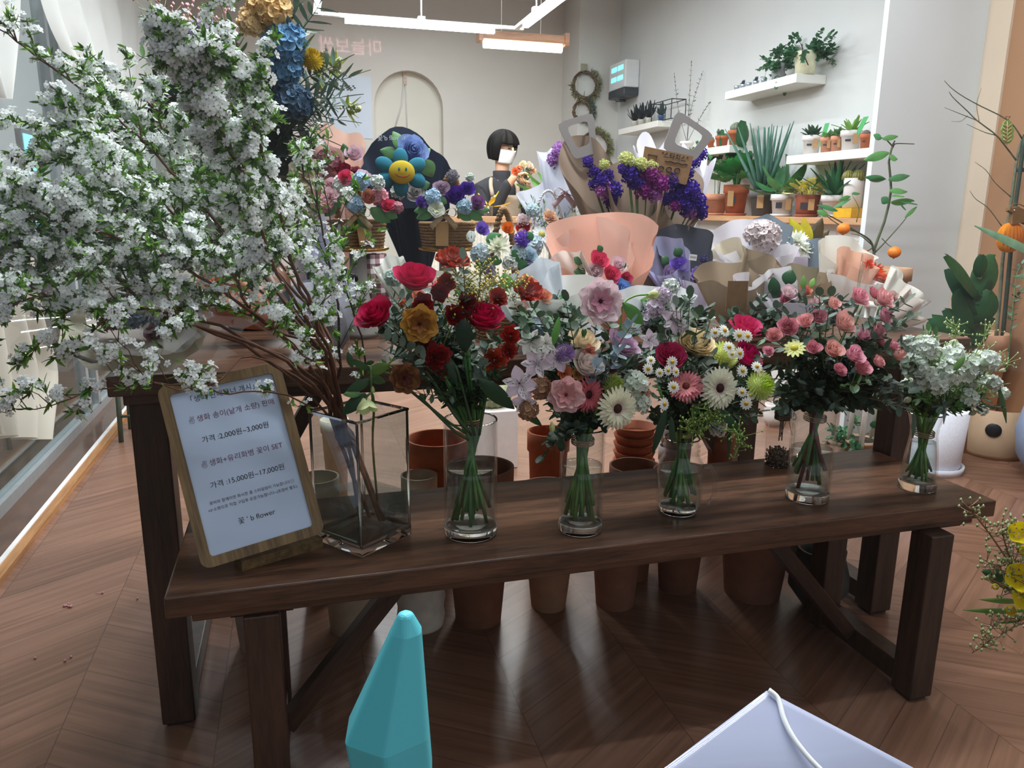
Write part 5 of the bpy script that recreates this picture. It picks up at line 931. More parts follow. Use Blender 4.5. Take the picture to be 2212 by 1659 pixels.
bq('wrapped_bouquet', 'cream paper bouquet of coral carnations behind the magenta roses', 960, 1.58, [dict(c='#e2e0cf', b=(950, 800), t=(985, 590), w=110, front=.7, dr=.4, g=.5), dict(c='#e9e9e2', b=(930, 800), t=(835, 560), w=34, front=.9, dr=.4, g=.6), dict(c='#e4e6e6', b=(940, 810), t=(930, 640), w=100, front=.85, dr=.4, g=.5, dy=-.03)],
   [('ruffle', 955, 618, 26, '#e79c86'), ('rose', 905, 640, 22, '#e08a6c'), ('ruffle', 870, 655, 18, '#df8a68'), ('hydrangea', 925, 650, 20, ['#dfe0d8', '#b9bba9', '#b9bba9']), ('hydrangea', 850, 600, 20, ['#bfd0c9', '#9fb2a9', '#9fb2a9'])], [(900, 640, 880, 600, 30, '#4d7a44'), (985, 640, 1015, 610, 30, '#4d7a44')])
bq('wrapped_bouquet', 'pale green and white filler bouquet behind the jar mug', 1410, 1.58, [dict(c='#e6e8ea', b=(1410, 800), t=(1420, 620), w=90, front=.75, dr=.4, g=.5), dict(c='#d9dcd2', b=(1440, 800), t=(1480, 650), w=80, front=.8, dr=.4, g=.5, dy=.02)], [('hydrangea', 1420, 655, 26, ['#d6dac2', '#b9bf9a', '#b9bf9a']), ('hydrangea', 1400, 690, 26, ['#c6bccb', '#a699ad', '#a699ad']), ('stock', 1450, 620, 18, ['#dfe3df', '#a9b59a', '#8fa08a'])], [(1380, 680, 1400, 640, 30, '#5a8a48'), (1440, 690, 1460, 650, 28, '#6f8f78')])
# low greenery lying along the front edge of the table between the bunches
for lab, x0, x1, y0, cols in (('loose eucalyptus stems lying on the table front behind the jar mug', 1390, 1560, 1.54, ['#56685c', '#46584a']), ('loose eucalyptus stems lying on the table front behind the spray roses', 1590, 1900, 1.55, ['#3f5244', '#53665a']), ('loose leafy stems lying on the table front behind the middle vase', 1060, 1290, 1.54, ['#4f6a4c', '#62766a']), ('loose leafy stems on the table front behind the magenta roses', 840, 1050, 1.54, ['#46584a', '#3c5640'])):
    t = thing('cut_greenery', lab, 'greenery', tabp((x0 + x1) / 2, y0)); rr = random.Random(x0)
    for i in range(11):
        a_ = tabp(x0 + (x1 - x0) * rr.random(), y0 + rr.uniform(-.02, .03)) + Vector((0, 0, .004)); b_ = a_ + Vector((rr.uniform(-.07, .07), rr.uniform(-.06, .02), rr.uniform(.04, .11)))
        sprig(t, [a_, a_.lerp(b_, .5) + Vector((0, 0, .015)), b_], 8, .03, .022, cols[i % 2], '#6b5a3a', .0014, .85, True, 'leafy_stem', start=.15)
# --- left end of the table
t = bq('wrapped_bouquet', 'white rose bouquet with lavender tissue near the dark upright twigs', 665, 1.8, [dict(c='#d9d8e6', b=(690, 700), t=(672, 455), w=62, front=.55, dr=.5, g=.7, tr=.45), dict(c='#c6c6dc', b=(690, 700), t=(700, 500), w=42, front=.8, dr=.5, g=.6, dy=-.05, tr=.45), dict(c='#23293c', b=(700, 720), t=(705, 560), w=45, front=.8, dr=.5, g=.6, dy=-.06, tr=.05)], [('bigrose', 650, 480, 24, '#e4e2e2', (0, -.9, .6)), ('statice', 640, 465, 26, '#8f8378'), ('statice', 668, 470, 20, '#8f8378')])
t = bq('wrapped_bouquet', 'salmon paper bouquet half hidden by the brown stems of the blossom branches', 505, 1.75, [dict(c='#c98a70', b=(600, 700), t=(420, 610), w=75, front=.7, dr=.5, g=.6, tr=.2), dict(c='#dcae96', b=(620, 690), t=(560, 590), w=60, front=.7, dr=.4, g=.6, dy=.05), dict(c='#e4ddd4', b=(620, 690), t=(520, 585), w=50, front=.7, dr=.4, g=.6, dy=.06)], [('rose', 470, 600, 18, '#cf6f50'), ('statice', 455, 640, 18, '#5a4438')])
t = bq('wrapped_bouquet', 'grey paper bouquet with lilac filler under loose cellophane left of the magenta roses', 690, 1.62, [dict(c='#6d727c', b=(720, 790), t=(640, 620), w=80, front=.75, dr=.5, g=.6, tr=.1), dict(c='#c9c9d4', b=(720, 790), t=(700, 610), w=80, front=.8, dr=.5, g=.6, dy=-.03, tr=.4), dict(c=CELL, b=(740, 800), t=(610, 620), w=95, front=.85, dr=.6, g=.5, dy=-.05, corner=.08, ruf=.08, name='cellophane')], [('hydrangea', 690, 690, 34, ['#c0b4c6', '#9c8fa6', '#9c8fa6']), ('stock', 740, 690, 24, ['#e3e4e6', '#b9bdb0', '#c9c9cc']), ('hydrangea', 640, 700, 26, ['#8d8794', '#6f6a78', '#6f6a78']), ('stock', 715, 650, 22, ['#dfe0e4', '#b9bdb0', '#c9c9cc'])])
t = thing('wrapped_bouquet', 'cream paper bouquet in clear cellophane lying over the left table end', 'bouquet', tabp(330, 1.62))
def discwrap(name, y0, c, rx, ry, m, n=5, tilt=.35, ruf=.02, a0=0, a1=1):
    P0 = at(*c, y=y0); k = mpp(P0)
    def G(u, v):
        a = 2 * PI * (a0 + (a1 - a0) * u); r_ = v * (1 + ruf * sin(n * a) + ruf * sin(11 * a)); return P0 + RT * (rx * k * r_ * cos(a)) + UP * (ry * k * r_ * sin(a)) + Vector((0, .09 * (1 - r_ * r_) + .05 * r_ * sin(a), 0)) + Vector((0, .01 * sin(7 * a) * r_, 0))
    return MB().grid(G, 60, 8, wrap=a1 - a0 == 1).build(name, m, t)
discwrap('wrapping_paper', 1.50, (290, 715), 160, 82, paper('#dcd6bf'), 4); discwrap('wrapping_paper', 1.49, (310, 690), 125, 70, paper('#e3d6cc'), 5); discwrap('cellophane', 1.47, (285, 700), 265, 105, CELL, 7, ruf=.05); discwrap('cellophane', 1.46, (300, 680), 170, 75, CELL, 6, ruf=.06)
for px, py, r, c, k_ in ((240, 690, 26, '#8d7a72', 'statice'), (290, 680, 30, ['#a9b6c2', '#8796a4', '#8796a4'], 'hydrangea'), (330, 720, 24, '#cf9fa4', 'rose'), (270, 650, 26, '#7a6a64', 'statice'), (345, 690, 20, ['#c3c9d2', '#9aa4b0', '#9aa4b0'], 'hydrangea')): bloom(t, k_, px, py, 1.49, r, c)
ls_ = [at(132 + 92 * f, 738 + 50 * math.sqrt(f), y=1.478) for f in [i / 10 for i in range(11)]]; mb = MB(); up_ = UP * 5 * mpp(ls_[0])
mb.grid(lambda u, v: ls_[round(u * 10)] + up_ * (2 * v - 1), 10, 1); solid(mb.build('label_strip', M('grey_label', '#6a625c', .6, .1, 80), t), .001)
sg = thing('sunglasses', 'dark sunglasses lying among the wraps left of the magenta roses', 'sunglasses', tabp(745, 1.7)); 
for px in (722, 756): put('lens', MB().ball((0, 0, 0), 1, 16, 8).mesh('lens', [M('black_lens', '#0c0c0e', .1)]), sg, mw=Matrix.Translation(at(px, 602, y=1.7)) @ Matrix.Diagonal((.018, .003, .012, 1)))
MB().tube([at(735, 599, y=1.7), at(744, 599, y=1.7)], .002, 6).build('bridge', M('black_lens', '#0c0c0e', .1), sg)
gb = thing('gingham_bag', 'brown and white gingham bag behind the gold stand', 'bag', tabp(800, 1.95)); a_, b_ = at(765, 548, y=1.95), at(828, 640, y=1.95)
def ging():
    n = NT('gingham_check'); ck = n.new('ShaderNodeTexCoord'); s3 = n.new('ShaderNodeSeparateXYZ'); n.to(ck.outputs['Object'], s3.inputs[0])
    fx = n.math('GREATER_THAN', n.math('FRACT', n.math('MULTIPLY', s3.outputs[0], 42)), .5); fz = n.math('GREATER_THAN', n.math('FRACT', n.math('MULTIPLY', s3.outputs[2], 42)), .5)
    n.to(n.ramp(n.math('MULTIPLY', n.math('ADD', fx, fz), .5), [(.2, lin('#e6dedc')), (.5, lin('#9a7a7a')), (.8, lin('#5a3438'))]), n.b.inputs['Base Color']); n.b.inputs['Roughness'].default_value = .9; return n.m
MB().lathe([(.0005, 0), (.05, 0), (.052, .1), (.045, a_.z - TZ), (.043, a_.z - TZ - .002)], 24).build('bag', ging(), gb, loc=((a_.x + b_.x) / 2, 1.95, TZ))
# ------------------------------------------------------------------ lamps, camera, wall things
WHITEM = M('white_metal', '#e3e6e8', .4, .03); BLACKM = M('black_plastic', '#1c1d20', .4, .05); TUBE = glow('led_tube_cool', '#eaf6ff', 9); TUBEW = glow('led_tube_warm', '#ffe3c4', 7)
def tube_lamp(label, a, b, hang, drop=0.03):
    a, b = Vector(a), Vector(b); t = thing('tube_lamp', label, 'lamp', (a + b) / 2, 'LED tube lamps'); d = (b - a).normalized()
    fr_ = frame_to(d, (0, 0, 1)); L = (b - a).length; mw = Matrix.Translation(a) @ fr_
    m2 = MB().box(-.014, .014, -.012, .012, -.12, L + .12); put('rail', MB().box(-.013, .013, .012, .03, -.18, L + .18).mesh('rail', [WHITEM], False), t, mw=mw)
    put('diffuser', MB().box(-.016, .016, -.018, .012, 0, L).mesh('diffuser', [TUBE], False), t, mw=mw)
    for f in hang: MB().tube([a.lerp(b, f) + Vector((0, 0, .03)), Vector((a.lerp(b, f).x, a.lerp(b, f).y, ZC))], .004, 6).build('rod', WHITEM, t)
    for f in hang: put('clip', MB().box(-.022, .022, .0, .045, -.02, .02).mesh('clip', [WHITEM], False), t, mw=Matrix.Translation(a.lerp(b, f)) @ fr_)
    return t
ya = 4.8; a_, b_ = at(745, 42, y=ya), at(1068, 55, y=ya)
tube_lamp('glowing white LED tube hanging level across the back of the room', a_, (b_.x, ya, a_.z), [.5])
c_ = at(1135, 44, y=4.6); tube_lamp('glowing white LED tube running toward the viewer at the upper right', (c_.x, 4.6, a_.z), (c_.x, 3.2, a_.z), [.15, .8])
c_ = at(684, 10, y=4.6); tube_lamp('LED tube whose lit end shows at the top edge left of the level tube', (c_.x, 4.6, a_.z), (c_.x, 3.2, a_.z), [.3])
yl = 5.2; a_, b_ = at(1035, 98, y=yl), at(1222, 108, y=yl); wl = thing('wooden_pendant_lamp', 'warm lit pendant lamp in a brown wooden bar right of the level tube', 'lamp', (a_ + b_) / 2)
ww = woodm('lamp_wood', '#6d4a35', '#9a7052', (1, 10, 10)); zc = (a_.z + b_.z) / 2
MB().box(a_.x, b_.x, yl - .035, yl + .035, zc + .035, zc + .085).build('bar', ww, wl, smooth=False)
for x in (a_.x - .01, b_.x - .02): MB().box(x, x + .03, yl - .045, yl + .045, zc + .02, zc + .10).build('end_block', ww, wl, smooth=False)
MB().tube([(a_.x + .03, yl, zc + .01), (b_.x - .03, yl, zc + .01)], .028, 14).build('diffuser', TUBEW, wl)
for f in (.25, .7): MB().tube([(a_.x + (b_.x - a_.x) * f, yl, zc + .08), (a_.x + (b_.x - a_.x) * f, yl, ZC)], .0025, 5).build('cable', WHITEM, wl)
area('warm_light', (.5 * (a_.x + b_.x), yl, zc - .03), .5, .05, 7, WARM, parent=None)
# security camera
p = at(1330, 22, x=2.97); p.x = 2.9
cc = thing('security_camera', 'white dome security camera high on the wall above the blue lit cabinet', 'camera', p)
MB().box(p.x + .02, XW - .001, p.y - .03, p.y + .03, p.z - .02, p.z + .05).build('bracket', WHITEM, cc, smooth=False); MB().lathe([(.0005, .04), (.045, .035), (.055, .0), (.05, -.03), (.035, -.035)], 20).build('housing', WHITEM, cc, loc=p); MB().ball((0, 0, 0), .036, 14, 9).build('dome', BLACKM, cc, loc=p + Vector((0, 0, -.035)))
# sterilizer cabinet on the right wall
y0_ = at(1350, 160, x=2.86).y; y1_ = at(1316, 160, x=2.86).y; zt, zb = at(1350, 127, x=2.86).z, at(1350, 205, x=2.86).z
sc_ = thing('sterilizer_cabinet', 'white wall cabinet with four cyan lit windows and a dark base', 'cabinet', (2.93, (y0_ + y1_) / 2, zb))
bd_ = bevel(MB().box(2.86, XW - .001, y0_, y1_, zb + .07, zt).build('body', WHITEM, sc_, smooth=False), .012); bevel(MB().box(2.855, XW - .002, y0_ + .004, y1_ - .004, zb, zb + .07).build('drawer', M('dark_grey_plastic', '#3c4046', .35), sc_, smooth=False), .01)
CY = glow('cyan_uv', '#22d8ee', 2.0); h_ = zt - zb; w_ = y1_ - y0_
for fz in (.74, .46):
    for fy in (.12, .52): MB().box(2.857, 2.862, y0_ + w_ * fy, y0_ + w_ * (fy + .32), zb + h_ * fz, zb + h_ * (fz + .13)).build('lit_window', CY, bd_, smooth=False)
MB().tube([(2.86, (y0_ + y1_) / 2, zb - .02), (2.95, (y0_ + y1_) / 2, zb - .02)], .014, 8).build('cup_outlet', M('dark_grey_plastic', '#3c4046', .35), sc_)
# pinned plans on the back wall
pn = thing('wall_poster', 'pale blue poster with rows of dots on the back wall left of the niche', 'poster', at(770, 300, y=YB)); a_, b_ = at(700, 160, y=YB), at(805, 300, y=YB)
MB().box(a_.x, b_.x, YB - .006, YB - .001, b_.z, a_.z).build('sheet', M('pale_blue_paper', '#cdd6e2', .5, .03, 3), pn, smooth=False)
for i in range(14):
    q = at(728 + 3.0 * i, 186 + (i % 3) * 4, y=YB - .008); MB().box(q.x - .012, q.x + .006, q.y - .001, q.y + .001, q.z - .005, q.z + .005).build('printed_dots', INK, pn, smooth=False)
nc = thing('wall_ornament', 'pale wood strip with a hanging white cord inside the arched niche', 'ornament', at(872, 200, y=YB + .09)); a_ = at(874, 153, y=YB + .09)
MB().box(a_.x - .016, a_.x + .016, YB + .08, YB + .099, a_.z - .12, a_.z).build('strip', M('pale_wood', '#c9b4a2', .6), nc, smooth=False); MB().tube([at(872, 180, y=YB + .085), at(868, 225, y=YB + .085), at(850, 285, y=YB + .085)], .006, 6).build('cord', M('white_cord', '#dcd9da', .6, .06, 80), nc)
MB().tube([at(876, 180, y=YB + .085), at(880, 290, y=YB + .085)], .004, 6).build('cord', M('white_cord', '#dcd9da', .6, .06, 80), nc)
# wreaths on the pillar
def wreath(label, px, py, rpx, col, wood, fill, seed):
    c = at(px, py, y=YP - .03); r = rpx * mpp(c); rr = random.Random(seed); t = thing('dried_wreath', label, 'wreath', c, 'dried wreaths on the pillar'); mb = MB()
    for k in range(5): mb.tube([c + Vector(((r * .78 + .012 * sin(5 * a + k)) * cos(a), .012 * cos(7 * a + 2 * k), (r * .78 + .012 * sin(5 * a + k)) * sin(a))) for a in [2 * PI * i / 40 for i in range(41)]], .006, 5)
    mb.build('ring', M('vine_wood', wood, .9, .3, 60), t); lf = MB()
    for i in range(260):
        a = fill[0] + (fill[1] - fill[0]) * rr.random(); d = Vector((cos(a) + rr.gauss(0, .6), -abs(rr.gauss(0, .4)), sin(a) + rr.gauss(0, .6))).normalized(); leaf(lf, c + Vector((r * .78 * cos(a), 0, r * .78 * sin(a))), d, rr.uniform(.03, .07), .014, .1, 0, rr.uniform(0, 6), .1, 3, .3)
    lf.build('foliage', leafm(col), t); return t
t = wreath('round dried grass wreath with ribbon, topmost on the pillar', 1264, 184, 34, '#8f8a68', '#6d5c48', (PI * .98, PI * 2.35), 1)
MB().box(at(1262, 150, y=YP - .01).x - .03, at(1262, 150, y=YP - .01).x + .03, YP - .012, YP - .001, at(1262, 155, y=YP).z, at(1262, 138, y=YP).z).build('hanger', M('olive_ribbon', '#a39d86', .7), t, smooth=False)
wreath('bare brown vine wreath with grey leaves in the middle of the pillar', 1258, 240, 25, '#5f6d62', '#4a3a2e', (-1.1, 1.1), 2)
wreath('green olive leaf wreath lowest on the pillar behind the left kraft carrier', 1285, 318, 40, '#8a9163', '#6d5c48', (-1.6, 1.7), 3)

# ------------------------------------------------------------------ shelves and pots on the right wall
SHW = M('white_shelf', '#e9e7e0', .45, .02, 4); TER = M('terracotta', '#b5633f', .85, .12, 25); TERP = M('pale_terracotta', '#c98d70', .85, .12, 25); WPOT = M('white_pot', '#e4dedb', .6, .04, 20); GPOT = M('grey_cement', '#5a5858', .85, .15, 30); SOIL = M('potting_soil', '#33261d', .95, .3, 120)
def shelf(label, y0, y1, zt, zb, x0=2.8): return tag(bevel(MB().box(x0, XW - .001, y0, y1, zb, zt).build('wall_shelf', SHW, smooth=False), .003), label, 'shelf', 'white wall shelves')
shelf('highest white wall shelf, holding ivy in a cream bucket', 4.0, 4.76, 1.815, 1.765); shelf('white wall shelf farthest back, holding dark planters', 5.74, 6.5, 1.737, 1.69); shelf('white wall shelf with terracotta cactus pots behind the grey carrier handle', 4.66, 5.6, 1.474, 1.425); shelf('white wall shelf nearest the column, holding tagged succulents', 3.1, 4.03, 1.365, 1.318)
ct = thing('plant_counter', 'wooden plank counter with white tiled front along the right wall', 'counter', (2.9, 4.3, 0)); bevel(MB().box(2.78, XW - .001, 3.1, 5.5, .985, 1.02).build('counter_top', woodm('oak_plank', '#a87850', '#c79a72', (10, 1, 10)), ct, smooth=False), .003)
def tile():
    n = NT('white_tile'); br = n.new('ShaderNodeTexBrick'); tc = n.new('ShaderNodeTexCoord'); sx = n.new('ShaderNodeSeparateXYZ'); cx = n.new('ShaderNodeCombineXYZ'); n.to(tc.outputs['Object'], sx.inputs[0]); n.to(sx.outputs[1], cx.inputs[0]); n.to(sx.outputs[2], cx.inputs[1]); n.to(cx.outputs[0], br.inputs['Vector'])
    br.inputs['Scale'].default_value = 1; br.offset = 0; br.inputs['Color1'].default_value = br.inputs['Color2'].default_value = lin('#dcdcd8'); br.inputs['Mortar'].default_value = lin('#b9b9b4'); br.inputs['Mortar Size'].default_value = .004; br.inputs['Brick Width'].default_value = .3; br.inputs['Row Height'].default_value = .3
    n.to(br.outputs[0], n.b.inputs['Base Color']); n.b.inputs['Roughness'].default_value = .25; return n.m
MB().box(2.86, XW - .001, 3.1, 5.5, 0, .985).build('front_panel', tile(), ct, smooth=False)
# plants: each returns nothing, adds parts to t with its foot at p and a scale s (pot radius)
def pl_cactus(t, p, s, col='#5f7a58', n=1, sz=1.0):
    for i in range(n):
        a = i * 2.4; q = p + (Vector((.45 * s * cos(a), .45 * s * sin(a), 0)) if n > 1 else Vector()); r = s * (.72 if n == 1 else .42) * sz; h = r * (1.5 if n == 1 else 2.0)
        mb = MB(); mb.grid(lambda u, v: q + Vector((r * sin(PI * min(1, .12 + .88 * v)) ** .6 * (1 + .07 * cos(2 * PI * 14 * u)) * cos(2 * PI * u), r * sin(PI * min(1, .12 + .88 * v)) ** .6 * (1 + .07 * cos(2 * PI * 14 * u)) * sin(2 * PI * u), h * v)), 84, 8, wrap=True)
        rr = random.Random(i + 3)
        for k in range(70):
            u, v = rr.random(), rr.uniform(.2, .95); rad = r * sin(PI * min(1, .12 + .88 * v)) ** .6 * 1.06; d = Vector((cos(2 * PI * u), sin(2 * PI * u), v - .4)); b_ = q + Vector((rad * cos(2 * PI * u), rad * sin(2 * PI * u), h * v)); mb.tube([b_, b_ + d * r * .16], r * .012, 3, 1)
        mb.build('cactus', [leafm(col), M('cactus_spine', '#c9bfa0', .6)], t)
def pl_opuntia(t, p, s):
    for (dx, dz, w, h, ro) in ((0, 0, .5, 1.0, 0), (-.35, .8, .34, .7, -.5), (.3, .85, .34, .7, .45), (-.5, 1.3, .22, .45, -.2)): put('cactus_pad', MB().ball((0, 0, 1), 1, 12, 9).mesh('cactus_pad', [leafm('#6f8a72')]), t, mw=Matrix.Translation(p + Vector((dx * s * .6, dx * s * .5, dz * s))) @ Matrix.Rotation(ro, 4, 'Y') @ Matrix.Diagonal((w * s, .2 * s, h * s * .5, 1)))
def pl_leaves(t, p, s, n, L, w, col, spread=1.0, droop=.3, blunt=.6, name='leaf', stem=None, base=.2, up=1.0, seed=1):
    rr = random.Random(seed)
    for i in range(n):
        a = i * 2.4 + rr.uniform(-.3, .3); f = (i + .5) / n; d = Vector((spread * f * cos(a) * (.12 if p.x > 2.6 and cos(a) > 0 else 1), spread * f * sin(a), up * (1.05 - .6 * f))).normalized(); mb = MB(); q = p + Vector((base * s * cos(a), base * s * sin(a), 0))
        if stem: mb.tube(bez([q, q + Vector((0, 0, stem * .5)) + d * stem * .2, q + d * stem], 5), s * .03, 4, 0); q = q + d * stem; d = (d + Vector((.6 * cos(a) * (.12 if p.x > 2.6 and cos(a) > 0 else 1), .6 * sin(a), -.5))).normalized()
        leaf(mb, q, d, L * rr.uniform(.75, 1.15), w, droop, 0, rr.uniform(-.3, .3) + (a if 0 else 0), .14, 6, blunt); mb.build(name, [leafm(col if isinstance(col, str) else col[i % len(col)])], t)
def pl_fingers(t, p, s, n, L, r, col):
    for i in range(n):
        a = i * 2.4; f = (i + .5) / n; d = Vector((.75 * f * cos(a) * (.12 if cos(a) > 0 else 1), .75 * f * sin(a), 1)); q = p + Vector((.4 * s * f * cos(a), .4 * s * f * sin(a), 0)); MB().tube([q, q + d * L * .4, q + d * L * .75, q + d * L], r, 8, 0, r * .15).build('leaf', leafm(col), t)
def potted(name, label, px, py, plane, wpx, hpx, mat, plant, cat='potted plant', saucer=False, taper=.72, rim=True, z=None, group=None, tagm=None, sticker=None, legs=False):
    c = at(px, py, **plane); z = c.z if z is None else z; c.z = z; k = mpp(c); r, h = wpx / 2 * k, hpx * k; t = thing(name, label, cat, c, group); s0 = 0
    if saucer: MB().lathe([(.0005, 0), (r * .82, 0), (r * .95, .014), (r * .9, .014), (r * .8, .005), (.0005, .005)], 28).build('saucer', mat, t, loc=c); s0 = .006
    pr = [(.0005, s0), (r * taper, s0), (r * (.3 * taper + .66), h * .72)] + ([(r, h * .73), (r, h), (r * .9, h), (r * .88, h * .8)] if rim else [(r, h), (r * .93, h), (r * .9, h * .85)]) + [(.0005, h * .84)]
    pt = MB().lathe(pr, 32).build('pot', mat, t, loc=c); MB().lathe([(.0005, h * .9), (r * .87, h * .86)], 20).build('soil', SOIL, pt, loc=c)
    if plant: plant(t, c + Vector((0, 0, h * .88)), r)
    vd = Vector((EYE.x - c.x, EYE.y - c.y, 0)).normalized(); sx = Vector((-vd.y, vd.x, 0))
    def face(w, hh, zz, off, m, nm, push=1.03):
        o = c + vd * r * push + sx * off * r + Vector((0, 0, zz)); put(nm, MB().box(-w / 2, w / 2, -hh / 2, hh / 2, -.001, .001).mesh(nm, [m], False), pt, mw=Matrix.Translation(o) @ Matrix(((sx.x, 0, vd.x, 0), (sx.y, 0, vd.y, 0), (0, 1, 0, 0), (0, 0, 0, 1))))
    if tagm: face(.3 * 2 * r * .75, .5 * h, h * .55, tagm, KRAFT, 'paper_tag')
    if sticker: face(.5 * r, .5 * r * sticker, h * .5, -.25, M('dark_sticker', '#2c2c30', .6), 'sticker', .93)
    return t
W = dict(x=2.88)
def two(t, p, s): pl_opuntia(t, p + Vector((-.4 * s, .3 * s, 0)), s * .7); pl_cactus(t, p + Vector((.4 * s, -.2 * s, 0)), s * .55)
potted('potted_cactus', 'big terracotta pot with a round grey cactus on the cactus shelf', 1590, 310, W, 38, 31, TER, lambda t, p, s: pl_cactus(t, p, s, '#7f8a78', 1, 1.05), z=1.475); potted('potted_cactus', 'small terracotta pot with paddle and spiny cacti beside the big cactus pot', 1559, 312, W, 29, 24, TER, two, z=1.475); potted('potted_cactus', 'terracotta cactus pot partly behind the grey carrier handle', 1532, 315, W, 22, 20, TER, lambda t, p, s: pl_cactus(t, p, s, '#7a8a70', 2), z=1.475)
def twig(t, p, s):
    for a_ in ((0, 0, .55), (.12, .05, .5), (-.08, .1, .48), (.2, -.05, .38)): sprig(t, [p, p + Vector((a_[0] * .4, a_[1], a_[2] * .5)), p + Vector(a_)], 12, .03, .012, '#6f7d6a', '#4a4238', .002, .6, True, 'twig')
potted('potted_tree', 'thin wispy small tree in a white pot seen through the carrier handle', 1484, 305, dict(x=2.86), 30, 22, WPOT, twig, z=1.475)
for i, px in enumerate((1372, 1386, 1402)): potted('potted_succulent', ('black leaved succulent in a glass cup, leftmost on the farthest shelf', 'black leaved succulent in a glass cup, second on the farthest shelf', 'dark feathery succulent in a pale cup beside the wire frame')[i], px, 263, W, 16, 14, M('milky_cup', '#b9b4a8', .3), lambda t, p, s: pl_leaves(t, p, s, 16, .13, .03, ['#22272c', '#2e353c'], 1.1, .2, .2), z=1.738, taper=.9, rim=False)
wf = thing('wire_frame', 'black wire box frame on the farthest white shelf', 'frame', (2.9, 5.9, 1.738)); x0_, x1_, y0_, y1_, z0_, z1_ = 2.84, 2.96, at(1408, 240, x=2.84).y, at(1450, 240, x=2.84).y, 1.738, at(1430, 224, x=2.9).z
y0_, y1_ = min(y0_, y1_), max(y0_, y1_); mb = MB()
for x in (x0_, x1_):
    for q in (((x, y0_, z0_), (x, y0_, z1_)), ((x, y1_, z0_), (x, y1_, z1_)), ((x, y0_, z1_), (x, y1_, z1_)), ((x, y0_, z0_), (x, y1_, z0_))): mb.tube(q, .004, 4)
for y in (y0_, y1_):
    for z in (z0_, z1_): mb.tube([(x0_, y, z), (x1_, y, z)], .004, 4)
mb.build('frame', BLACKM, wf)
potted('potted_succulent', 'small blue pot with dark leaves in front of the wire frame shelf end', 1428, 262, dict(x=2.86), 15, 12, M('blue_pot', '#2f4a7a', .4), lambda t, p, s: pl_leaves(t, p, s, 12, .10, .03, '#3c4a4a', 1.0, .2, .4), z=1.738, rim=False)
TIN = M('galvanised_tin', '#aeb8c2', .3, .1, 30, metal=.7)
for i, px in enumerate((1592, 1605, 1618, 1633, 1650)): potted('tin_bucket', ('tiny tin bucket at the far end of the highest shelf', 'tiny tin bucket with dark succulent, second from the far shelf end', 'tiny tin bucket in the middle of the row on the highest shelf', 'tiny tin bucket with a round grey succulent on the highest shelf', 'tiny tin bucket nearest the grey ivy pot')[i], px, 188 - (px - 1592) * .18, W, 13, 13, TIN, (lambda t, p, s: pl_leaves(t, p, s, 8, .03, .014, '#4a5562', 1.2, .1, .5)) if i in (1, 3) else None, cat='bucket', z=1.816, rim=False)
def ivy(n, seed, L=.22):
    def f(t, p, s):
        rr = random.Random(seed)
        for i in range(n):
            a = rr.uniform(0, 6.28); q = p + Vector((s * 1.3 * cos(a), s * 1.5 * sin(a), rr.uniform(-.02, .10))); e = q + Vector((.05 * cos(a), .08 * sin(a), -rr.random() * L if i % 3 == 0 else rr.uniform(-.02, .08)))
            e.x = min(e.x, 2.97); sprig(t, [p, q, e], 9, .036, .034, '#3f6f4c', '#4a5a3a', .0015, .8, True, 'ivy_vine', seed=i + seed)
    return f
potted('potted_ivy', 'trailing ivy in a glazed grey pot on the highest shelf', 1681, 165, W, 29, 36, M('glazed_grey', '#9a9b9e', .15), ivy(16, 5, .25), z=1.816, rim=False, taper=.95)
t = potted('potted_ivy', 'ivy in a cream bucket with a black wire handle, highest shelf near end', 1738, 160, W, 50, 46, M('cream_tin', '#e6e3c2', .4), ivy(16, 9, .12), z=1.816, rim=False, taper=.8)
c = WM[t.name].translation; MB().tube([c + Vector((-.07, -.05, .15)), c + Vector((-.09, -.09, .1)), c + Vector((-.06, -.11, .03))], .003, 5).build('wire_handle', BLACKM, t)
rz = lambda col, n=14, L=.06: (lambda t, p, s: pl_leaves(t, p, s, n, L, .026, col, 1.3, -.2, .5, seed=n))
Wd = dict(x=2.88)
for i, (px, py, w, h, m, pf, tg, lab) in enumerate(((1752, 328, 40, 40, WPOT, rz('#3c5a42', 22, .07), .35, 'white pot of dark stringy succulent, leftmost on the tagged succulent shelf'), (1784, 325, 28, 34, TERP, rz('#6f9a58', 14, .05), .3, 'pale terracotta pot with a green rosette and kraft tag, second on its shelf'), (1806, 323, 26, 34, TERP, rz('#5f8a54', 16, .06), .3, 'pale terracotta pot with spiky rosette behind a kraft tag'), (1836, 322, 45, 42, WPOT, rz('#7fae4f', 14, .09), .4, 'large white pot with bright green leafy succulent and kraft tag'), (1868, 318, 24, 32, TER, lambda t, p, s: pl_cactus(t, p, s, '#7a6a6a'), None, 'dark orange cactus pot half hidden by the column edge'))):
    potted('potted_succulent', lab, px, py, Wd, w, h, m, pf, z=1.366, tagm=tg, group=None, sticker=.4)
for px, py, qx, qy, lab in ((1777, 300, 1787, 266, 'translucent green plant label stick, left one on the succulent shelf'), (1856, 282, 1871, 252, 'translucent green plant label stick, right one by the column')):
    a_, b_ = at(px, py, x=2.87), at(qx, qy, x=2.87); d = (b_ - a_).normalized(); b_ = b_; s_ = Vector((0, .018, 0)); a_ = a_ - d * .04; tag(solid(MB().add([a_ - s_, a_ + s_, b_ + s_, b_ - s_], [(0, 1, 2, 3)]).build('plant_label', M('green_plastic', '#6fd08a', .3, .02, trans=.4), smooth=False), .002), lab, 'plant label')
Wc = dict(x=2.87)
def alo(t, p, s): pl_leaves(t, p, s, 4, .17, .12, '#3f7a48', .45, .3, .8, stem=.25)
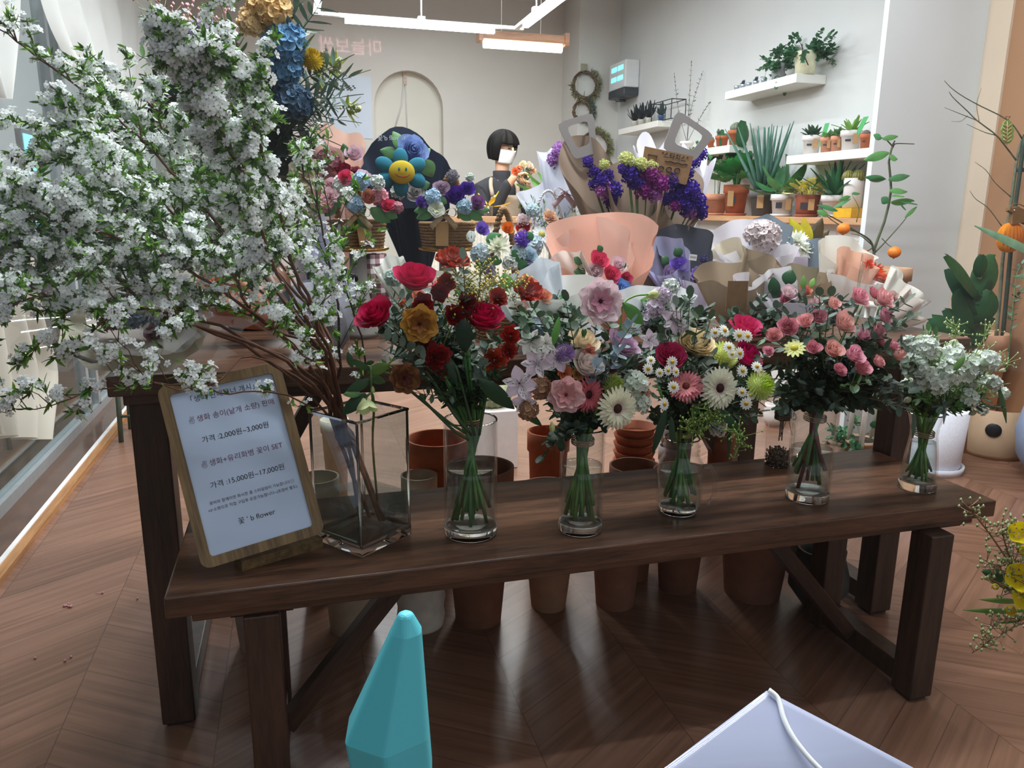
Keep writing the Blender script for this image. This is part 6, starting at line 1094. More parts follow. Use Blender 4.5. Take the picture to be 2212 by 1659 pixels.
potted('potted_plant', 'pale terracotta pot of tall arrow leaf plant, leftmost visible on the plank counter', 1546, 461, Wc, 50, 44, TERP, alo, z=1.021, saucer=True)
potted('potted_plant', 'terracotta pot of bushy heart leaf plant with kraft tag and dark sticker', 1587, 462, Wc, 54, 64, TER, lambda t, p, s: (pl_leaves(t, p, s, 34, .11, .10, ['#2f7a38', '#3c8a44', '#256a30'], 1.5, .3, .8, stem=.12, up=1.2), pl_leaves(t, p, s, 2, .2, .2, '#2c6a3c', .8, .3, .9, stem=.26, seed=4)), z=1.021, saucer=True, tagm=-.4, sticker=1)
potted('potted_plant', 'dark grey cement pot of blue green finger leaves on the plank counter', 1646, 466, Wc, 60, 54, GPOT, lambda t, p, s: pl_fingers(t, p, s, 17, .40, .016, '#4f7a6a'), z=1.021, tagm=-.2)
potted('potted_plant', 'white pot of striped broad leaves with black square sticker', 1687, 468, Wc, 50, 46, WPOT, lambda t, p, s: pl_leaves(t, p, s, 10, .18, .08, ['#3f7a48', '#5f9a5a', '#2f6a3c'], 1.3, .35, .5, stem=.04), z=1.021, saucer=True, tagm=.5, sticker=1)
potted('potted_plant', 'rounded terracotta pot of yellow variegated jade plant', 1741, 470, Wc, 54, 46, M('brown_clay', '#9a5238', .8), lambda t, p, s: pl_leaves(t, p, s, 46, .06, .045, ['#e0d25a', '#d9cf6f', '#4f6a3a', '#e6dc8a'], 1.6, .1, .8, stem=.06, up=1.1, base=.5), z=1.021, saucer=True, rim=False, taper=.8, tagm=.3, sticker=1)
potted('potted_plant', 'white pot of dark spiky aloe right of the yellow jade plant', 1797, 470, Wc, 52, 46, WPOT, lambda t, p, s: pl_leaves(t, p, s, 34, .2, .03, ['#2f6a44', '#3c7a4c', '#255a3a'], 1.2, -.12, .1), z=1.021, saucer=True)
yb_ = at(1838, 474, x=2.87); yb = thing('yellow_box', 'small yellow box under the white cactus pot at the plank end', 'box', (2.87, yb_.y, 1.021)); MB().box(2.81, 2.93, yb_.y - .07, yb_.y + .07, 1.021, 1.07).build('box', M('yellow_plastic', '#d6a51f', .4), yb, smooth=False)
potted('potted_cactus', 'tall white pot of clustered golden cacti beside the column', 1838, 458, Wc, 42, 62, WPOT, lambda t, p, s: pl_cactus(t, p, s * 1.25, '#7d7a3a', 4, 1.15), z=1.071, rim=False, taper=.9)

# ------------------------------------------------------------------ counter and person at the back
zc_ = at(1130, 468, y=5.15).z; bc = thing('work_counter', 'fluted white work counter with wooden top in front of the person', 'counter', (1.5, 5.3, 0))
bevel(MB().box(.75, 2.3, 5.0, 5.4, zc_ - .04, zc_).build('counter_top', woodm('oak_top', '#a87850', '#c79a72', (1, 10, 10)), bc, smooth=False), .003)
MB().grid(lambda u, v: (.8 + 1.45 * u, 5.03 + .008 * abs(sin(u * 2 * PI * 30)), (zc_ - .04) * v), 240, 1).box(.8, 2.25, 5.05, 5.36, 0, zc_ - .041).build('fluted_front', M('cream_fluting', '#e3ddcf', .5), bc, smooth=False)
SKIN = M('skin', '#d9a98c', .55, .05, 12, spec=.4); KNIT = M('charcoal_knit', '#2b2c31', .95, .2, 120, bump=.2); APR = M('apron_canvas', '#a59684', .9, .06, 50); MASK = M('white_mask', '#e9e9ec', .8, .02); HAIR = M('black_hair', '#0c0a09', .6, .2, 60, stretch=(1, 1, .1), spec=.15); DEN = M('grey_skirt', '#8a929a', .9)
yp = 5.62; hd = at(1086, 326, y=yp); S = 1.0
def skin_fig(name, chain, edges, m, parent, sub=2, root=0):
    me = bpy.data.meshes.new(name); me.from_pydata([c[0] for c in chain], edges, []); o = put(name, me, parent); me.materials.append(m)
    k = o.modifiers.new('skin', 'SKIN'); k.use_smooth_shade = True; me.skin_vertices.new() if not me.skin_vertices else None
    for i, c in enumerate(chain): me.skin_vertices[0].data[i].radius = (c[1], c[1] if len(c) < 3 else c[2])
    me.skin_vertices[0].data[root].use_root = True
    s_ = o.modifiers.new('sub', 'SUBSURF'); s_.levels = s_.render_levels = sub; return o
wm = thing('person', 'person in face mask, dark turtleneck and beige apron arranging flowers at the back', 'person', (hd.x - .02, yp + .02, 0))
X0_, Y0_ = hd.x - .01, yp + .02; zh = hd.z; zs = zh - .27  # shoulder height
def V_(x, y, z): return Vector((X0_ + x, Y0_ + y, z))
rh = at(1118, 378, y=yp - .28); lh = at(1138, 398, y=yp - .26); re = V_(-.115, -.10, zs - .24); le = V_(.21, -.08, zs - .25); rsh = V_(-.155, .0, zs); lsh = V_(.165, -.01, zs)
chain = [(V_(0, 0, .86), .14, .10), (V_(0, 0, 1.05), .12, .085), (V_(0, -.005, zs - .10), .135, .085), (V_(.0, 0, zs + .01), .10, .07), (V_(.005, -.01, zs + .085), .05, .05), (V_(.01, -.02, zh - .06), .055, .06), (V_(.012, -.03, zh + .03), .082, .092), (V_(.01, -.025, zh + .10), .045, .05),
         (rsh, .052), (re, .040), (rh + Vector((-.03, .02, -.02)), .028), (rh, .026), (lsh, .052), (le, .040), (lh + Vector((.025, .03, -.03)), .028), (lh, .026),
         (V_(-.085, 0, .80), .085), (V_(-.085, -.02, .45), .058), (V_(-.085, .0, .09), .038), (V_(-.085, -.10, .035), .035), (V_(.085, 0, .80), .085), (V_(.085, -.02, .45), .058), (V_(.085, .0, .09), .038), (V_(.085, -.10, .035), .035)]
edges = [(0, 1), (1, 2), (2, 3), (3, 4), (4, 5), (5, 6), (6, 7), (3, 8), (8, 9), (9, 10), (10, 11), (3, 12), (12, 13), (13, 14), (14, 15), (0, 16), (16, 17), (17, 18), (18, 19), (0, 20), (20, 21), (21, 22), (22, 23)]
skin_fig('body', chain, edges, SKIN, wm)
def hand(base, d, side):
    d = Vector(d).normalized(); s_ = d.cross(Vector((0, 0, 1))).normalized() * side; u = s_.cross(d)
    for k in range(4): a = base + s_ * (.026 - .017 * k) + d * .02; L = (.062, .072, .066, .05)[k]; skin_fig('finger', [(a, .0095), (a + d * L * .5 + Vector((0, -.006, 0)), .009), (a + d * L * .8 + s_ * -.012 + u * -.02, .0085), (a + d * L * .75 + u * -.04, .0075)], [(0, 1), (1, 2), (2, 3)], SKIN, wm, 1)
    a = base + s_ * .03; skin_fig('thumb', [(a, .011), (a + s_ * .018 + d * .025, .0105), (a + s_ * .012 + d * .05, .009)], [(0, 1), (1, 2)], SKIN, wm, 1)
hand(rh, (.9, -.2, .25), 1); hand(lh, (-.7, -.3, .35), -1)
ch2 = [(V_(0, 0, .86), .15, .11), (V_(0, 0, 1.05), .13, .096), (V_(0, -.005, zs - .10), .146, .096), (V_(0, 0, zs + .025), .112, .085), (V_(.006, -.012, zs + .10), .066, .066), (rsh, .062), (re, .050), (rh + Vector((-.045, .03, -.03)), .038), (lsh, .062), (le, .050), (lh + Vector((.035, .04, -.04)), .038)]
skin_fig('turtleneck', ch2, [(0, 1), (1, 2), (2, 3), (3, 4), (3, 5), (5, 6), (6, 7), (3, 8), (8, 9), (9, 10)], KNIT, wm)
MB().lathe([(.085, zs + .0), (.068, zs + .04), (.064, zs + .09), (.066, zs + .125), (.060, zs + .13), (.055, zs + .11)], 24).build('turtleneck_collar', KNIT, wm, loc=(X0_ + .005, Y0_ - .012, 0)); ap = MB(); ap.grid(lambda u, v: V_((u - .5) * (.20 + .16 * min(1, v * 1.6)), -.125 - .035 * sin(PI * u) - .005 * sin(9 * u), zs - .045 - .62 * v), 14, 14)
for s_ in (-1, 1): ap.tube(bez([V_(s_ * .095, -.13, zs - .05), V_(s_ * .10, -.10, zs + .02), V_(s_ * .075, -.02, zs + .07), V_(s_ * .03, .07, zs + .05)], 8), .014, 6)
solid(ap.build('apron', APR, wm), .004)
MB().grid(lambda u, v: V_((.20 + .05 * v) * cos(2 * PI * u), (.15 + .04 * v) * sin(2 * PI * u), .95 - .55 * v), 30, 4, wrap=True).build('skirt', DEN, wm)
fcd = Vector((.42, -.88, -.18)).normalized(); hm = Matrix.Translation(V_(.012, -.03, zh + .015)) @ frame_to(fcd, (0, 0, 1))
# frame: z forward, y up-ish (local y = d x x)
def hp(x, y, z): return hm @ Vector((-x, -y, z)) if 0 else hm @ Vector((x, y, z))
upc = 1 if (hp(0, 1, 0) - hp(0, 0, 0)).z > 0 else -1
mk = MB(); mk.grid(lambda u, v: hp(.080 * sin((u - .5) * 2.7) * (1 - .22 * v), upc * (.0 - .098 * v), (.012 + .088 * cos((u - .5) * 2.7)) * (1.06 - .22 * v * v) + .018 * math.exp(-((u - .5) * 9) ** 2) * (1 - .5 * v)), 18, 8); solid(mk.build('face_mask', MASK, wm), .003)
hr = MB(); 
def HG(u, v):
    a = 2 * PI * u; el = PI / 2 - v * 2.25; fr = max(0, cos(a)); r = .112 + .012 * sin(9 * a + 2) * v
    low = .62 if abs(((a + PI) % (2 * PI)) - PI) < .9 else 1.0
    el = PI / 2 - v * 2.25 * low; return hp(r * .95 * sin(a) * max(.55, cos(el)) if el < 0 else r * .95 * sin(a) * cos(el), upc * (.02 + (r * sin(el) if el > 0 else .15 * el / 1.0)), r * cos(a) * (cos(el) if el > 0 else max(.7, cos(el))) - .008)
hr.grid(HG, 44, 14, wrap=True); solid(hr.build('hair', HAIR, wm), .008)
for sx in (-.03, .03):
    put('eye', MB().ball((0, 0, 0), 1, 10, 7).mesh('eye', [M('dark_eye', '#1a1410', .2)]), wm, mw=Matrix.Translation(hp(sx, upc * .012, .098)) @ Matrix.Diagonal((.011, .008, .005, 1)))
    MB().tube([hp(sx - .017, upc * .034, .098), hp(sx, upc * .038, .101), hp(sx + .017, upc * .034, .098)], .0025, 5).build('eyebrow', HAIR, wm)
MB().tube([hp(0, upc * .02, .10), hp(0, upc * -.012, .113)], .009, 8).build('nose', SKIN, wm)
# the flowers she holds
hf = thing('hand_bouquet', 'small orange and cream flower bunch held by the masked person', 'flowers', lh); yh = lh.y - .03
for k, px, py, r, c in (('ruffle', 1115, 370, 11, '#e2734a'), ('rose', 1130, 355, 11, '#e6dcc0'), ('rose', 1145, 357, 11, '#ead9cc'), ('ruffle', 1122, 362, 9, '#e08a5c'), ('ruffle', 1152, 368, 8, '#dfb48a'), ('rose', 1142, 372, 8, '#d9a39a')): bloom(hf, k, px, py, yh, r, c)
for q in ((1112, 372), (1130, 362), (1145, 362), (1150, 374), (1120, 366)): MB().tube(bez([at(q[0], q[1], y=yh), at(1135, 398, y=yh + .0), at(1128 + (q[0] - 1130) * -.4, 450, y=yh)], 6), .004, 5).build('stem', M('stem_4e6b35', '#4e6b35', .5), hf)
for l in ((1135, 380, 1150, 372, 10), (1135, 385, 1118, 376, 10), (1138, 375, 1140, 358, 9)): leafpart(hf, l[0], l[1], yh, l[2], l[3], l[4], '#4d7a44')
# things standing on the work counter
for i, (px, w, h, lab, col, pf) in enumerate(((1195, 34, 40, 'clear jar of leafy green stems on the work counter', '#5f9a4a', 18), (1256, 20, 30, 'clear jar with loose foliage beside the leafy stems jar', '#6f8f58', 8), (1055, 30, 22, 'jar of yellow tulips left of the person', '#d9b51f', 8), (1165, 40, 16, 'low bowl of cream flower heads on the counter before the person', '#dcd6bd', 16))):
    c = at(px, 466, y=5.15); c.z = zc_; t = thing('flower_jar', lab, 'jar', c); k = mpp(c); MB().lathe([(w * .3 * k, 0), (w * .32 * k, h * k), (w * .3 * k, h * k), (w * .28 * k, .004), (.0005, .004)], 20).build('jar', GW, t, loc=c)
    pl_leaves(t, c + Vector((0, 0, h * k * .6)), w * .3 * k, pf, (.17, .14, .10, .06)[i], (.07, .05, .045, .05)[i], col, 1.4, .2, .6, stem=.10 if i < 2 else .04, seed=i)
# ------------------------------------------------------------------ pots on the floor
WP = M('white_plastic_pot', '#ddd6d2', .6, .05); CRP = M('cream_clay', '#d6c7ae', .8, .08); BRC = M('brown_clay_dull', '#94614a', .85, .12, 25); ROSY = M('rosy_clay', '#a8745f', .85, .12, 25); TANC = M('tan_clay', '#b98f70', .85, .1, 25); DKP = M('dark_stone', '#3a3f40', .6, .2, 30); GRY = M('grey_clay', '#8d8786', .85, .1, 25); BEI = M('beige_planter', '#b59678', .7, .06, 12)
def pot(label, c, r, h, m, taper=.72, rim=.16, belly=0.0, ridges=0, name='flower_pot', cat='pot', group='empty pots under the table'):
    c = Vector(c); pr = [(.0005, 0), (r * taper, 0)]
    if belly: pr += [(r * (1 + belly), h * .35), (r * (1 + belly * .9), h * .6), (r, h * .88), (r * 1.03, h), (r * .9, h), (r * .85, h * .85), (r * .9, h * .5), (r * taper * .85, .012), (.0005, .012)]
    elif ridges: pr += [q for k in range(ridges) for q in ((r * (taper + (1 - taper) * (k + .2) / ridges), h * (k + .1) / ridges), (r * (taper + (1 - taper) * (k + .5) / ridges) * 1.06, h * (k + .5) / ridges), (r * (taper + (1 - taper) * (k + .9) / ridges), h * (k + .9) / ridges))] + [(r, h), (r * .92, h), (r * taper * .9, .012), (.0005, .012)]
    else: pr += [(r * (taper + (1 - taper) * (1 - rim)) * .96, h * (1 - rim)), (r, h * (1 - rim) + .001), (r * 1.01, h), (r * .92, h), (r * .88, h * (1 - rim)), (r * taper * .88, .012), (.0005, .012)]
    o = MB().lathe(pr, 36).build(name, m, loc=c); return tag(o, label, cat, group)
def stack(labels, c, r, h, m, step, taper=.72, rim=.22):
    for i, l in enumerate(labels): pot(l, Vector(c) + Vector((.004 * (-1) ** i * (i > 0), 0, step * i)), r * (1 + .004 * i), h, m, taper, rim)
P0 = lambda px, py: at(px, py, z=0) + Vector((0, .06, 0))
pot('white pot standing behind the left front bench leg', P0(565, 1420), .072, .2, WP); pot('white pot under the bench, second from the left leg', P0(765, 1380), .08, .27, CRP, .68)
pot('ridged cream pot under the bench behind the teal crystal', P0(918, 1372), .068, .31, M('ridged_cream', '#c9bfb0', .8), .85, ridges=6)
stack(['dark brown terracotta pot at the bottom of the tall stack right of the teal crystal', 'brown terracotta pot in the middle of the tall stack behind the second vase', 'brown terracotta pot topmost of the stack behind the second vase'], P0(1045, 1360), .085, .25, BRC, .085, .7)
stack(['tan clay pot under the bench below the middle vase', 'tan clay pot nested on top, rim left of the middle vase'], P0(1200, 1330), .078, .27, TANC, .07, .6); pot('rosy tan pot under the bench right of the middle vase', P0(1347, 1325), .078, .27, ROSY, .66)
stack(['rosy clay pot under the bench below the jar mug', 'dark brown clay pot nested on top below the jar mug'], P0(1485, 1288), .08, .28, BRC, .07, .66); pot('wide rosy clay pot under the bench behind the right diagonal brace', P0(1650, 1300) , .112, .3, ROSY, .68, .25)
pot('round dark grey stone pot between the right bench legs', at(1788, 1328, z=0) + Vector((0, .05, 0)), .062, .17, DKP, .55, belly=.25)
def rimpot(label, px, py, y, wpx, m, h=None, **k):
    c = at(px, py, y=y); r = wpx / 2 * mpp(c); return pot(label, (c.x, y, 0), r, c.z, m, **k)
rimpot('cream pot whose rim shows between the price sign and square vase', 685, 1030, 2.0, 92, CRP); rimpot('small cream pot farther back left of the square vase', 722, 905, 2.75, 60, CRP); rimpot('cream pot whose rim shows between the square and second vases', 905, 1025, 1.98, 78, CRP)
c = at(948, 945, y=2.1); r = 68 * mpp(c)
stack(['orange terracotta pot low in the stack between square and second vases', 'orange terracotta pot topmost between square and second vases'], (c.x, 2.1, 0), r, c.z - .07, M('orange_terracotta', '#b8653d', .85, .1, 25), .07, .7)
rimpot('terracotta pot standing behind the tan pot left of the middle vase', 1185, 930, 2.15, 92, M('orange_terracotta', '#b8653d', .85, .1, 25)); rimpot('brown pot rim level with the bench edge right of the middle vase', 1372, 1005, 1.9, 110, BRC, rim=.3)
c = at(1372, 920, y=2.15); r = 46 * mpp(c); pot('terracotta pot under the saucers behind the white gerbera', (c.x, 2.15, 0), r * .9, c.z - .14, TER)
for i in range(5): z = c.z - .14 + .028 * i; tag(MB().lathe([(.0005, z), (r * .82, z), (r, z + .03), (r * .93, z + .03), (r * .78, z + .006), (.0005, z + .006)], 32).build('pot_saucer', TER, loc=(c.x, 2.15, 0)), ('lowest terracotta saucer of the stack behind the white gerbera', 'second terracotta saucer from the bottom behind the white gerbera', 'middle terracotta saucer of the stack behind the white gerbera', 'fourth terracotta saucer up behind the white gerbera', 'topmost terracotta saucer behind the white gerbera')[i], 'saucer', 'terracotta saucers in one stack')
c = at(1462, 925, y=2.2); r = 34 * mpp(c); stack(['grey pot at the foot of the stack left of the jar mug', 'grey pot in the middle of the stack left of the jar mug', 'grey pot topmost of the stack left of the jar mug'], (c.x, 2.2, 0), r, c.z - .12, GRY, .06, .8)
rimpot('dark brown pot right of the jar mug behind the bench', 1560, 935, 2.1, 60, BRC); rimpot('blue glazed round pot far behind the small bottle', 1697, 880, 3.3, 34, M('navy_glaze', '#2c3a4c', .2), belly=.2, taper=.6); rimpot('white round pot far back above the small bottle', 1672, 872, 3.2, 36, WP, belly=.15, taper=.7)
# white cube planter with round cactus behind the second vase
c = at(1062, 905, y=3.0); wb = thing('cube_planter', 'white cube planter with a ribbed round cactus behind the second vase', 'potted plant', (c.x, 3.0, 0)); k = mpp(c)
bevel(MB().box(c.x - 45 * k, c.x + 45 * k, 2.9, 3.1, 0, at(1062, 876, y=3.0).z).build('planter', WP, wb, smooth=False), .004); pl_cactus(wb, Vector((c.x, 3.0, at(1062, 878, y=3.0).z)), 52 * k, '#9a9f78', 1, 1.1)
# low beige bowl with trailing plant at the right
t = potted('potted_plant', 'low beige bowl of trailing small leaves behind the spray rose vase', 1862, 915, dict(y=2.75), 75, 26, BEI, lambda t, p, s: ivy(10, 21, .12)(t, p, s), z=0, saucer=False, taper=.8)
# ------------------------------------------------------------------ right side plants
def cit():
    y = 2.72; c = at(1908, 655, y=y); rim = at(1908, 578, y=y); k = mpp(rim); r = 50 * k
    st_ = thing('plant_stool', 'slim stand hidden behind the bouquets carrying the citrus planter', 'stool', (c.x, y, 0)); zt = at(1908, 650, y=y).z
    MB().lathe([(.0005, zt - .025), (r * .85, zt - .025), (r * .85, zt), (.0005, zt)], 28).build('seat', SHW, st_, loc=(c.x, y, 0))
    for a in (0.6, 2.2, 3.7, 5.3): MB().tube([(c.x + r * .6 * cos(a), y + r * .6 * sin(a), zt - .02), (c.x + r * .8 * cos(a), y + r * .8 * sin(a), 0)], .011, 8).build('leg', SHW, st_)
    t = thing('citrus_tree', 'small citrus tree with two orange fruits in a tan square rimmed planter', 'potted plant', (c.x, y, zt)); h = rim.z - zt
    MB().lathe([(.0005, 0), (r * .68, 0), (r * .86, h * .62), (r, h * .63), (r, h), (r * .9, h), (r * .85, h * .8), (.0005, h * .8)], 36).build('planter', TANC, t, loc=(c.x, y, zt)); MB().lathe([(.0005, h * .9), (r * .88, h * .86)], 20).build('soil', SOIL, t, loc=(c.x, y, zt))
    BK = M('citrus_bark', '#4a5238', .7, .25, 50); b0 = Vector((c.x - .005, y, zt + h * .85))
    def br(pts, r0, r1=.3, nm='branch'): MB().tube(bez([at(a, b, y=y + d) for a, b, *e in pts for d in [e[0] if e else 0]], 12), r0, 7, 0, r0 * r1).build(nm, BK, t)
    br([(1890, 580), (1888, 540), (1910, 480), (1925, 410), (1920, 350), (1930, 310), (1933, 305)], .0065, .55, 'trunk'); br([(1888, 545), (1880, 520), (1850, 500), (1800, 470), (1765, 455)], .005); br([(1850, 500), (1825, 492), (1790, 470), (1770, 440)], .003); br([(1890, 545), (1910, 525), (1950, 480), (1968, 455)], .004); br([(1885, 530), (1860, 510), (1838, 505)], .003); br([(1930, 318), (1912, 300), (1898, 298)], .003, .6); br([(1930, 315), (1938, 310), (1975, 311)], .003, .6); br([(1850, 480), (1855, 450), (1840, 420)], .002); br([(1885, 535), (1850, 560), (1870, 575)], .003); br([(1905, 515), (1920, 530), (1932, 536)], .002)
    for px, py, s_ in ((1822, 494, 13.5), (1932, 545, 13.5), (1866, 545, 7)): q = at(px, py, y=y - .03); r_ = s_ * mpp(q); MB().ball((0, 0, 0), r_, 18, 12, 0, .92).ball((0, 0, -r_ * .9), r_ * .16, 8, 6).build('orange_fruit', M('orange_peel', '#e8801c', .45, .1, 120, bump=.25), t, loc=q)
    for l in ((1922, 330, 1872, 345, 22), (1905, 300, 1890, 290, 16), (1907, 300, 1945, 293, 14), (1922, 338, 1942, 342, 18), (1912, 385, 1872, 383, 14), (1914, 388, 1880, 392, 16), (1920, 388, 1972, 378, 18), (1922, 412, 1965, 410, 18), (1925, 422, 1955, 420, 14), (1918, 425, 1908, 440, 22), (1925, 438, 1980, 440, 22), (1945, 435, 1985, 436, 14), (1945, 440, 1960, 452, 12), (1810, 455, 1770, 440, 14), (1838, 425, 1815, 432, 12), (1840, 418, 1860, 416, 10), (1790, 465, 1768, 455, 16), (1800, 450, 1840, 425, 10), (1955, 470, 1985, 445, 10)): leafpart(t, l[0], l[1], y - .02, l[2], l[3], l[4], ('#4f8a5a', '#3f7a4c', '#5f9a58')[l[0] % 3], droop=.12, roll=rnd.uniform(-.9, .9))
cit()
# croton
y = 2.24; p = tabp(1742, y); t = thing('croton_plant', 'croton with yellow veined dark leaves behind the white chrysanthemum bouquet', 'potted plant', p)
MB().lathe([(.0005, 0), (.045, 0), (.06, .09), (.055, .09), (.0005, .08)], 24).build('pot', DKP, t, loc=p)
for l in ((1745, 540, 1712, 472, 34, '#c9bd2c'), (1748, 540, 1740, 470, 34, '#c6b52a'), (1752, 535, 1780, 470, 34, '#4a3a1a'), (1750, 545, 1765, 490, 30, '#3a3418'), (1745, 545, 1720, 500, 28, '#3f4a1c'), (1748, 540, 1748, 495, 24, '#8a9a2c'), (1755, 545, 1795, 495, 22, '#5a4a2a'), (1750, 550, 1715, 520, 22, '#2f2a16'), (1752, 550, 1785, 520, 24, '#2f2a16')): leafpart(t, l[0], l[1], y - .05, l[2], l[3], l[4], l[5], droop=.1)
MB().tube([p + Vector((0, 0, .07)), at(1748, 545, y=y - .05)], .006, 6).build('stem', M('stem_4e6b35', '#4e6b35', .5), t)
# fiddle leaf fig in a tall white planter
c = at(2052, 1030, z=0) + Vector((.0, .1, 0)); rim = at(2052, 880, y=c.y); r = 60 * mpp(c)
t = thing('fiddle_leaf_fig', 'fiddle leaf fig with broad glossy leaves in a tall white planter', 'potted plant', c)
MB().lathe([(.0005, .02), (r * .86, .02), (r * .9, .03), (r * .98, rim.z), (r * .9, rim.z), (r * .88, rim.z - .05), (.0005, rim.z - .05)], 36).build('planter', M('speckled_white', '#dcdde6', .7, .06, 120), t, loc=c); MB().lathe([(.0005, 0), (r, 0), (r * 1.04, .03), (r * .98, .03), (r * .95, .018), (.0005, .018)], 36).build('saucer', M('speckled_white', '#dcdde6', .7, .06, 120), t, loc=c)
yf = c.y + .03; MB().tube([c + Vector((0, 0, rim.z - .06)), at(2100, 760, y=yf), at(2115, 650, y=yf), at(2118, 560, y=yf)], .009, 7).build('trunk', M('grey_bark', '#6d6355', .8), t)
for l in ((2112, 680, 2058, 640 - 60, 40), (2118, 640, 2068, 546, 44), (2115, 640, 2160, 548, 64), (2115, 660, 2135, 600, 40), (2105, 720, 2085, 625, 60), (2110, 700, 2142, 630, 70), (2100, 720, 2052, 665, 44), (2105, 745, 2160, 690, 70), (2085, 760, 2022, 690, 60), (2115, 650, 2150, 605, 30), (2100, 750, 2060, 740, 40), (2118, 600, 2128, 552, 34)): leafpart(t, l[0], l[1], yf - .03, l[2], l[3], l[4], ('#1f4a2a', '#28552f', '#1a3f26')[l[1] % 3], name='leaf', droop=.12, roll=rnd.uniform(-.5, .5), blunt=.8, fold=.2, dy=rnd.uniform(-.06, .04))
# peach planter with bare tree, green stake and felt ornaments
y = 2.66; c = at(2168, 715, y=y); r = 55 * mpp(c); t = thing('staked_tree', 'bare branched tree tied to a green stake in stacked peach planters', 'potted plant', (c.x, y, 0)); PEA = M('peach_planter', '#cf9f80', .8, .06, 12)
c2 = Vector((min(c.x, XN - r - .02), y, 0))
MB().lathe([(.0005, 0), (r * .8, 0), (r * .95, c.z - .14), (r * 1.0, c.z - .135), (r, c.z - .07), (r * .95, c.z - .065), (r * 1.02, c.z - .06), (r * 1.02, c.z), (r * .93, c.z), (r * .9, c.z - .06), (.0005, c.z - .06)], 36).build('planter', PEA, t, loc=c2)
GB_, GS = M('grey_green_bark', '#6a6f5a', .8, .25, 40), M('green_stake', '#2f4034', .6, .2, 60)
def tb(pts, r0, r1=.4, m=GB_, nm='branch', dy=0): MB().tube(bez([at(a, b, y=y + dy) for a, b in pts], 14), r0, 7, 0, r0 * r1).build(nm, m, t)
tb([(2150, 745), (2160, 640), (2168, 540), (2185, 430), (2195, 355), (2205, 310), (2215, 290)], .008, .7, nm='trunk'); tb([(2165, 735), (2178, 600), (2190, 470), (2202, 380), (2214, 290)], .009, .9, GS, 'stake', -.02)
tb([(2198, 350), (2175, 320), (2150, 290), (2110, 260), (2090, 240), (2060, 212), (2050, 198)], .0036); tb([(2150, 292), (2125, 285), (2088, 268)], .0022); tb([(2110, 260), (2072, 245), (2040, 232)], .002); tb([(2090, 250), (2075, 262), (2055, 262)], .0016); tb([(2208, 300), (2190, 272), (2165, 252), (2120, 230), (2080, 208), (2055, 190), (2040, 174)], .0032); tb([(2115, 262), (2110, 225), (2120, 190)], .0016); tb([(2183, 425), (2150, 395), (2130, 368), (2106, 350)], .0022); tb([(2165, 490), (2135, 450), (2108, 430), (2095, 412)], .0022)
MB().lathe([(.02, -.008), (.022, 0), (.02, .008)], 12).build('tie', BLACKM, t, loc=at(2205, 367, y=y - .01))
FEL = M('orange_felt', '#e0871f', .95, .12, 30); FELD = M('rust_felt', '#b05a1c', .95, .1, 30); FELG = M('green_felt', '#7f9a54', .95, .08, 30); FELB = M('brown_felt', '#7a5a34', .95, .12, 30); CRD = M('cream_thread', '#d9b58a', .9)
f = thing('felt_leaf', 'flat green felt leaf ornament with cream veins hanging on a bare branch', 'ornament', at(2175, 280, y=y - .04)); yo = y - .04; oc = at(2176, 285, y=yo); k = mpp(oc)
def flat(parent, pts, th, m, name, yy): # cut-out of felt with thickness
    P = [at(a, b, y=yy) for a, b in pts]; n_ = Vector((0, th / 2, 0)); kk = len(P); MB().add([q + s_ * n_ for s_ in (-1, 1) for q in P], [tuple(range(kk - 1, -1, -1)), tuple(range(kk, 2 * kk))] + [(i, (i + 1) % kk, kk + (i + 1) % kk, kk + i) for i in range(kk)]).build(name, m, parent, smooth=False)
flat(f, [(2176 + 13 * sin(a) * (1 + .08 * cos(9 * a)), 285 - 26 * cos(a)) for a in [2 * PI * i / 36 for i in range(36)]], .006, FELG, 'leaf_shape', yo); lsh_ = [o for o in f.children][0]
for q in [((2176, 262), (2175, 315))] + [((2176, 275 + 8 * i), (2176 + s_ * 9, 268 + 8 * i)) for i in range(5) for s_ in (-1, 1)]: MB().tube([at(a, b, y=yo - .005) for a, b in q], .0016, 5).build('vein', CRD, lsh_)
MB().tube([at(2176, 262, y=yo), at(2172, 252, y=yo), at(2182, 252, y=yo), at(2176, 262, y=yo)], .0022, 5).build('string', FELB, f)
f = thing('felt_pumpkin', 'orange striped felt pumpkin ornament with a brown bear, tied to the green stake', 'ornament', at(2185, 545, y=y - .07)); yo = y - .07; oc = at(2182, 513, y=yo); k = mpp(oc)
pk = MB(); pk.grid(lambda u, v: Vector((36 * k * sin(PI * v) ** .8 * cos(2 * PI * u) * (1 + .04 * cos(16 * PI * u)), 12 * k * sin(PI * v) ** .8 * sin(2 * PI * u), -32 * k * cos(PI * v))), 64, 12, wrap=True); pko = pk.build('pumpkin', FEL, f, loc=oc)
for i in range(6):
    x = -26 + 10.4 * i; MB().tube(bez([oc + Vector((x * k * .75, -9 * k * (1 - abs(x) / 45), 24 * k)), oc + Vector((x * k * 1.05, -14 * k * math.sqrt(max(.05, 1 - (x / 36) ** 2)), 0)), oc + Vector((x * k * .75, -9 * k * (1 - abs(x) / 45), -24 * k))], 8), 1.8 * k, 5).build('stripe', FELD, pko)
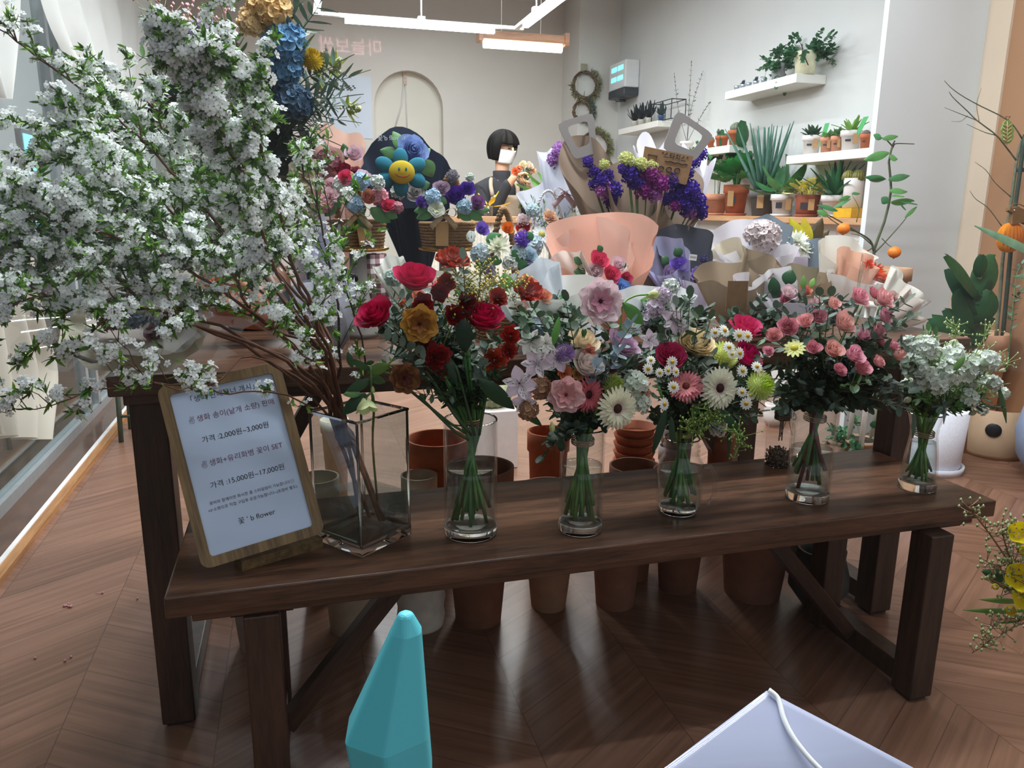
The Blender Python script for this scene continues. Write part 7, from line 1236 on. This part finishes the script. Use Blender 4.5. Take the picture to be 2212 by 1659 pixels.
flat(f, [(2182, 485), (2184, 460), (2176, 456), (2178, 449), (2190, 448), (2196, 446), (2200, 449), (2208, 452), (2212, 460), (2214, 485), (2205, 480), (2195, 483)], .02, FELB, 'bear', yo - .01); MB().ball((0, 0, 0), 1.6 * k, 8, 6).build('bear_eye', M('white_felt', '#e9e6df', .9), f, loc=at(2191, 454, y=yo - .022)); MB().ball((0, 0, 0), 2 * k, 8, 6).build('bear_nose', BLACKM, f, loc=at(2178, 456, y=yo - .022))
MB().tube(bez([at(2180, 450, y=yo), at(2190, 440, y=yo), at(2204, 442, y=yo), at(2212, 446, y=yo)], 8), .0022, 5).build('string', FELB, f)
sl = thing('long_leaf_plant', 'blade like grey green leaf reaching in from the right edge over the pumpkin', 'potted plant', at(2330, 900, y=2.3)); c = at(2330, 900, y=2.3); c.z = 0
leafpart(sl, 2260, 560, 2.5, 2116, 486, 22, '#7fae8f', droop=.05, blunt=.2); leafpart(sl, 2270, 590, 2.5, 2196, 598, 20, '#8fbf9a', droop=.05, blunt=.2); MB().tube(bez([at(2262, 560, y=2.5), at(2275, 700, y=2.45), at(2280, 850, y=2.42)], 8), .008, 6).build('stem', leafm('#6f9a7a'), sl)
# tall thin jasmine stem left of the right edge
pj = thing('young_sapling', 'thin green sapling with small round leaves rising beside the peach planter', 'potted plant', at(2185, 800, y=2.5)); 
sprig(pj, A(2.5, (2175, 800), (2185, 700), (2195, 600), (2208, 570)), 8, .03, .02, '#6f8f78', '#5f8a5a', .003, .8, True, 'stem'); sprig(pj, A(2.5, (2178, 760), (2190, 660), (2205, 630)), 6, .03, .022, '#3f5a3c', '#5f7a4a', .0018, .9, True, 'stem')
bp = at(2172, 1000, z=0) + Vector((.06, .12, 0)); rim = at(2172, 875, y=bp.y); r = 66 * mpp(bp); pj2 = tag(MB().lathe([(.0005, 0), (r * .82, 0), (r * .88, .02), (r, rim.z), (r * .92, rim.z), (r * .9, rim.z - .06), (.0005, rim.z - .06)], 40).build('floor_planter', BEI, loc=bp), 'large beige floor planter with a round black label behind the white planter', 'planter')
vd = Vector((-bp.x, -bp.y, 0)).normalized(); vs = Vector((-vd.y, vd.x, 0)); lb = put('round_label', MB().lathe([(.0005, .0012), (.030, .0012), (.031, 0)], 28).mesh('round_label', [BLACKM]), pj2, mw=Matrix.Translation(bp + vd * (r * .955) + vs * (-.01) + Vector((0, 0, rim.z * .62))) @ frame_to(vd)); 
q = at(2262, 1055, z=0) + Vector((.10, .06, 0)); zz = .30; tag(MB().lathe([(.0005, 0), (.08, 0), (.14, .10), (.155, .2), (.135, zz), (.125, zz), (.14, .2), (.07, .02), (.0005, .02)], 36).build('floor_planter', M('blue_glaze', '#8794ae', .5, .08, 10), loc=q), 'rounded blue floor planter cut by the right picture edge', 'planter')
t = potted('potted_succulent', 'small grey pot of bright green succulents behind the flared vase', 1958, 985, dict(z=0), 64, 44, M('mottled_grey', '#7d7d7c', .8, .2, 30), lambda t, p, s: pl_leaves(t, p, s, 40, .05, .03, ['#7fae4f', '#6f9e48', '#9abf6a'], 1.5, .1, .8, stem=.05, base=.5), z=0, saucer=True, rim=False, taper=.95)
# ------------------------------------------------------------------ near things
y = .62; tcx = at(840, 1560, y=y); k = mpp(tcx)
cr = thing('crystal_ornament', 'teal faceted crystal shaped ornament rising at the bottom edge', 'ornament', (tcx.x, y, 0)); TE = M('teal_foam', '#62d4e2', .5, .03, 8)
tip = at(876, 1322, y=y); wst = at(838, 1570, y=y); zb = .30
def hexring(c, r, n=6, a0=.35): return [c + Vector((r * cos(2 * PI * i / n + a0), r * sin(2 * PI * i / n + a0), 0)) for i in range(n)]
rw = 100 * k; rings = [hexring(Vector((tip.x, y, tip.z)), .007), hexring(Vector((tip.x, y, tip.z - .018)), .016), hexring(wst, rw), hexring(wst + Vector((.004, 0, -.05)), rw * .97), hexring(Vector((wst.x + .01, y, wst.z - .2)), rw * .45), hexring(Vector((wst.x + .01, y, 0)), rw * .4)]
mb = MB(); mb.add([v_ for r_ in rings for v_ in r_], [tuple(range(6)), tuple(range(35, 29, -1))] + [(j * 6 + i, (j + 1) * 6 + i, (j + 1) * 6 + (i + 1) % 6, j * 6 + (i + 1) % 6) for j in range(5) for i in range(6)]); bevel(mb.build('crystal', TE, cr, smooth=False), .004, 3)
y = .56; ps = thing('plastic_panel', 'glossy white plastic sheet with a painted bright curved reflection at the bottom right', 'panel', at(1700, 1700, y=y))
cn = [at(1655, 1494, y=.60), at(1990, 1668, y=.50), at(1900, 2000, y=.45), at(1380, 1700, y=.55), ]; n_ = (cn[1] - cn[0]).cross(cn[3] - cn[0]).normalized(); n_ = n_ if n_.z > 0 else -n_
def SG(u, v): # a slightly bellied sheet
    p = cn[0].lerp(cn[1], u).lerp(cn[3].lerp(cn[2], u), v); return p + n_ * (.006 * sin(PI * u) * sin(PI * v))
solid(MB().grid(SG, 24, 24).build('sheet', M('glossy_white_plastic', '#b6bbd4', .12, .02, 4, spec=.7), ps), .004)
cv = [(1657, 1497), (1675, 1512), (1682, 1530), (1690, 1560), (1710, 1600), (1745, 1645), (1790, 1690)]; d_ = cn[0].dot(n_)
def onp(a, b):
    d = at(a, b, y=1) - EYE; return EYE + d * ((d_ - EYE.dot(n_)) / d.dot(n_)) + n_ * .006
MB().tube(bez([onp(*c_) for c_ in cv], 20), .0028, 8).build('painted_reflection', M('white_reflection_paint', '#fbfcff', .15, .01, 4, spec=.8), ps)  # a tube lamp's reflection, modelled as a white strip laid on the sheet
# freesia and berry sprigs reaching in at the right
y = .95; fb = thing('freesia_bunch', 'yellow freesias with budding eucalyptus sprigs cut by the right edge', 'flowers', at(2290, 1350, y=y))
for pts in ([(2300, 1400), (2170, 1200), (2120, 1130), (2080, 1085)], [(2300, 1400), (2200, 1240), (2170, 1170), (2165, 1120)], [(2300, 1380), (2205, 1270), (2160, 1230), (2130, 1210)], [(2300, 1330), (2200, 1350), (2150, 1380), (2100, 1410)], [(2300, 1330), (2190, 1340), (2160, 1340), (2125, 1375)], [(2300, 1200), (2230, 1150), (2195, 1140)], [(2300, 1300), (2190, 1280), (2140, 1250)], [(2300, 1250), (2215, 1240), (2180, 1200)]):
    berries(fb, A(y, *pts), 46, .0032, '#8f9f6a', '#8a6a4a', 'eucalyptus_bud_sprig', r=.0012, sp=.011)
for px, py, r, c_ in ((2202, 1150, 26, '#e9d41c'), (2212, 1190, 24, '#e3c81a'), (2203, 1245, 34, '#ecd71c'), (2185, 1318, 24, '#dcc41e'), (2215, 1290, 30, '#e9d41c'), (2150, 1268, 16, '#cfc63a')): bloom(fb, 'bell' if r > 25 else 'bud', px, py, y - .02, r, c_, (-.6, -.6, .3))
for l in ((2215, 1270, 2140, 1240, 44, '#3f6a48'), (2210, 1270, 2150, 1262, 16, '#a9b53a'), (2215, 1200, 2200, 1170, 16, '#7f9a34'), (2215, 1300, 2130, 1300, 14, '#6f9a44'), (2220, 1320, 2100, 1325, 14, '#5f8a3c'), (2230, 1330, 2165, 1350, 14, '#4f7a34')): leafpart(fb, l[0], l[1], y, l[2], l[3], l[4], l[5])
MB().tube(bez([at(2300, 1400, y=y), at(2330, 1500, y=y), at(2340, 1700, y=y), Vector((at(2345, 1700, y=y).x, y, 0))], 12), .006, 6).build('stem', M('stem_4e6b35', '#4e6b35', .5), fb)
# stool glimpsed at the far left, fallen petals
q = at(262, 955, z=0); sl_ = thing('metal_stool', 'green metal stool leg glimpsed beyond the left table leg', 'stool', (q.x + .12, q.y + .1, 0)); GM = M('green_metal', '#4f6155', .5, .1)
MB().lathe([(.0005, .45), (.16, .45), (.16, .47), (.0005, .47)], 28).build('seat', GM, sl_, loc=(q.x + .12, q.y + .1, 0))
for dx, dy in ((0, 0), (.24, 0), (0, .22), (.24, .22)): MB().tube([(q.x + dx, q.y + dy, 0), (q.x + dx * .9 + .012, q.y + dy * .9 + .012, .45)], .011, 8).build('leg', GM, sl_)
MB().tube([(q.x, q.y, .12), (q.x + .24, q.y, .12)], .007, 6).build('rung', GM, sl_)
FP = M('dried_pink_petal', '#b98a88', .8)
for i, (px, py, n) in enumerate(((148, 1310, 7), (141, 1427, 2), (206, 1283, 1), (295, 1298, 1), (75, 1425, 1))):
    mb = MB(); p = at(px, py, z=0); rr = random.Random(i)
    for k in range(n): c = p + Vector((rr.gauss(0, .008), rr.gauss(0, .006), .003)); mb.ball(c, .0034, 6, 5); mb.tube([p + Vector((0, 0, .0016)), c], .0008, 3)
    tag(mb.build('fallen_bud', FP), ('cluster of dry pink buds fallen on the floor at far left', 'dry pink bud fallen lowest near the left picture edge', 'single dry bud on the floor just right of the fallen cluster', 'single dry bud on the floor nearest the left table leg', 'dry bud on the floor nearest the bottom left corner')[i], 'fallen bud', 'fallen buds on the floor')
# ------------------------------------------------------------------ neon shop sign across the street: what the shop window mirrors on the back wall
v0, v1 = at(688, 98, y=8.4), at(824, 92, y=8.4); sg = thing('neon_sign', 'pink outlined neon shop sign across the street, mirrored in the window on the back wall', 'sign', ((v0.x + v1.x) / 2, -8, -.06))
text_mesh('lettering', '마늘보쌈', (v1.x - v0.x) / 3.6, glow('pink_neon', '#ffb0b8', 20), sg, Matrix.Translation(((v0.x + v1.x) / 2, -8, v0.z)) @ Matrix.Rotation(PI, 4, 'Z') @ Matrix.Rotation(PI / 2, 4, 'X'))
MB().box((v0.x + v1.x) / 2 - .05, (v0.x + v1.x) / 2 + .05, -8.12, -8.04, -.06, v0.z + .3).build('post', DKP, sg, smooth=False)
sbox('pavement', GX - .03, 5, -9, .17, -.16, -.06, M('street_paving', '#5a4a3f', .7, .25, 6))
